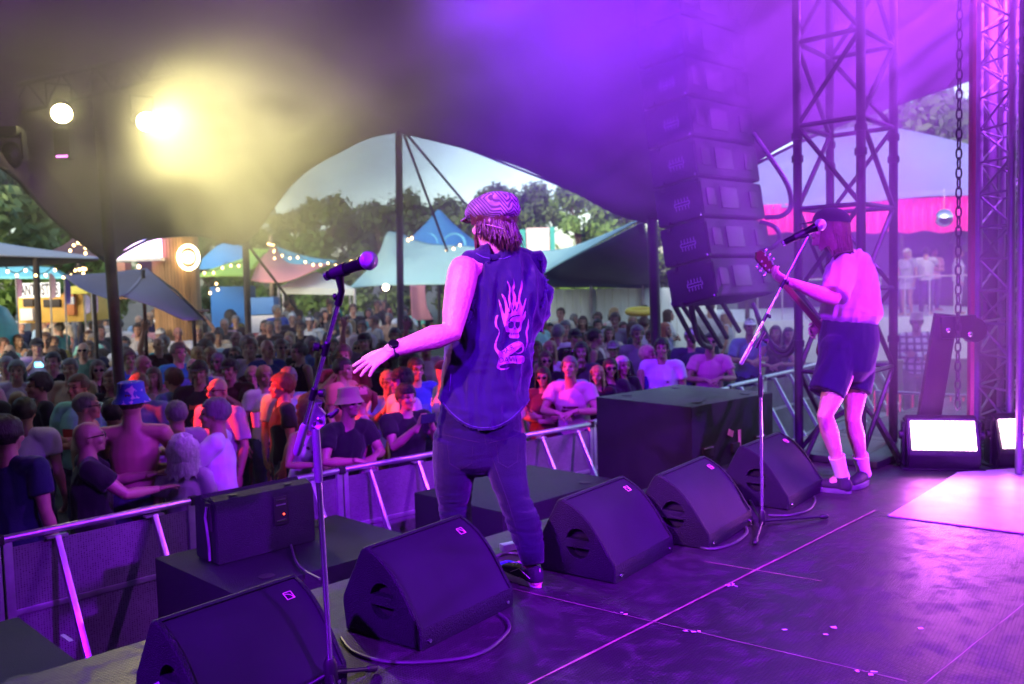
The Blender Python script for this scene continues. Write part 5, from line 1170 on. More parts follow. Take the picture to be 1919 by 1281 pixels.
def person(loc, yaw, h, label, group=None, pn='down', fem=False, skin=(.36, .20, .145), top=(.3, .3, .3), sl=.55, hair='short', hc=(.03, .02, .015), hat=None, hatc=(.02, .02, .02), gl=None, legs=(.03, .04, .08), ln=1.0, extra=None, hatm=None):
    assert label not in USED, label
    USED.add(label)
    root = empty('person', loc, yaw, label, 'person', group); s = h / 1.75; root.scale = (s, s, s)
    link('body', T_body(pn, fem), None, root, color=skin)
    if top is not None: link('shirt', T_top(pn, fem, sl), None, root, color=top)
    link('trousers', T_leg(fem, ln), None, root, color=legs)
    Mh = pose(pn, fem)['head']
    def head_part(nm, me, c, m=None):
        o = link(nm, me, None, root, color=c); o.matrix_local = Mh; return o
    if hair != 'bald': head_part('hair', T_x('h_' + hair, lambda: hair_mesh(hair), HAIR), hc)
    if hat:
        o = head_part('hat', T_x('hat_' + hat, lambda: hat_mesh(hat), CLOTH), hatc)
        if hatm: o.material_slots[0].link = 'OBJECT'; o.material_slots[0].material = hatm
    if gl: head_part('sunglasses' if gl == 'dark' else 'eyeglasses', T_x('gl_' + gl, lambda: glasses_mesh(gl == 'dark'), SUNG), (0, 0, 0))
    return root
def place(u, vtop, h):
    """distance at which a person of height h has the top of the head at (u, vtop)"""
    d = 9.0
    for _ in range(30):
        p = P(u, vtop, d); z = ground_z(p.x, d) + h; k = (CAMZ - z) / max(1e-3, (CAMZ - p.z) / d); d = .5 * d + .5 * max(4, min(60, k))
    p = P(u, vtop, d); return Vector((p.x, p.y, ground_z(p.x, p.y)))
BK = (.012, .012, .015); NV_ = (.015, .02, .06); WH = (.62, .62, .64); LIL = (.42, .34, .44); GYH = (.15, .14, .135); BRH = (.07, .035, .02); BLH = (.35, .24, .11); DKH = (.015, .01, .008); RDH = (.16, .04, .02); TAN_ = (.40, .30, .20)
FAIR = (.38, .21, .15); MED = (.26, .14, .09)
def starmat():
    m = mat('star_hat', (.05, .08, .45), .8); t = m.node_tree; N = t.nodes; L = t.links; b = N['Principled BSDF']; tc = N.new('ShaderNodeTexCoord'); v = N.new('ShaderNodeTexVoronoi'); v.inputs['Scale'].default_value = 13; v.inputs['Randomness'].default_value = .7
    v.distance = 'MINKOWSKI'; v.inputs['Exponent'].default_value = .55
    L.new(tc.outputs['Object'], v.inputs[0]); r = N.new('ShaderNodeMapRange'); r.inputs[1].default_value = .95; r.inputs[2].default_value = 1.05; L.new(v.outputs[0], r.inputs[0])
    mx = N.new('ShaderNodeMix'); mx.data_type = 'RGBA'; L.new(r.outputs[0], mx.inputs[0]); mx.inputs[6].default_value = (.6, .4, .65, 1); mx.inputs[7].default_value = (.05, .08, .45, 1); L.new(mx.outputs[2], b.inputs['Base Color']); return m
def plaidmat():
    m = mat('plaid_cloth', (.7, .7, .75), .85); wave_color(m, (.06, .04, .10), 3.2, 'X', .5); wave_color(m, (.06, .04, .10), 3.2, 'Z', .5); return m
# hand placed people: (u, top of head v, height, facing degrees [0 faces the stage, 90 faces right in the photo, -90 left, 180 away], keyword arguments)
NP = [
 (12, 776, 1.80, 150, dict(pn='down', top=NV_, hair='short', hc=DKH, sl=.6), 'big dark haired person in a navy shirt at the lower picture edge, seen from behind'),
 (44, 742, 1.74, 165, dict(pn='down', top=WH, hair='short', hc=DKH), 'dark haired person in a bright lilac white tee seen from behind near the navy shirt'),
 (72, 696, 1.80, -70, dict(pn='down', top=BK, hair='messy', hc=DKH, fem=True), 'person with bushy dark hair in profile above the lilac white tee'),
 (160, 732, 1.74, 85, dict(pn='fold', top=TAN_, hair='crew', hc=GYH, gl='clear'), 'balding grey person with glasses in a beige tee, facing the shirtless back'),
 (163, 782, 1.72, 100, dict(pn='reach', top=BK, hair='bald', gl='clear'), 'bald person with glasses and black tee stretching an arm along the barrier'),
 (244, 708, 1.92, 172, dict(pn='reach', top=None, hair='crew', hc=BRH, hat='bucket', hatm='star', skin=(.42, .20, .16)), 'shirtless person in a blue bucket hat with stars, seen from behind'),
 (402, 742, 1.76, -95, dict(pn='reach', top=WH, hair='short', hc=GYH, sl=.7), 'grey haired person in a white tee reaching out to the shirtless back'),
 (407, 702, 1.80, -40, dict(pn='down', top=LIL, hair='bald', gl='clear', sl=.8), 'bald person with glasses and pale lilac polo behind the white tee'),
 (329, 748, 1.66, -150, dict(pn='down', top=(.3, .28, .3), hair='short', hc=GYH), 'grey haired person tucked behind the shirtless shoulder'),
 (345, 868, 1.50, 170, dict(pn='down', fem=True, top=LIL, hair='curly', hc=(.6, .55, .6)), 'small white haired head low beside the barrier'),
 (215, 742, 1.76, 140, dict(pn='down', top=BK, hair='fringe', hc=DKH), 'person with thick black hair just beside the star bucket hat'),
 (430, 664, 1.78, -25, dict(pn='phone', top=(.05, .015, .015), hair='short', hc=DKH, hat='cap', hatc=BK), 'young person in a dark cap with a red lit face holding a cup'),
 (528, 697, 1.76, -80, dict(pn='down', top=BK, hair='messy', hc=RDH), 'auburn haired person in profile, face glowing red'),
 (372, 668, 1.80, 0, dict(pn='down', top=BK, hair='short', hc=DKH, hat='cap', hatc=BK, extra='red_print'), 'person in a black tee with a red print and dark cap'),
 (468, 632, 1.84, 0, dict(pn='fold', top=LIL, hair='short', hc=BRH, extra='band_print'), 'tall person in a lilac tee with a broad dark red chest print'),
 (567, 728, 1.66, 30, dict(pn='lean', fem=True, top=WH, sl=0, hair='curly', hc=BRH, extra='dots'), 'person with long curly brown hair in a white strap top dotted with circles'),
 (632, 722, 1.74, 35, dict(pn='lean', top=BK, hair='short', hc=DKH, hat='bucket', hatc=TAN_, gl='dark'), 'person in a drooping straw hat, dark glasses and black tee'),
 (672, 712, 1.70, -75, dict(pn='fold', fem=True, top=(.4, .3, .3), sl=0, hair='pony', hc=RDH, hat='cap', hatc=(.6, .25, .22)), 'person in a pale red cap with ginger ponytail and rucksack strap'),
 (752, 680, 1.80, -60, dict(pn='down', top=WH, hair='short', hc=DKH, hat='cap', hatc=BK), 'young person in black cap and white tee, face lit red, behind the phone'),
 (760, 722, 1.70, 30, dict(pn='phone', top=BK, hair='short', hc=DKH, hat='backcap', hatc=BK, extra='phone'), 'bearded person in a black back to front cap holding up a phone'),
 (642, 668, 1.76, 60, dict(pn='down', top=(.55, .2, .16), hair='short', hc=DKH), 'dark haired person in a bright orange red tee in front of the mic boom'),
 (688, 655, 1.72, -20, dict(pn='down', top=BK, hair='short', hc=DKH), 'person in black directly under the singer\'s outstretched fingers'),
 (296, 628, 1.80, 20, dict(pn='raise', top=BK, hair='bald'), 'bald person whose bare raised arm glows red above the bucket hat'),
 (370, 608, 1.72, 0, dict(pn='up', fem=True, top=WH, sl=0, hair='long', hc=BLH, extra='tray'), 'blonde person holding both arms and a tray above the head'),
 (182, 672, 1.72, 10, dict(pn='down', fem=True, top=BK, hair='long', hc=BRH, gl='dark'), 'person with long brown hair and dark sunglasses above the balding grey head'),
 (205, 692, 1.66, -15, dict(pn='down', fem=True, top=BK, hair='bob', hc=RDH), 'person with short auburn bob close to the star bucket hat'),
 (130, 668, 1.80, 0, dict(pn='fold', top=TAN_, hair='crew', hc=GYH), 'grey haired person with folded bare arms'),
 (30, 672, 1.78, 0, dict(pn='down', top=LIL, hair='short', hc=GYH), 'grey haired person in a lilac shirt near the picture edge'),
 (98, 656, 1.82, -10, dict(pn='down', top=BK, hair='crew', hc=DKH), 'dark skinned looking person in a black tee near a blue glint'),
 (68, 628, 1.82, 5, dict(pn='phone', top=(.4, .3, .42), hair='short', hc=DKH, hat='cap', hatc=BK), 'person in a loose lilac shirt and black cap holding a bright blue phone'),
 (155, 638, 1.78, 0, dict(pn='down', top=(.05, .12, .1), hair='bald', gl='dark'), 'bald person in sunglasses in front of the slanted pole'),
 (110, 600, 1.74, -120, dict(pn='down', top=(.2, .62, .6), hair='short', hc=GYH, hat='cap', hatc=NV_), 'person in a mint tee and navy cap turned away'),
 (78, 590, 1.80, 60, dict(pn='down', top=(.3, .45, .6), hair='short', hc=GYH, hat='straw', hatc=(.7, .7, .62)), 'person in pale blue shirt and white straw hat by the food stall'),
 (12, 600, 1.76, -10, dict(pn='down', top=NV_, hair='short', hc=GYH, hat='cap', hatc=(.5, .03, .04), gl='dark'), 'white bearded person in a red cap at the picture edge'),
 (38, 594, 1.78, 30, dict(pn='down', top=NV_, hair='short', hc=GYH, hat='cap', hatc=WH), 'person in a navy top and white cap near the teal hut'),
 (88, 612, 1.60, 20, dict(pn='down', fem=True, top=(.5, .55, .6), sl=0, hair='bob', hc=BRH, hat='straw', hatc=(.5, .42, .3)), 'person in a brown straw hat and pale strap top'),
 (300, 610, 1.72, -10, dict(pn='down', top=TAN_, hair='short', hc=GYH, hat='cap', hatc=(.55, .55, .5)), 'person in a cream cap with dark brim below the grey awning'),
 (222, 596, 1.78, 180, dict(pn='down', top=WH, hair='short', hc=DKH), 'person in a white tee seen from behind under the awning'),
 (258, 604, 1.80, 0, dict(pn='down', top=(.3, .3, .32), hair='short', hc=DKH), 'dark person in a grey tee between awning and slanted pole'),
 (520, 594, 1.72, 0, dict(pn='down', top=BK, hair='crew', hc=BRH), 'brown haired bearded person in black in front of the short pole'),
 (505, 600, 1.74, 0, dict(pn='down', top=BK, hair='short', hc=GYH), 'grey bearded person in black beside the short pole'),
 (547, 584, 1.76, 10, dict(pn='fold', top=BK, hair='crew', hc=(.5, .5, .5)), 'white haired person in dark top beneath the microphone tail'),
 (500, 632, 1.86, 40, dict(pn='down', top=(.02, .03, .15), hair='bald'), 'large bald person in a royal blue shirt looking aside'),
 (580, 588, 1.74, 0, dict(pn='down', top=(.5, .55, .6), hair='short', hc=DKH, hat='backcap', hatc=WH), 'person with a white back to front cap left of the boom tube'.replace('left of', 'next to')),
 (661, 568, 1.86, 15, dict(pn='down', top=BK, hair='short', hc=BRH), 'stocky person in a black polo looking down, just past the boom tube'),
 (650, 602, 1.66, -20, dict(pn='down', fem=True, top=LIL, hair='bob', hc=(.5, .45, .4)), 'white haired smiling person in a pale top under the stocky black polo'),
 (678, 600, 1.74, 0, dict(pn='down', top=LIL, hair='short', hc=BRH), 'brown haired person beside the white haired smiling one'),
 (728, 585, 1.66, -20, dict(pn='down', fem=True, top=(.3, .2, .15), sl=0, hair='long', hc=GYH), 'person with wavy grey blonde hair laughing under the tall straight pole'),
 (700, 590, 1.74, -60, dict(pn='drink', top=(.35, .35, .38), hair='short', hc=BRH), 'brown haired person in profile beside the wavy blonde hair'),
 (760, 592, 1.68, 0, dict(pn='down', fem=True, top=(.03, .05, .2), hair='curly', hc=DKH), 'person with a dark curly mane close to the singer\'s elbow'),
 (778, 572, 1.66, -30, dict(pn='down', fem=True, top=(.15, .5, .38), hair='bob', hc=BLH), 'person with blonde bob in a sea green top beside the pink drape'),
 (560, 640, 1.76, -60, dict(pn='down', top=BK, sl=0, hair='short', hc=DKH), 'dark haired person in profile with reddish face above the curly hair'),
 (625, 632, 1.60, 0, dict(pn='down', fem=True, top=BK, hair='bob', hc=BRH), 'small dim person just behind the boom collar'),
 # right of the singer
 (1073, 658, 1.76, -12, dict(pn='lean', top=(.55, .38, .40), hair='crew', hc=GYH, gl=None, extra='top_shades', skin=(.48, .24, .2)), 'person in a pale pink printed tee leaning folded arms on the barrier'),
 (1022, 655, 1.68, 0, dict(pn='down', fem=True, top=BK, hair='long', hc=BRH, gl='dark'), 'long haired person in dark glasses beside the singer\'s vest'),
 (1017, 685, 1.60, 0, dict(pn='fold', fem=True, top=(.10, .02, .03), hair='bob', hc=DKH, gl='dark'), 'person in dark red with large sunglasses behind the leaning tee'),
 (1119, 682, 1.58, -10, dict(pn='down', fem=True, top=BK, hair='long', hc=BLH), 'fair person with long blonde hair just above the subwoofer corner'),
 (1143, 668, 1.64, 10, dict(pn='down', fem=True, top=(.03, .02, .03), hair='long', hc=DKH, gl='dark'), 'dark haired person in big sunglasses above the subwoofer'),
 (1166, 664, 1.64, 25, dict(pn='down', fem=True, top=BK, hair='bob', hc=(.5, .45, .4)), 'grey blonde head turned sideways above the subwoofer'),
 (1077, 610, 1.78, 20, dict(pn='down', top=BK, hair='short', hc=DKH, hat='cap', hatc=BK), 'person in a black cap and black tee behind the leaning pale pink tee'),
 (1115, 614, 1.76, 85, dict(pn='down', top=(.05, .02, .03), sl=0, hair='short', hc=DKH), 'person with thick black hair in profile with an orange strap'),
 (1149, 632, 1.66, 0, dict(pn='down', top=BK, hair='short', hc=GYH, hat='cap', hatc=(.25, .25, .24)), 'smiling person in a grey flat cap above the sunglasses'),
 (1213, 645, 1.68, 60, dict(pn='fold', fem=True, top=(.03, .04, .22), sl=0, hair='short', hc=(.55, .42, .25)), 'person with cropped blonde hair in a royal blue sleeveless top'),
 (1240, 631, 1.78, -5, dict(pn='down', top=(.62, .6, .66), hair='short', hc=DKH, extra='chest_mark'), 'smiling dark haired person in a white tee with a small chest mark'),
 (1295, 608, 1.80, 0, dict(pn='fold', top=(.05, .05, .09), hair='short', hc=GYH, hat='backcap', hatc=WH), 'person in dark tee with a white headband cap'),
 (1327, 632, 1.78, 5, dict(pn='lean', top=(.62, .22, .38), hair='crew', hc=DKH, gl='dark'), 'person in a pink tee and sunglasses leaning on the barrier'),
 (1400, 588, 1.82, 10, dict(pn='lean', top=(.16, .2, .38), sl=.8, hair='short', hc=GYH, hat='cap', hatc=(.7, .7, .66)), 'person in a blue grey shirt and cream cap leaning at the barrier'),
 (1456, 618, 1.72, -10, dict(pn='lean', fem=True, top=BK, sl=0, hair='long', hc=BRH), 'person with brown hair in a black sleeveless top resting an arm on the rail'),
 (1478, 632, 1.66, 0, dict(pn='down', fem=True, top=(.1, .15, .3), hair='long', hc=DKH), 'person half hidden behind the black sleeveless top'),
 (1361, 576, 1.70, -100, dict(pn='down', fem=True, top=(.4, .4, .45), sl=0, hair='long', hc=BLH, hat='cap', hatc=(.6, .6, .6)), 'blonde person in a pale cap turned sideways between the dark straps'),
 (1331, 562, 1.84, 170, dict(pn='drink', top=(.5, .5, .55), hair='short', hc=BRH), 'person in a pale shirt seen from behind among the dark straps'),
 (1252, 578, 1.70, 90, dict(pn='fold', fem=True, top=(.5, .5, .52), hair='long', hc=BRH), 'laughing person in profile right below the speaker array'.replace('right ', '')),
 (1246, 602, 1.66, 60, dict(pn='down', fem=True, top=(.2, .2, .3), hair='long', hc=(.35, .12, .06)), 'person with long copper hair facing away by the thick pole'),
 (1186, 600, 1.70, 80, dict(pn='down', fem=True, top=(.03, .03, .05), sl=.4, hair='long', hc=BRH), 'person in a dark dress beside the thick tent pole'),
 (1207, 592, 1.74, 150, dict(pn='down', top=WH, hair='short', hc=BRH), 'person in white partly hidden by the thick tent pole'),
 (1151, 574, 1.74, 60, dict(pn='down', fem=True, top=(.6, .58, .52), hair='long', hc=BLH), 'tall blonde person in a white patterned top before the board fence'),
 (1142, 610, 1.66, 0, dict(pn='down', fem=True, top=(.5, .48, .3), hair='long', hc=BRH), 'dark haired smiling person in front of the white patterned top'),
 (1097, 547, 1.82, 100, dict(pn='drink', top=BK, hair='short', hc=DKH), 'dark figure in black drinking in front of the board fence'),
 (1046, 606, 1.80, 150, dict(pn='down', top=WH, sl=.8, hair='short', hc=GYH), 'broad person in a white tee turned away from the stage'),
 (1014, 590, 1.78, 60, dict(pn='down', top=(.3, .5, .55), hair='short', hc=DKH), 'dark bearded person in a pale green tee at the vest\'s edge'),
 (1092, 590, 1.70, 0, dict(pn='down', fem=True, top=BK, hair='long', hc=BRH), 'person with tied brown hair leaning toward the white tee'),
 (1120, 596, 1.66, 0, dict(pn='phone', fem=True, top=(.1, .15, .2), hair='short', hc=DKH), 'person holding a small phone before the board fence'),
 # far side
 (1718, 583, 1.80, 5, dict(pn='fold', top='plaid', sl=1.2, hair='short', hc=BRH, hat='trilby', hatc=(.5, .42, .38), legs=(.25, .2, .2)), 'person in a plaid shirt and trilby hat walking past the low railing'),
]
STAR = starmat(); PLAID = plaidmat(); PP = []
PHONE = mat('phone_glass', (.03, .04, .06), .15); PRR = mat('print_red', (.45, .04, .03), .6); PRW = mat('print_pale', (.5, .48, .45), .7, var=.5, vscale=30); PRB = mat('print_blue', (.05, .12, .3), .7, var=.5, vscale=30); PRD = mat('print_dark', (.10, .02, .03), .7); DOTM = mat('dot_dark', (.08, .05, .08), .6)
def front_patch(root, parts, m, nm, pn='down', fem=False, sl=.55):
    """small flat shapes resting on the shirt front (thin prints)"""
    me = T_top(pn, fem, sl); bv = BVHTree.FromPolygons([v.co for v in me.vertices], [p.vertices[:] for p in me.polygons]); g = Geo()
    for poly in parts:
        # subdivide as fan grid
        cx = sum(p[0] for p in poly) / len(poly); cz = sum(p[1] for p in poly) / len(poly); rings = []
        for t in (.02, .35, .7, 1.0):
            ring = []
            for i in range(len(poly)):
                a, b = poly[i], poly[(i + 1) % len(poly)]
                for k in range(3):
                    x = a[0] + (b[0] - a[0]) * k / 3; z = a[1] + (b[1] - a[1]) * k / 3; X = cx + (x - cx) * t; Z = cz + (z - cz) * t
                    h = bv.ray_cast(Vector((X, -1, Z)), Vector((0, 1, 0)))[0]; ring.append(Vector((X, (h.y if h else -.15) - .004, Z)))
            rings.append(ring)
        n = len(rings[0]); vs = [v for r in rings for v in r]
        g.add(vs, [(i * n + j, i * n + (j + 1) % n, (i + 1) * n + (j + 1) % n, (i + 1) * n + j) for i in range(3) for j in range(n)])
    sh = [c for c in root.children if c.name.startswith('shirt')][0]
    return g.obj(nm, m, sh)
def rect(x0, z0, x1, z1): return [(x0, z0), (x1, z0), (x1, z1), (x0, z1)]
def circ(x, z, r, n=8): return [(x + r * math.cos(2 * math.pi * k / n), z + r * math.sin(2 * math.pi * k / n)) for k in range(n)]
for (u, v, h, fd, kw, lab) in NP:
    kw = dict(kw); ex = kw.pop('extra', None); hm = kw.pop('hatm', None); tp = kw.get('top')
    if tp == 'plaid': kw['top'] = (.4, .4, .4)
    hh = h + (.045 if kw.get('hat') or kw.get('hair') == 'curly' else .015)
    loc = place(u, v, hh); 
    if u < 1500:
        # keep the person behind the barrier
        best = None
        for i in range(len(BL) - 1):
            a, b = BL[i], BL[i + 1]; t = max(0, min(1, (loc - a).dot(b - a) / (b - a).length_squared)); q = a.lerp(b, t); nn = Vector((-(b - a).y, (b - a).x, 0)).normalized(); sgn = (Vector((loc.x, loc.y, 0)) - q).dot(nn)
            if best is None or (Vector((loc.x, loc.y, 0)) - q).length < best[0]: best = ((Vector((loc.x, loc.y, 0)) - q).length, sgn)
        need = .30 if kw['pn'] != 'lean' else .42
        if best[1] < need:
            # slide away from the camera along the view line until clear, growing a little
            for _ in range(60):
                loc = loc * 1.01; loc.z = 0; ok = False; mn = 9
                for i in range(len(BL) - 1):
                    a, b = BL[i], BL[i + 1]; t = max(0, min(1, (loc - a).dot(b - a) / (b - a).length_squared)); q = a.lerp(b, t); nn = Vector((-(b - a).y, (b - a).x, 0)).normalized(); dd = (loc - q); 
                    if dd.length < abs(mn): mn = dd.length if dd.dot(nn) > 0 else -dd.length
                if mn > need: break
            loc.z = ground_z(loc.x, loc.y)
    if fd == 0: fd = random.uniform(-14, 14)
    yaw = R_(fd) - math.atan2(loc.x, loc.y) * .8
    r = person(loc, yaw, h, lab, None, hatm=STAR if hm else None, **kw)
    PP.append((loc.x, loc.y)); pn, fem, sl = kw.get('pn', 'down'), kw.get('fem', False), kw.get('sl', .55)
    if tp == 'plaid':
        o = [c for c in r.children if c.name.startswith('shirt')][0]; o.material_slots[0].link = 'OBJECT'; o.material_slots[0].material = PLAID
    M4 = Matrix.LocRotScale(r.location, r.rotation_euler, r.scale)
    if ex == 'red_print': front_patch(r, [rect(-.10, 1.25, .10, 1.30), [(-.05, 1.05), (.06, 1.08), (.09, 1.2), (-.02, 1.22), (-.10, 1.14)]], PRR, 'chest_print', pn, fem, sl)
    if ex == 'band_print': front_patch(r, [[(-.14, 1.16), (.10, 1.20), (.14, 1.30), (.02, 1.34), (-.14, 1.26)]], PRD, 'chest_print', pn, fem, sl)
    if ex == 'chest_mark': front_patch(r, [[(.05, 1.24), (.06, 1.21), (.07, 1.23), (.08, 1.21), (.09, 1.24), (.08, 1.23), (.07, 1.245), (.06, 1.23)]], PRD, 'chest_print', pn, fem, sl)
    if ex == 'dots': front_patch(r, [circ(x, z, .016) for x, z in ((-.12, 1.30), (-.085, 1.27), (-.05, 1.23), (-.015, 1.20), (.02, 1.20), (.05, 1.23), (.085, 1.27), (.12, 1.30))], DOTM, 'circle_trim', pn, fem, sl)
    if ex == 'top_shades':
        o = link('sunglasses', T_x('gl_dark', lambda: glasses_mesh(True), SUNG), None, r); o.matrix_local = pose(pn, fem)['head'] @ Matrix.Translation((0, .055, .10)) @ Matrix.Rotation(R_(-55), 4, 'X')
        front_patch(r, [rect(-.10, 1.12, .07, 1.15), rect(-.08, 1.16, .09, 1.19), rect(-.07, 1.07, .04, 1.10)], PRD, 'chest_print', pn, fem, sl)
    if ex == 'phone':
        q = M4 @ Vector((0, -.40, 1.47)); o = Geo().box((0, 0, 0), (.16, .009, .085), bev=.004).obj('mobile_phone', PHONE); o.location = q; o.rotation_euler = (R_(8), 0, yaw + .15); tag(o, 'dark mobile phone held up by the person in the back to front cap', 'phone')
    if ex == 'tray':
        q = M4 @ Vector((0, -.12, 2.03)); o = Geo().box((0, 0, 0), (.44, .30, .03), bev=.01).obj('serving_tray', mat('tray_dark', (.06, .02, .03), .5)); o.location = q; o.rotation_euler = (0, 0, yaw); tag(o, 'dark red tray carried above a blonde head under the awning tip', 'tray')
# blue lit phone and cups
def small(nm, g, m, q, lab, cat, rz=0): o = g.obj(nm, m); o.location = q; o.rotation_euler = (0, 0, rz); return tag(o, lab, cat)
small('mobile_phone', Geo().box((0, 0, 0), (.12, .01, .07), bev=.004), mat('phone_blue', (.1, .4, .9), .3, emit=(.15, .65, 1), es=1.6), P(73, 683, place(68, 628, 1.86).y - .38), 'small phone with a bright blue glowing screen', 'phone')
small('beer_cup', Geo().lathe([(.032, 0), (.045, .14), (.043, .14), (.03, .004)]), mat('cup_clear', (.7, .6, .5), .2, transl=.4), P(480, 800, 8.2) - Vector((0, 0, .0)), 'pale plastic cup glowing in the red light', 'cup')
q = P(1199, 583, place(1186, 600, 1.70).y + .3); g = Geo(); g.tube([(.21 * math.cos(R_(a)), .0 + .09 * math.sin(R_(a)), .03 * math.sin(R_(a))) for a in range(0, 361, 20)], .055, n=10, caps=False)
small('inflatable_ring', g, mat('ring_yellow', (.75, .65, .05), .35), q, 'bright yellow inflatable ring held up beside the thick pole', 'inflatable ring')
# ---- the rest of the crowd
COLS = [('black', BK), ('black', (.02, .02, .022)), ('white', WH), ('white', (.55, .55, .58)), ('navy', NV_), ('grey', (.22, .22, .23)), ('pale blue', (.30, .45, .62)), ('dark red', (.20, .02, .03)), ('beige', (.42, .34, .25)), ('olive', (.08, .09, .04)), ('mint', (.25, .60, .52)), ('pink', (.6, .3, .35)), ('charcoal', (.05, .05, .055)), ('teal', (.02, .25, .28)), ('cream', (.6, .56, .45)), ('denim blue', (.08, .14, .28)), ('royal blue', (.03, .07, .35))]
HR = [('short dark hair', 'short', DKH, 0), ('short brown hair', 'short', BRH, 0), ('short grey hair', 'short', GYH, 0), ('cropped hair', 'crew', BRH, 0), ('a bald head', 'bald', DKH, 0), ('long blonde hair', 'long', BLH, 1), ('long brown hair', 'long', BRH, 1), ('a dark bob', 'bob', DKH, 1), ('a grey bob', 'bob', GYH, 1), ('curly dark hair', 'curly', DKH, 1), ('messy brown hair', 'messy', BRH, 0), ('a blonde ponytail', 'pony', BLH, 1)]
HT = [(None, None, None)] * 6 + [('a black cap', 'cap', BK), ('a white cap', 'cap', (.6, .6, .6)), ('a straw hat', 'straw', (.5, .4, .25)), ('a bucket hat', 'bucket', (.4, .38, .3))]
def zone(u, v):
    if u < 60: return 'by the picture edge below the teal hut' if v < 640 else 'low at the picture edge'
    if u < 170: return 'in front of the yellow food stall' if v < 625 else 'below the food stall side of the crowd'
    if u < 250: return 'close to the slanted pole' if v < 650 else 'above the bucket hat'
    if u < 350: return 'under the grey awning' if v < 640 else 'between slanted pole and bald heads'
    if u < 440: return 'near the wooden tower' if v < 640 else 'behind the lilac polo'
    if u < 520: return 'around the short dark pole' if v < 640 else 'behind the band print tee'
    if u < 600: return 'below the white tent' if v < 620 else 'above the curly haired strap top'
    if u < 700: return 'behind the microphone boom' if v < 620 else 'above the singer\'s hand'
    if u < 790: return 'round the tall straight pole' if v < 640 else 'above the singer\'s forearm'
    if u < 1000: return 'behind the singer'
    if u < 1100: return 'before the board fence' if v < 640 else 'behind the leaning pink tee'
    if u < 1230: return 'near the thick tent pole' if v < 620 else 'above the subwoofer'
    if u < 1350: return 'below the speaker array'
    return 'by the far barrier'
rc = random.Random(21); y = 7.4; NF = 0
def side_of_barrier(x, y):
    mn = 99
    for i in range(len(BL) - 1):
        a, b = BL[i], BL[i + 1]; q0 = Vector((x, y, 0)); t = max(0, min(1, (q0 - a).dot(b - a) / (b - a).length_squared)); q = a.lerp(b, t); nn = Vector((-(b - a).y, (b - a).x, 0)).normalized(); dd = q0 - q
        if dd.length < abs(mn): mn = dd.length if dd.dot(nn) > 0 else -dd.length
    return mn
while y < 27:
    step = .54 + max(0, y - 13) * .06; xx = P(-60, 600, y).x; xe = P(1500, 600, y).x
    while xx < xe:
        x = xx + rc.uniform(-.13, .13) * step; yy = y + rc.uniform(-.22, .22) * step; xx += step
        u, v = PX((x, yy, ground_z(x, yy) + 1.7))
        if yy > 12 and u > 1225: continue
        if yy > 20 and (u > 960): continue
        if side_of_barrier(x, yy) < .45 or min((x - a) ** 2 + (yy - b) ** 2 for a, b in PP) < (.38 ** 2 if yy < 12 else .3 ** 2): continue
        if 800 < u < 985 and yy > 9.5: continue           # wholly behind the singer
        hides = False
        for a, b in PP[:len(NP)]:                         # do not cover the hand placed heads
            ua, va = PX((a, b, ground_z(a, b) + 1.62))
            if b > yy + .2 and abs(ua - u) < 1700 / yy * .26 and va > v - 1700 / yy * .05: hides = True; break
        if hides: continue
        for tr in range(60):
            cn, c = rc.choice(COLS); hn, hs, hcol, fm = rc.choice(HR); tn, tk, tc_ = rc.choice(HT); gl = rc.choice([None, None, 'dark', 'clear']) if yy < 14 else None
            slv = rc.choice([.55, .55, .7, 0 if fm else .55, 1.2 if yy > 12 else .55]); gn = {0: 'strap top', 1.2: 'long sleeved top'}.get(slv, 'tee')
            lab = 'person in a %s %s with %s%s%s, %s' % (cn, gn, hn, ' under ' + tn if tn else '', ' and sunglasses' if gl == 'dark' else ' and glasses' if gl else '', zone(u, v))
            if lab not in USED and len(lab.split()) <= 16: break
        else: continue
        fd = rc.gauss(0, 22) if rc.random() < .8 else rc.uniform(-180, 180)
        pn = rc.choice(['down'] * 6 + ['fold', 'fold', 'drink', 'phone']) if rc.random() < .98 else 'raise'
        if slv == 1.2 and pn not in ('down', 'fold'): pn = 'down'
        if tk and hs in ('curly',): tk = None; lab = lab.replace(' under ' + tn, '')
        if lab in USED: continue
        h = rc.gauss(1.66, .04) if fm else rc.gauss(1.77, .06)
        sk = tuple(a * rc.uniform(.75, 1.1) for a in rc.choice([FAIR, FAIR, FAIR, MED]))
        PR = person(Vector((x, yy, ground_z(x, yy))), R_(fd) - math.atan2(x, yy), h, lab, 'festival crowd standing before the stage', pn, bool(fm), sk, c, slv, hs, hcol, tk, tc_ or BK, gl, rc.choice([(.03, .04, .08), BK, (.2, .16, .1), (.06, .08, .14)]), rc.choice([1.0, 1.0, .8]))
        PP.append((x, yy)); NF += 1
        if yy < 13 and slv in (.55, .7) and rc.random() < .55:
            k = rc.choice([0, 1, 2]); pr = [rect(-.09, 1.12, .09, 1.26), [(-.10, 1.24), (.0, 1.30), (.10, 1.24), (.06, 1.14), (-.06, 1.14)], circ(0, 1.22, .075, 10)][k]
            front_patch(PR, [pr], rc.choice([PRR, PRD, PRW, PRB]), 'chest_print', pn, bool(fm), slv)
    y += .64 + max(0, y - 12) * .06
print('crowd fill', NF, 'placed', len(NP))
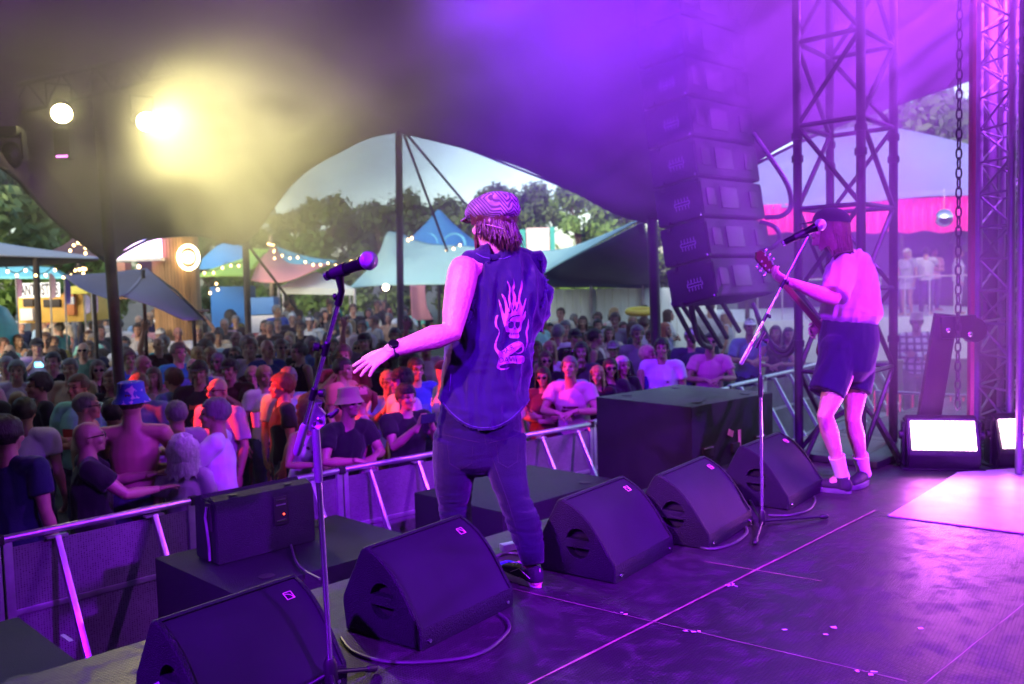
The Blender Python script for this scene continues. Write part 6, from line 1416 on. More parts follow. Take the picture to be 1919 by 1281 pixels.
# people on the terrace beyond
zt = P(1700, 594, 22.5).z
for (u, d, h, fd, kw, lab) in [(1700, 23.1, 1.72, -60, dict(fem=True, top=(.3, .3, .35), hair='long', hc=BLH, hat='cap', hatc=(.4, .4, .4), legs=(.4, .4, .45), ln=.5), 'person in a pale cap and white shorts on the terrace'), (1735, 23.4, 1.74, 150, dict(top=(.45, .45, .5), hair='short', hc=DKH, pn='drink'), 'person in a pale shirt drinking on the terrace'),
                            (1795, 23.2, 1.70, 60, dict(fem=True, top=(.4, .42, .5), hair='long', hc=BRH, legs=(.4, .42, .5)), 'person dressed all in pale cloth behind the hoist chain'), (1600, 24.6, 1.76, 0, dict(top=(.1, .1, .2), hair='short', hc=BRH), 'dark dressed person on the terrace behind the black tower'),
                            (1750, 25.4, 1.76, 10, dict(top=(.5, .3, .35), hair='short', hc=DKH, pn='fold'), 'person in a dusty pink tee further back on the terrace'), (1690, 26.8, 1.66, 20, dict(fem=True, top=(.6, .05, .08), hair='bob', hc=DKH), 'person in a red top deep inside the curtained tent')]:
    p = P(u, 600, d); person(Vector((p.x, d, zt)), R_(fd), h, lab, 'people on the raised terrace', **kw)
# ================================================================== the singer
SK1 = mat('skin_warm', (.58, .34, .26), .45, bump=.55, bscale=60, var=.22, vscale=11, bdetail=8)
def fit_hand(): pass
f = Vector((-.50, .87, 0)).normalized(); l = Vector((-f.y, f.x, 0)); fh = Vector((-.70, .70, 0)).normalized()
def headmat(c, face, pitch=0, roll=0):
    y = math.atan2(face.x, -face.y); return Matrix.Translation(c) @ Matrix.Rotation(y, 4, 'Z') @ Matrix.Rotation(pitch, 4, 'X') @ Matrix.Rotation(roll, 4, 'Y')
hc_ = P(921, 421, 4.36)
J = dict(pelvis=P(900, 792, 4.40), chest=P(930, 580, 4.38), neck=P(926, 478, 4.37), side=l, head=headmat(hc_, fh, R_(4)),
         sL=P(868, 508, 4.24), eL=P(846, 622, 4.12), wL=P(731, 657, 4.00), sR=P(992, 505, 4.52), eR=P(985, 630, 4.72), wR=P(930, 600, 4.86),
         hL=P(858, 820, 4.36), kL=P(853, 935, 4.46), aL=P(858, 1052, 4.60), tL=P(838, 1062, 4.80), hR=P(940, 815, 4.42), kR=P(966, 940, 4.26), aR=P(996, 1066, 4.15), tR=P(968, 1068, 4.36), arm=1.28, leg=.95, bulk=1.05, hs=1.0, front=f)
J['tR'] = G(962, 1066, ST + .04); J['tL'] = G(836, 1060, ST + .04)
hd = (P(664, 697, 3.93) - J['wL']); J['handL'] = dict(d=hd, n=(-.15, .42, -1), t=(-.1, 1, .4), curl=(.10, .14, .20, .26), spread=.17, thumb=.9, s=1.12)
J['handR'] = dict(d=(-.5, .2, .6), n=(-.5, -.2, -.4), t=(0, .2, 1), curl=(.8, .8, .8, .8), s=1.1)
root = empty('person', Vector(((J['aL'] + J['aR']) / 2).to_tuple()[:2] + (ST,)), 0, 'singer in sleeveless dark denim shirt and flat cap, one arm stretched out, back to camera', 'person')
me = body_mesh(J, .0065, False, hv=.0026); me.materials.append(SK1); face_mats(me, J['head']); link('body', me, None, root, world=True)
# wrist watch
wd = (J['wL'] - J['eL']).normalized(); wc = J['wL'] - wd * .018; g = Geo(); g.tube([wc - wd * .011, wc + wd * .011], .038, n=24, side=(0, 0, 1), rb=.034); g.obj('watch_strap', mat('watch_strap', (.01, .01, .02), .5), root, world=True)
nb = Vector((.10, -.55, .75)); nb = (nb - wd * nb.dot(wd)).normalized(); Geo().lathe([(.0235, 0), (.0235, .010), (.020, .0125)], wc + nb * .029, axis=nb, n=24).obj('watch_case', mat('watch_case', (.02, .02, .025), .2, metal=.6), root, world=True)
Geo().lathe([(.0185, .0), (.0185, .001)], wc + nb * .0418, axis=nb, n=24).obj('watch_face', mat('watch_glass', (.004, .004, .006), .08), root, world=True)
# ring on the hand
# ---- jeans
DEN = mat('jeans_denim', (.008, .005, .024), .85, spec=.12, bump=.5, bscale=260, var=.35, vscale=7, sheen=.15)
g = Geo(); ax = (J['chest'] - J['pelvis']).normalized()
g.tube([P(898, 838, 4.40), P(899, 800, 4.40), P(902, 755, 4.40)], [.205, .222, .205], side=l, n=24, rb=[.145, .16, .14], round_=True)
g.tube([P(858, 815, 4.35), P(853, 860, 4.38), P(850, 905, 4.42), P(852, 945, 4.46), P(855, 985, 4.49), P(858, 1020, 4.55), P(859, 1050, 4.59)], [.118, .112, .096, .079, .078, .066, .052], n=18)
g.tube([P(945, 815, 4.42), P(946, 858, 4.38), P(955, 905, 4.32), P(968, 945, 4.27), P(984, 985, 4.22), P(994, 1025, 4.17), P(999, 1058, 4.145)], [.110, .102, .087, .073, .078, .062, .050], n=18)
me = remesh(g, .0075, 4)
zk = [P(852, 945, 4.46).z, P(966, 945, 4.27).z]
def msk(co): 
    z = co[:, 2]; return .35 + .9 * np.exp(-((z - zk[0]) / .09) ** 2) + .8 * np.exp(-((z - 1.38) / .10) ** 2) + .4 * np.exp(-((z - 2.0) / .08) ** 2)
crumple(me, .0045, 15, (.35, .35, 1.9), 3, True, msk); jeans = link('jeans', me, DEN, root, world=True)
JB = BVHTree.FromPolygons([v.co for v in me.vertices], [p.vertices[:] for p in me.polygons])
def jseam(pts, nm='seam_stitching', r_=.0007):
    out_ = []
    for i in range(len(pts) - 1):
        for k in range(6):
            t = k / 6; d = ray(pts[i][0] + (pts[i + 1][0] - pts[i][0]) * t, pts[i][1] + (pts[i + 1][1] - pts[i][1]) * t).normalized(); h, n_, i_, ds = JB.ray_cast(CP, d)
            if h: out_.append(CP + d * (ds - .001))
    if len(out_) > 4: Geo().tube(out_, r_, n=5).obj(nm, mat('seam_gold', (.035, .025, .04), .8), jeans)
jseam([(908, 800), (909, 822), (912, 838)]); jseam([(822, 812), (865, 822), (905, 830)]); jseam([(915, 830), (950, 822), (983, 808)])
jseam([(838, 826), (842, 868), (862, 880), (884, 868), (886, 830)], 'back_pocket'); jseam([(930, 830), (934, 866), (952, 876), (970, 864), (972, 824)], 'back_pocket')
jseam([(918, 845), (934, 890), (952, 940), (966, 985), (978, 1040)]); jseam([(893, 850), (890, 900), (884, 950)])
# ---- sleeveless shirt
VEST = mat('vest_denim', (.012, .006, .045), .8, spec=.12, bump=.4, bscale=330, var=.18, vscale=5, sheen=.25)
g = Geo()
g.tube([P(903, 822, 4.40), P(905, 770, 4.40), P(912, 700, 4.40), P(922, 640, 4.39), P(938, 575, 4.39), P(942, 525, 4.39), P(935, 492, 4.38), P(929, 473, 4.37)], [.222, .222, .206, .212, .212, .196, .155, .085], side=l, n=30, rb=[.168, .165, .158, .160, .155, .135, .105, .075])
g.tube([P(912, 485, 4.35), P(893, 490, 4.31)], [.062, .056], n=14, round_=True); g.tube([P(965, 486, 4.44), P(1000, 503, 4.54)], [.065, .066], n=14, round_=True)
g.tube([P(985, 505, 4.52), P(1000, 545, 4.58), P(992, 590, 4.60)], [.078, .088, .08], n=14, round_=True)
me = remesh(g, .0065, 5)
def vfold(me):
    co = vcoords(me); nn = vnormals(me); out = np.zeros(len(co))
    for i, p in enumerate(co):
        v = Vector(p); u_, v_ = PX(v); a = noise.noise(Vector((u_ * .055 + v_ * .006, v_ * .009, 3.1))); b = noise.noise(Vector(((u_ - v_ * .35) * .035, (v_ + u_) * .010, 9.2)))
        c = noise.noise(Vector((u_ * .02, v_ * .05, 5.5))); wt = .5 + .5 * min(1, max(0, (u_ - 860) / 100)); k = 1.0 if v_ < 600 else .75
        out[i] = .018 * k * wt * (1 - 2.4 * abs(a)) + .019 * (1 - 2.2 * abs(b)) * (1.0 if v_ < 640 else .6) + .007 * (1 - 2 * abs(c)) * (1 if v_ > 640 else .3)
    setv(me, co + nn * out[:, None])
vfold(me)
# trim: hem curve, neckline and the near armhole
bm = bmesh.new(); bm.from_mesh(me)
def hemv(u): return 806 - 62 * min(1.35, abs((u - 908) / 88)) ** 2.2
inv = J['sL']
def kill(c):
    u, v = PX(c)
    if v > hemv(u): return True
    d_ = (c - P(926, 462, 4.37)).length
    if d_ < .080: return True
    return False
bmesh.ops.delete(bm, geom=[fc for fc in bm.faces if kill(fc.calc_center_median())], context='FACES'); bm.to_mesh(me); bm.free()
shirt = link('sleeveless_shirt', me, VEST, root, world=True); sm = shirt.modifiers.new('s', 'SOLIDIFY'); sm.thickness = .004; sm.offset = 0
VB = BVHTree.FromPolygons([v.co for v in me.vertices], [p.vertices[:] for p in me.polygons])
def on_vest(u, v, off=.004):
    d = ray(u, v).normalized(); h, n, i, ds = VB.ray_cast(CP, d); return (CP + d * (ds - off)) if h else None
# armhole frayed edge: many little threads along the curve
def frays(curve, n, ln, nm, seed, outw):
    r = random.Random(seed); g = Geo()
    for k in range(n):
        t = k / n * (len(curve) - 1); i = int(t); a, b = curve[i], curve[min(i + 1, len(curve) - 1)]; u = a[0] + (b[0] - a[0]) * (t - i); v = a[1] + (b[1] - a[1]) * (t - i); p = on_vest(u, v, .003)
        if p is None: continue
        tg = Vector((r.gauss(0, .6) + outw[0], r.gauss(0, .4) - .6, r.gauss(0, .6) + outw[1])).normalized(); q = p + tg * ln * r.uniform(.4, 1.2); m_ = p.lerp(q, .5) + Vector((r.gauss(0, 1), r.gauss(0, 1), r.gauss(0, 1))) * ln * .25
        g.tube([p, m_, q], [.0016, .0014, .0009], n=4)
    return g.obj(nm, mat('thread_navy', (.05, .04, .13), .9), shirt, world=False)
AH = [(862, 484), (868, 490), (876, 502), (884, 520), (888, 545), (888, 570), (884, 590), (878, 604)]
_o = frays(AH, 150, .020, 'frayed_edge', 2, (-.4, .2)); 
frays([(1006, 478), (1014, 495), (1019, 515), (1020, 540), (1017, 560), (1012, 575)], 110, .022, 'frayed_edge', 4, (.9, .1))
# rolled armhole ribbon and hem seam
def ribbon(curve, r, nm, m):
    pts = []
    for i in range(len(curve) - 1):
        for k in range(5):
            t = k / 5; p = on_vest(curve[i][0] + (curve[i + 1][0] - curve[i][0]) * t, curve[i][1] + (curve[i + 1][1] - curve[i][1]) * t, .003)
            if p is not None: pts.append(p)
    if len(pts) > 3: return Geo().tube(pts, r, n=6).obj(nm, m, shirt)
SEAM = mat('seam_thread', (.12, .08, .25), .8)
ribbon([(u, hemv(u) - 5) for u in range(830, 986, 8)], .0008, 'hem_stitching', SEAM)
ribbon([(892, 474), (905, 481), (925, 485), (945, 484), (960, 478)], .0016, 'collar_stitching', SEAM)
ribbon([(845, 700), (842, 740)], .0012, 'side_stitching', SEAM)
g = Geo(); g.tube([P(890, 471, 4.29), P(905, 478, 4.265), P(925, 482, 4.26), P(945, 480, 4.29), P(962, 471, 4.36)], [.006, .013, .014, .013, .006], rb=.005, side=(0, 0, 1), n=8); g.obj('collar_band', VEST, root, world=True)
# ---- back print: flaming skull above a lettered ribbon
PRT = mat('shirt_print', (.36, .13, .30), .75, var=.3, vscale=30)
def photo(pts): return [(900 + x * .1875, 480 + y * .1875) for x, y in pts]      # coordinates of the enlarged view
def smooth2(pts, closed=True, k=4):
    out = []; n = len(pts)
    for i in range(n):
        p0, p1, p2, p3 = [Vector((*pts[(i + j) % n], 0)) for j in (-1, 0, 1, 2)]
        for q in range(k): t = q / k; v = .5 * ((2 * p1) + (p2 - p0) * t + (2 * p0 - 5 * p1 + 4 * p2 - p3) * t * t + (3 * p1 - p0 - 3 * p2 + p3) * t ** 3); out.append((v.x, v.y))
    return out
def decal(polys, holes, m, nm, off=.0045, fine=1.6):
    """fill 2D shapes with a fine grid of small quads lying on the shirt"""
    g = Geo(); idx = {}
    def inside(p, poly):
        c = False; n = len(poly); j = n - 1
        for i in range(n):
            if (poly[i][1] > p[1]) != (poly[j][1] > p[1]) and p[0] < (poly[j][0] - poly[i][0]) * (p[1] - poly[i][1]) / (poly[j][1] - poly[i][1]) + poly[i][0]: c = not c
            j = i
        return c
    us = [p[0] for q in polys for p in q]; vs_ = [p[1] for q in polys for p in q]; s = fine * .5
    def vid(i, j):
        if (i, j) not in idx:
            p = on_vest(min(us) + i * s, min(vs_) + j * s, off); 
            if p is None: return None
            idx[(i, j)] = len(g.v); g.v.append(tuple(p))
        return idx[(i, j)]
    for i in range(int((max(us) - min(us)) / s) + 1):
        for j in range(int((max(vs_) - min(vs_)) / s) + 1):
            c = (min(us) + (i + .5) * s, min(vs_) + (j + .5) * s)
            if any(inside(c, q) for q in polys) and not any(inside(c, q) for q in holes):
                f_ = [vid(i, j), vid(i + 1, j), vid(i + 1, j + 1), vid(i, j + 1)]
                if None not in f_: g.f.append(tuple(f_)); g.mi.append(0)
    if not g.f: return None
    me = g.mesh(nm, merge=False, fixn=False); return link(nm, me, m, shirt)
flames = photo(smooth2([(262, 760), (230, 660), (205, 560), (182, 425), (215, 500), (235, 570), (248, 560), (245, 470), (212, 372), (250, 410), (270, 480), (285, 525), (295, 520), (280, 420), (290, 330), (265, 240), (300, 300), (300, 370), (300, 440), (318, 470), (325, 400), (310, 330), (335, 270), (330, 215), (348, 300), (335, 340), (358, 400), (358, 450), (375, 455), (385, 370), (400, 320), (415, 235), (425, 300), (405, 380), (400, 440), (425, 500), (445, 440), (460, 420), (445, 500), (420, 600), (455, 540), (450, 610), (420, 660), (405, 740), (385, 760), (385, 815), (300, 815), (285, 790)], k=3))
eye1 = photo(smooth2([(278, 670), (300, 658), (335, 662), (335, 700), (315, 722), (285, 715)])); eye2 = photo(smooth2([(352, 665), (395, 662), (392, 700), (372, 722), (352, 700)]))
nose = photo([(338, 730), (350, 700), (356, 732)]); drop = photo(smooth2([(300, 480), (312, 540), (322, 470), (332, 530), (345, 480), (352, 500), (366, 540), (382, 470), (386, 500), (366, 556), (348, 520), (334, 556), (318, 500), (312, 560), (290, 575), (272, 545), (290, 560), (300, 530)], k=2))
cut1 = photo([(262, 756), (300, 760), (290, 785), (262, 800)]); arc = photo(smooth2([(280, 640), (300, 610), (340, 590), (395, 588), (395, 596), (345, 602), (312, 620), (296, 648), (392, 656), (392, 662), (288, 655)], k=2)); teeth = [photo([(x, 765), (x + 4, 765), (x + 4, 790), (x, 790)]) for x in (312, 330, 348, 366)]; mouth = photo([(300, 773), (388, 770), (388, 776), (300, 779)])
decal([flames], [eye1, eye2, nose, drop, cut1, arc, mouth] + teeth, PRT, 'back_print', fine=1.1)
rib = photo(smooth2([(182, 585), (150, 610), (150, 700), (190, 750), (150, 850), (140, 920), (185, 1000), (178, 1060), (165, 1110), (205, 1135), (265, 1130), (292, 1108), (250, 1118), (205, 1118), (195, 1095), (260, 1075), (330, 1068), (380, 1075), (435, 1060), (438, 1000), (360, 992), (285, 1000), (340, 960), (410, 905), (420, 940), (380, 965), (342, 955), (385, 975), (430, 950), (438, 895), (415, 860), (370, 850), (300, 880), (235, 930), (195, 945), (165, 910), (170, 840), (195, 760), (170, 690), (165, 640)], k=3))
def text_polys(s, size, cx, cy, ang, sx=1.0):
    me = text_mesh(s, size); tr = []
    for p in me.polygons:
        q = []
        for i in p.vertices:
            v = me.vertices[i].co; x, y_ = v.x * sx, -v.y; q.append((cx + x * math.cos(ang) - y_ * math.sin(ang), cy + x * math.sin(ang) + y_ * math.cos(ang)))
        tr.append(q)
    return tr
lt = text_polys('HAIR', 14, 900 + 262 * .1875 + 2, 480 + 935 * .1875, R_(-27), .8) + text_polys('DAVII', 14, 900 + 275 * .1875, 480 + 1032 * .1875 + .5, R_(-4), .95)
side_r = photo(smooth2([(482, 620), (488, 700), (470, 760), (480, 860), (455, 920), (445, 960), (458, 890), (462, 820), (452, 760), (470, 690)], k=2))
decal([rib, side_r], lt, PRT, 'back_print', fine=.85)
# ---- hair, cap, beard
HR1 = mat('hair_brown', (.055, .026, .016), .42, bump=.4, bscale=60, spec=.7)
Mh = J['head']; r = random.Random(11); g = Geo()
def strand(a, z0, L, flick, rad=.0030, rr=1.0):
    """a angle round the head (90 = back), from cap edge downward"""
    ca, sa = math.cos(a), math.sin(a); x, y_ = .079 * ca * rr, .016 + .100 * sa * rr; pts = []
    for k in range(6):
        t = k / 5; o = 1 + .07 * math.sin(t * 3) + flick * t * t; wob = .006 * math.sin(t * 7 + a * 31 + L * 90); pts.append(Mh @ Vector((x * o + wob * -sa, (y_ - .016) * o + .016 + wob * ca, z0 - L * t)))
    g.tube(pts, [rad * 1.1, rad * 1.3, rad * 1.2, rad, rad * .7, rad * .25], n=5)
for k in range(620):
    a = R_(r.uniform(-12, 192)); back = max(0, math.sin(a)); strand(a, r.uniform(.035, .062), r.uniform(.10, .155) * (.55 + .5 * back) + .03, r.gauss(.10, .16) + (.28 if r.random() < .12 else 0), r.uniform(.0020, .0042), r.uniform(.93, 1.07))
hs = hair_mesh('messy', seed=4, res=2); hs.transform(Mh); link('hair', join([hs, g.mesh('s')]), HR1, root, world=True)
g = Geo()
for k in range(170):
    a = R_(r.uniform(195, 345)); ca, sa = math.cos(a), math.sin(a); z0 = r.uniform(-.085, -.03); p = Vector((.057 * ca, -.030 + .062 * sa, z0)); g.tube([Mh @ p, Mh @ (p * 1.08 + Vector((0, 0, -.014))), Mh @ (p * 1.10 + Vector((0, 0, -.030)))], [.0024, .002, .0008], n=4)
g.obj('beard', mat('beard_brown', (.10, .05, .025), .6), root, world=True)
# flat cap
def tweed():
    m = mat('cap_tweed', (.30, .26, .28), .9, bump=.5, bscale=400); t = m.node_tree; N = t.nodes; L = t.links; b = N['Principled BSDF']
    tc = N.new('ShaderNodeTexCoord'); sp = N.new('ShaderNodeSeparateXYZ'); L.new(tc.outputs['Object'], sp.inputs[0])
    ax_ = N.new('ShaderNodeMath'); ax_.operation = 'PINGPONG'; ax_.inputs[1].default_value = .032; L.new(sp.outputs[0], ax_.inputs[0])
    ad = N.new('ShaderNodeMath'); ad.operation = 'ADD'; L.new(ax_.outputs[0], ad.inputs[0]); L.new(sp.outputs[2], ad.inputs[1])
    a2 = N.new('ShaderNodeMath'); a2.operation = 'ADD'; L.new(ad.outputs[0], a2.inputs[0]); L.new(sp.outputs[1], a2.inputs[1])
    mu = N.new('ShaderNodeMath'); mu.operation = 'MULTIPLY'; mu.inputs[1].default_value = 300; L.new(a2.outputs[0], mu.inputs[0]); sn = N.new('ShaderNodeMath'); sn.operation = 'SINE'; L.new(mu.outputs[0], sn.inputs[0])
    mr = N.new('ShaderNodeMapRange'); mr.inputs[1].default_value = -.4; mr.inputs[2].default_value = .4; L.new(sn.outputs[0], mr.inputs[0])
    nz = N.new('ShaderNodeTexNoise'); nz.inputs['Scale'].default_value = 14; L.new(tc.outputs['Object'], nz.inputs[0]); mm = N.new('ShaderNodeMath'); mm.operation = 'MULTIPLY'; L.new(mr.outputs[0], mm.inputs[0])
    m2 = N.new('ShaderNodeMapRange'); m2.inputs[1].default_value = .38; m2.inputs[2].default_value = .6; m2.inputs[3].default_value = .35; L.new(nz.outputs[0], m2.inputs[0]); L.new(m2.outputs[0], mm.inputs[1])
    mx = N.new('ShaderNodeMix'); mx.data_type = 'RGBA'; L.new(mm.outputs[0], mx.inputs[0]); mx.inputs[6].default_value = (.08, .06, .08, 1); mx.inputs[7].default_value = (.40, .34, .38, 1); L.new(mx.outputs[2], b.inputs['Base Color']); return m
g = Geo(); g.ell((0, .012, .068), (.112, .130, .060), Matrix.Rotation(R_(-9), 3, 'X'), 28, 16); g.ell((0, .03, .092), (.098, .105, .045), None, 24, 14); g.ell((0, -.075, .066), (.085, .060, .034), Matrix.Rotation(R_(10), 3, 'X'), 24, 12)
cm = remesh(g, .006, 5); cm.transform(Matrix.Translation((0, .012, -.004)) @ Matrix.Diagonal((1.06, 1.07, 1.12, 1))); crumple(cm, .004, 16, (1, 1, 1), 2, False); co = vcoords(cm)
# panel seams converging on the button
ang = np.arctan2(co[:, 1] - .02, co[:, 0]); rd = np.hypot(co[:, 0], co[:, 1] - .02); seam = np.exp(-(np.abs(((ang * 8 / (2 * np.pi) + .5) % 1) - .5) / .05) ** 2) * (co[:, 2] > .09); nn = vnormals(cm); setv(cm, co - nn * (seam * .0025)[:, None])
o = link('flat_cap', cm, tweed(), root, world=True); cm.transform(Matrix.Identity(4)); o.matrix_parent_inverse = pmat(root).inverted() @ Mh
g = Geo(); g.tube([(-.078, -.085, .046), (-.05, -.135, .036), (0, -.152, .034), (.05, -.135, .036), (.078, -.085, .046)], [.004, .02, .026, .02, .004], rb=.006, side=(0, 1, 0), n=8); p_ = g.obj('cap_peak', MATS['cap_tweed'], root); p_.matrix_parent_inverse = pmat(root).inverted() @ Mh
# in-ear wire
g = Geo(); g.tube([Mh @ Vector(q) for q in ((.082, .01, .0), (.098, .07, -.01), (.07, .125, -.03), (.03, .132, -.045), (.01, .13, -.075))] , .0012, n=5); g.tube([Mh @ Vector((.012, .134, -.07)), Mh @ Vector((.010, .132, -.10))], .003, n=6); g.obj('earpiece_wire', mat('wire_pale', (.7, .55, .6), .4), root, world=True)
# ---- canvas shoes
def shoe(A, T_, root, m_up, m_sole, nm='shoe', L=.29, sole=.028, hi=.085, w=.047):
    A, T_ = Vector(A), Vector(T_); d = (T_ - A); d.z = 0; d.normalize(); s = Vector((-d.y, d.x, 0)); heel = Vector((A.x, A.y, ST)) - d * .065
    def outline(z, k, dz=0):
        pts = []
        for i in range(28):
            t = 2 * math.pi * i / 28; x = (1 - math.cos(t)) / 2; yy = math.sin(t); wid = (.72 + .35 * math.sin(x * 2.2)) * w * k; pts.append(heel + d * ((x - .0) * L * 1.0 - .0) * 1 + s * yy * wid * (1 if x < .97 else .7) + Vector((0, 0, z + dz * (x ** 4) * .02)))
        return pts
    g = Geo(); rings = [outline(0.001, .98), outline(.004, 1.04), outline(sole, 1.04), outline(sole + .001, 1.0)]; vs = [p for r_ in rings for p in r_]; n = 28
    g.add(vs, [(i * n + j, i * n + (j + 1) % n, (i + 1) * n + (j + 1) % n, (i + 1) * n + j) for i in range(3) for j in range(n)] + [tuple(range(n))[::-1], tuple(range(3 * n, 4 * n))]); g.obj(nm + '_sole', m_sole, root, world=True)
    g = Geo(); g.tube([heel + d * .03 + Vector((0, 0, sole + .02)), heel + d * .10 + Vector((0, 0, sole + .022)), heel + d * .19 + Vector((0, 0, sole + .016)), heel + d * .262 + Vector((0, 0, sole + .008))], [.036, .040, .043, .030], side=s, n=14, rb=[.05, .045, .030, .018], round_=True)
    g.tube([heel + d * .05 + Vector((0, 0, sole)), heel + d * .06 + Vector((0, 0, hi))], [.043, .040], n=14, side=s, rb=[.048, .046]); me = remesh(g, .006, 3); link(nm + '_upper', me, m_up, root, world=True)
    return heel, d, s
CANV = mat('canvas_black', (.012, .012, .018), .85, bump=.4, bscale=300); SOLE = mat('sole_white', (.85, .8, .8), .5)
for A, T_ in ((J['aR'], J['tR']), (J['aL'], J['tL'])):
    heel, d, s = shoe(A, T_, root, CANV, SOLE)
    g = Geo()
    for k in range(4):
        c = heel + d * (.135 + .022 * k) + Vector((0, 0, ST * 0 + .028 + .060 - .009 * k)); g.tube([c - s * .022, c + s * .022], .0035, n=5)
    g.obj('shoe_laces', SOLE, root, world=True); g = Geo(); g.tube([heel + d * .02 + s * .047 + Vector((0, 0, .050)), heel + d * .10 + s * .046 + Vector((0, 0, .078)), heel + d * .17 + s * .045 + Vector((0, 0, .045))], .0014, n=4); g.tube([heel + d * .0 + Vector((0, 0, .03)), heel + d * .004 + Vector((0, 0, .09))], .003, n=4); g.obj('shoe_stitching', SOLE, root, world=True)

# ================================================================== the guitarist
f = Vector((-.90, .43, 0)).normalized(); l = Vector((-f.y, f.x, 0)); fh = Vector((-.95, .30, 0)).normalized()
J2 = dict(pelvis=P(1588, 655, 5.87), chest=P(1592, 545, 5.87), neck=P(1581, 476, 5.87), side=l, head=headmat(P(1553, 431, 5.87), fh, R_(-4)),
          sL=P(1582, 505, 5.69), eL=P(1562, 560, 5.55), wL=P(1482, 529, 5.52), sR=P(1600, 503, 6.05), eR=P(1592, 590, 6.20), wR=P(1540, 606, 6.08),
          hL=P(1575, 700, 5.78), kL=P(1546, 778, 5.66), aL=P(1576, 884, 5.74), tL=G(1548, 910, ST + .035), hR=P(1606, 700, 5.96), kR=P(1598, 785, 5.86), aR=P(1618, 880, 5.97), tR=G(1604, 903, ST + .035), arm=1.12, leg=.98, bulk=1.0, front=f)
hdir = P(1452, 515, 5.56) - J2['wL']
J2['handL'] = dict(d=hdir, n=(.2, .5, .8), t=(-.3, .8, .2), curl=(.55, .6, .65, .7), spread=.05, thumb=.8, s=1.05)
J2['handR'] = dict(d=(-.6, -.2, -.4), n=(.1, -.9, -.2), t=(0, -.1, 1), curl=(.5, .5, .5, .5))
root = empty('person', Vector(((J2['aL'] + J2['aR']) / 2).to_tuple()[:2] + (ST,)), 0, 'long haired guitarist in pale tee, dark shorts and white socks, in profile', 'person')
me = body_mesh(J2, .0072, False, hv=.0030); me.materials.append(SK1); face_mats(me, J2['head']); link('body', me, None, root, world=True)
g = Geo()
g.tube([P(1594, 608, 5.87), P(1596, 590, 5.87), P(1594, 550, 5.87), P(1592, 515, 5.87), P(1590, 490, 5.87), P(1584, 476, 5.87)], [.140, .188, .188, .185, .165, .09], side=l, n=26, rb=[.140, .186, .174, .158, .13, .085])
g.tube([P(1588, 494, 5.78), P(1578, 512, 5.68), P(1567, 540, 5.60), P(1562, 553, 5.57)], [.07, .085, .084, .086], n=16); g.tube([P(1600, 494, 5.95), P(1602, 520, 6.10), P(1600, 556, 6.16)], [.07, .082, .084], n=14)
me = remesh(g, .0072, 4); co = vcoords(me); nn = vnormals(me); out = np.zeros(len(co))
for i, p in enumerate(co):
    u, v = PX(Vector(p)); out[i] = .010 * (1 - 2.3 * abs(noise.noise(Vector(((u + (v - 500) * .12) * .07, v * .010, 1.5))))) + .006 * (1 - 2 * abs(noise.noise(Vector((u * .05, v * .06, 7))))) * (1 if v > 575 else .4)
setv(me, co + nn * out[:, None]); link('tee_shirt', me, mat('tee_pale', (.62, .46, .46), .85, bump=.3, bscale=250, sheen=.2), root, world=True)
g = Geo(); g.tube([P(1594, 603, 5.87), P(1590, 640, 5.87), P(1586, 690, 5.87), P(1584, 712, 5.87)], [.172, .180, .17, .11], side=l, n=24, rb=[.172, .186, .17, .11])
g.tube([P(1572, 655, 5.79), P(1560, 700, 5.76), P(1548, 737, 5.72)], [.112, .115, .112], n=18); g.ell(P(1572, 655, 5.79), (.118, .118, .118)); g.ell(P(1606, 655, 5.95), (.118, .118, .118)); g.tube([P(1606, 655, 5.95), P(1606, 700, 5.93), P(1600, 732, 5.90)], [.112, .112, .106], n=18)
me = remesh(g, .0075, 4); crumple(me, .005, 8, (1, 1, .5), 6, True); link('shorts', me, mat('shorts_navy', (.010, .006, .03), .85, spec=.12, bump=.3, bscale=250, sheen=.15), root, world=True)
sh_side = []
g = Geo()
for a, b in ((J2['aL'], J2['kL']), (J2['aR'], J2['kR'])):
    d = (b - a).normalized(); g2 = Geo(); g2.tube([a - d * .04, a, a + d * .07, a + d * .115], [.046, .043, .047, .052], n=22); me = g2.mesh('sock'); co = vcoords(me); link('sock', me, mat('sock_white', (.72, .68, .66), .9, bump=.6, bscale=80, stretch=(3, 3, .1)), root, world=True)
for A, T_ in ((J2['aL'], J2['tL']), (J2['aR'], J2['tR'])): shoe(A, T_, root, mat('trainer_black', (.015, .014, .018), .75, bump=.4, bscale=200), mat('trainer_sole', (.10, .09, .11), .6), hi=.105, w=.052, L=.30, sole=.03)
Mh = J2['head']; g = Geo(); r = random.Random(5)
for k in range(520):
    a = R_(r.uniform(0, 180)); ca, sa = math.cos(a), math.sin(a); L = r.uniform(.24, .42) * (.7 + .3 * sa); pts = []; sprd = r.uniform(.92, 1.12)
    for q in range(7):
        t = q / 6; o = sprd * (1 + .12 * t); pts.append(Mh @ Vector((.080 * ca * o + .006 * math.sin(t * 6 + k), .014 + .100 * sa * o + .035 * t, .05 - L * t)))
    g.tube(pts, [.003, .0035, .0035, .003, .0028, .002, .0008], n=4)
hs = hair_mesh('bob', seed=8, res=2); hs.transform(Mh); link('hair', join([hs, g.mesh('s')]), mat('hair_fair', (.11, .05, .03), .5, bump=.4, bscale=60), root, world=True)
cp = hat_mesh('cap'); o = link('cap', cp, mat('cap_black', (.012, .012, .016), .85, bump=.3, bscale=200), root); o.matrix_parent_inverse = pmat(root).inverted() @ Mh @ Matrix.Translation((0, 0, -.004)) @ Matrix.Scale(1.10, 4)
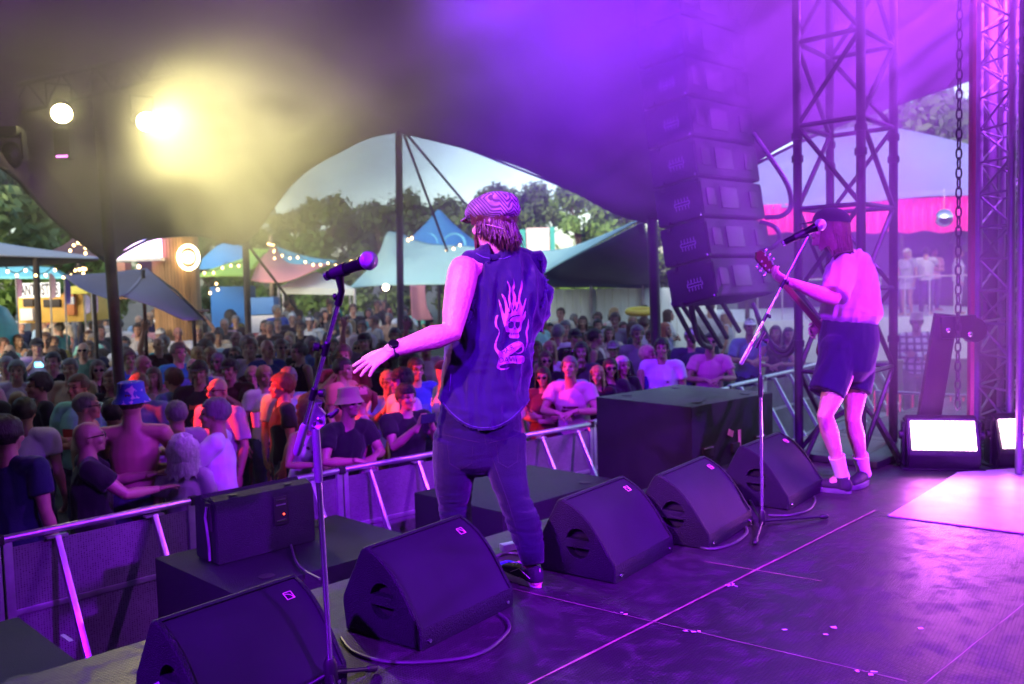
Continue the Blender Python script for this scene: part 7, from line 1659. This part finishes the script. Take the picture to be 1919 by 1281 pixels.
# strap over the shoulder
g = Geo(); g.tube([P(1545, 500, 5.72), P(1562, 478, 5.68), P(1590, 470, 5.78), P(1608, 478, 5.86), P(1626, 500, 5.93), P(1632, 530, 5.99), P(1628, 560, 6.06)], .028, rb=.004, side=l, n=8); g.obj('guitar_strap', mat('strap_leather', (.10, .06, .045), .6, bump=.3, bscale=60), root, world=True)
g = Geo(); g.box(P(1628, 545, 5.93), (.05, .03, .09), Matrix.Rotation(.3, 3, 'Y'), bev=.006); g.tube([P(1630, 530, 5.92), P(1640, 545, 5.9), P(1645, 565, 5.92), P(1638, 572, 5.95)], .003, n=5); g.obj('radio_pack', mat('pack_black', (.02, .02, .02), .5), root, world=True)
# ---- guitar
hs_, bd_ = P(1425, 482, 5.72), P(1562, 640, 6.04); ax_ = (bd_ - hs_).normalized(); fr = Vector((-.25, .85, -.25)); fr = (fr - ax_ * fr.dot(ax_)).normalized(); up_ = ax_.cross(fr).normalized()
root = empty('electric_guitar', bd_, 0, 'dark red electric guitar held by the guitarist, headstock with shining tuners', 'guitar')
RED = mat('guitar_red', (.07, .006, .012), .25, coat=.5, var=.15); FRB = mat('fretboard', (.05, .025, .02), .5)
out = [(.00, .05), (.05, .13), (.13, .165), (.20, .13), (.26, .115), (.34, .165), (.43, .17), (.49, .10), (.50, 0), (.49, -.10), (.43, -.17), (.34, -.165), (.26, -.115), (.20, -.13), (.13, -.165), (.06, -.15), (.03, -.08), (.00, -.04)]
bs = bd_ - ax_ * .14; g = Geo(); sm_ = smooth2(out, k=3); g.prism([(p[0], p[1]) for p in sm_], bs - fr * .022, ax_, up_, fr, .044); me = g.mesh('b', smooth=False); bm = bmesh.new(); bm.from_mesh(me); bmesh.ops.bevel(bm, geom=[e for e in bm.edges if abs(abs((e.verts[0].co - e.verts[1].co).normalized().dot(fr))) < .5], offset=.007, segments=2, affect='EDGES'); bm.to_mesh(me); bm.free(); shade(me); link('body', me, RED, root, world=True)
g = Geo(); g.tube([bs + ax_ * .08 - fr * .004, hs_ + ax_ * .13 - fr * .004], [.028, .022], rb=[.012, .011], side=up_, n=12); g.obj('neck', mat('neck_wood', (.16, .06, .03), .35), root, world=True)
g = Geo(); g.prism([(0, .020), (.03, .036), (.13, .040), (.165, .034), (.175, .012), (.185, 0), (.175, -.012), (.165, -.034), (.13, -.040), (.03, -.036), (0, -.020)], hs_ + ax_ * .135 - fr * .008, -ax_, up_, fr, .014); g.obj('headstock', RED, root, world=True)
for k in range(3):
    for s in (-1, 1):
        c = hs_ + ax_ * (.095 - .042 * k) + up_ * .038 * s; g = Geo(); g.tube([c, c + up_ * .022 * s], .0035, n=6); g.ell(c + up_ * .030 * s, (.011, .009, .011), nu=10, nv=6); g.lathe([(.008, 0), (.008, .014), (.004, .018)], c - up_ * .012 * s + fr * -.006, axis=-fr, n=8); g.obj('tuning_peg', CHROME, root, world=True)
g = Geo()
for k in range(6): o_ = up_ * (.0065 * (k - 2.5)); g.tube([hs_ + ax_ * .10 + o_ - fr * -.018, bs + ax_ * .40 + o_ * 1.5 - fr * -.034], .0007, n=3)
g.obj('strings', CHROME, root, world=True)
for k, q in enumerate((.16, .30)): Geo().box(bs + ax_ * q + fr * .026, (.035, .07, .012), Matrix((ax_, up_, fr)).transposed(), bev=.003).obj('pickup', CHROME, root, world=True)

# ================================================================== lamps, lit air
def spot(loc, target, e, col, ang, blend=.4, size=.06, fixture=None, label=None, grp=None):
    l_ = bpy.data.lights.new('stage_spot', 'SPOT'); l_.energy = e; l_.color = col; l_.spot_size = R_(ang); l_.spot_blend = blend; l_.shadow_soft_size = size
    o = bpy.data.objects.new('spot_light', l_); COL.objects.link(o); d = (Vector(target) - Vector(loc)); o.rotation_euler = d.to_track_quat('-Z', 'Y').to_euler()
    root = empty('stage_lamp', loc, 0, label, 'stage lamp', grp); d.normalize(); loc = Vector(loc)
    if fixture:
        r_ = fixture
        Geo().tube([loc - d * .30, loc - d * .26, loc - d * .05, loc - d * .012], [r_ * .5, r_ * .9, r_ * 1.05, r_ * 1.1], n=20).obj('housing', BLACKMET, root, world=True)
        es = LENS_E; Geo().lathe([(r_ * .97, 0), (r_ * .9, .006), (.002, .008)], loc - d * .012, axis=d, n=24).obj('lens', mat('lens_%d' % int(col[0] * 100 + col[2] * 7), col, .3, emit=col, es=es), root, world=True)
        s = d.cross(Vector((0, 0, 1))).normalized()
        for q in (-1, 1): Geo().tube([loc - d * .15 + s * r_ * 1.15 * q, loc - d * .15 + s * r_ * 1.15 * q + Vector((0, 0, .25))], .010, n=6).obj('yoke_arm', BLACKMET, root, world=True)
        Geo().tube([loc - d * .15 - s * r_ * 1.15 + Vector((0, 0, .25)), loc - d * .15 + s * r_ * 1.15 + Vector((0, 0, .25))], .010, n=6).obj('yoke_bar', BLACKMET, root, world=True)
    o.parent = root; o.location = d * .03
    return root
LENS_E = 30
YEL_ = (1, .88, .36)
L1 = P(116, 213, 9.2); L2 = P(275, 228, 9.4)
spot(L2, P(790, 400, 5.0), Y2, YEL_, 46, 1.0, .07, .10, 'blazing yellow stage lamp shining through thick smoke')
spot(L1, P(500, 1100, 4.0), Y1, YEL_, 26, .6, .07, .10, 'smaller bright yellow stage lamp hung from the truss bar')
LENS_E = 2
VIO = (.22, .001, 1.0); MAG = (.95, .10, .85)
spot((-3.4, -1.2, 5.6), P(1080, 1050, 4.4), V1, VIO, 50, .9, .12, .11, 'violet wash lamp hung behind the camera on one side')
spot((4.2, .2, 5.8), P(1420, 1080, 4.6), V2, (.27, .003, 1.0), 50, .9, .12, .11, 'violet wash lamp hung behind the camera on the other side')
spot((-2.6, 1.2, 4.9), P(880, 560, 4.3), M1, (1, .28, .80), 24, .7, .06, .09, 'magenta spot aimed at the singer\'s bare arm and cap')
spot((3.2, 1.0, 5.4), P(1570, 560, 5.8), M2, (1, .15, .62), 26, .7, .06, .09, 'magenta spot aimed at the guitarist')
spot((5.6, 6.2, 6.2), P(1150, 250, 8.0), S1, (.42, .05, 1.0), 80, .9, .1, .10, 'violet beam lamp high beside the silver towers shining through smoke')
spot(P(735, -620, 6.3), P(1230, 330, 9), S2, (.20, .01, 1.0), 66, 1.0, .08, .10, 'violet beam lamp over mid stage pointing down at the speaker array')
spot((-6.6, 7.6, 3.0), (-.9, 9.0, 1.35), RD, (1, .03, .03), 22, .6, .05, .09, 'red lamp outside the picture raking across the crowd')
# lighting truss behind the yellow lamps
root = empty('lighting_truss', P(0, 200, 9.4), label='dark lighting truss bar carrying the yellow lamps', cat='truss')
a0, a1 = P(-120, 250, 9.0), P(330, 138, 10.2); dz = Vector((0, 0, .28)); g = Geo()
for o_ in (Vector((0, 0, 0)), dz): Geo().tube([a0 + o_, a1 + o_], .022, n=8).obj('chord', BLACKMET, root, world=True)
k = 14; g = Geo()
for i in range(k): p, q = a0.lerp(a1, i / k), a0.lerp(a1, (i + 1) / k); g.tube([p + (dz if i % 2 else dz * 0), q + (dz * 0 if i % 2 else dz)], .010, n=5)
g.obj('bracing', BLACKMET, root, world=True)
for u, v, lab in ((22, 290, 'dark moving head lamp hanging at the truss end, switched off'), (-30, 300, 'second dark moving head lamp at the picture edge')):
    c = P(u, v, 9.0); root = empty('moving_head', c, 0, lab, 'stage lamp'); Geo().ell((0, 0, 0), (.10, .12, .13)).obj('head', BLACKMET, root); Geo().box((0, 0, .22), (.22, .18, .09), bev=.01).obj('base_box', BLACKMET, root); Geo().lathe([(.075, 0), (.06, .02)], (0, -.1, -.04), axis=(0, -1, -.3), n=16).obj('lens_ring', RUBBER, root)
    for s in (-1, 1): Geo().box((s * .125, 0, .08), (.02, .09, .26), bev=.005).obj('yoke_arm', BLACKMET, root)
root = empty('moving_head', P(122, 285, 9.3), 0, 'dark lamp hanging under the yellow lamp with a thin magenta display', 'stage lamp'); Geo().box((0, 0, .08), (.16, .14, .30), bev=.02).obj('housing', BLACKMET, root); Geo().box((0, -.073, -.05), (.11, .008, .018)).obj('display', mat('display_mag', (.9, .2, .8), .4, emit=(1, .15, .9), es=2.5), root)
# smoke over the stage
def smoke_mat():
    m = bpy.data.materials.new('smoke'); m.use_nodes = True; t = m.node_tree; N = t.nodes; L = t.links; N.remove(N['Principled BSDF'])
    v = N.new('ShaderNodeVolumePrincipled'); v.inputs['Color'].default_value = (.95, .95, .95, 1); v.inputs['Anisotropy'].default_value = .35; L.new(v.outputs[0], N['Material Output'].inputs['Volume'])
    tc = N.new('ShaderNodeTexCoord'); nz = N.new('ShaderNodeTexNoise'); nz.inputs['Scale'].default_value = .5; nz.inputs['Detail'].default_value = 4; nz.inputs['Distortion'].default_value = 1.0; L.new(tc.outputs['Object'], nz.inputs[0])
    mr = N.new('ShaderNodeMapRange'); mr.inputs[1].default_value = .42; mr.inputs[2].default_value = .70; mr.inputs[3].default_value = .06; mr.inputs[4].default_value = 1.3; L.new(nz.outputs[0], mr.inputs[0])
    sp = N.new('ShaderNodeSeparateXYZ'); L.new(tc.outputs['Object'], sp.inputs[0])
    hz = N.new('ShaderNodeMapRange'); hz.inputs[1].default_value = 3.3; hz.inputs[2].default_value = 5.0; hz.inputs[3].default_value = SMOKE_LO; hz.inputs[4].default_value = SMOKE_HI; hz.interpolation_type = 'SMOOTHSTEP'; L.new(sp.outputs[2], hz.inputs[0])
    mu = N.new('ShaderNodeMath'); mu.operation = 'MULTIPLY'; L.new(mr.outputs[0], mu.inputs[0]); L.new(hz.outputs[0], mu.inputs[1]); L.new(mu.outputs[0], v.inputs['Density']); return m
g = Geo(); g.box((0, 0, 0), (1, 1, 1)); me = g.mesh('smoke', smooth=False)
for v in me.vertices: v.co = (v.co.x * 17 + .5, v.co.y * 8.4 + 6.8, v.co.z * 6.4 + 4.25)
tag(link('smoke', me, smoke_mat()), 'drifting stage smoke glowing yellow and violet', kind='stuff')

def puff(name_, c, rx, ry, rz, dens, seed, lab):
    m = bpy.data.materials.new('puff'); m.use_nodes = True; t = m.node_tree; N = t.nodes; L = t.links; N.remove(N['Principled BSDF'])
    v = N.new('ShaderNodeVolumePrincipled'); v.inputs['Color'].default_value = (.95, .95, .95, 1); v.inputs['Anisotropy'].default_value = .2; L.new(v.outputs[0], N['Material Output'].inputs['Volume'])
    tc = N.new('ShaderNodeTexCoord'); nz = N.new('ShaderNodeTexNoise'); nz.inputs['Scale'].default_value = 1.7; nz.inputs['Detail'].default_value = 5; nz.inputs['Distortion'].default_value = 1.2
    of = N.new('ShaderNodeVectorMath'); of.inputs[1].default_value = (seed, 0, 0); L.new(tc.outputs['Object'], of.inputs[0]); L.new(of.outputs[0], nz.inputs[0])
    ln = N.new('ShaderNodeVectorMath'); ln.operation = 'LENGTH'; L.new(tc.outputs['Object'], ln.inputs[0]); fo = N.new('ShaderNodeMapRange'); fo.interpolation_type = 'SMOOTHSTEP'; fo.inputs[1].default_value = 1.0; fo.inputs[2].default_value = .0; L.new(ln.outputs['Value'], fo.inputs[0])
    mr = N.new('ShaderNodeMapRange'); mr.inputs[1].default_value = .42; mr.inputs[2].default_value = .64; L.new(nz.outputs[0], mr.inputs[0]); mu = N.new('ShaderNodeMath'); mu.operation = 'MULTIPLY'; L.new(mr.outputs[0], mu.inputs[0]); L.new(fo.outputs[0], mu.inputs[1])
    m2 = N.new('ShaderNodeMath'); m2.operation = 'MULTIPLY'; m2.inputs[1].default_value = dens; L.new(mu.outputs[0], m2.inputs[0]); L.new(m2.outputs[0], v.inputs['Density'])
    g = Geo(); g.ell((0, 0, 0), (1, 1, 1), nu=20, nv=12); o = g.obj(name_, m); o.location = c; o.scale = (rx, ry, rz); return tag(o, lab, kind='stuff')
puff('smoke', P(500, 275, 7.5), 2.9, 1.4, 1.9, 2.0, 3, 'thick smoke puff glowing yellow beside the stage lamp')
puff('smoke', P(1290, 240, 7.0), 2.3, 1.2, 1.7, .55, 11, 'violet smoke cloud in front of the speaker array')
puff('smoke', P(1720, 230, 5.9), 2.4, 1.5, 2.2, .50, 17, 'pale violet smoke in front of the truss towers')
puff('smoke', P(1700, 560, 7.6), 1.9, 1.6, 1.6, .42, 23, 'low violet smoke drifting round the floodlights')
puff('smoke', P(1080, 130, 8.0), 3.1, 1.6, 1.8, .5, 29, 'violet smoke streaks under the canopy peak')
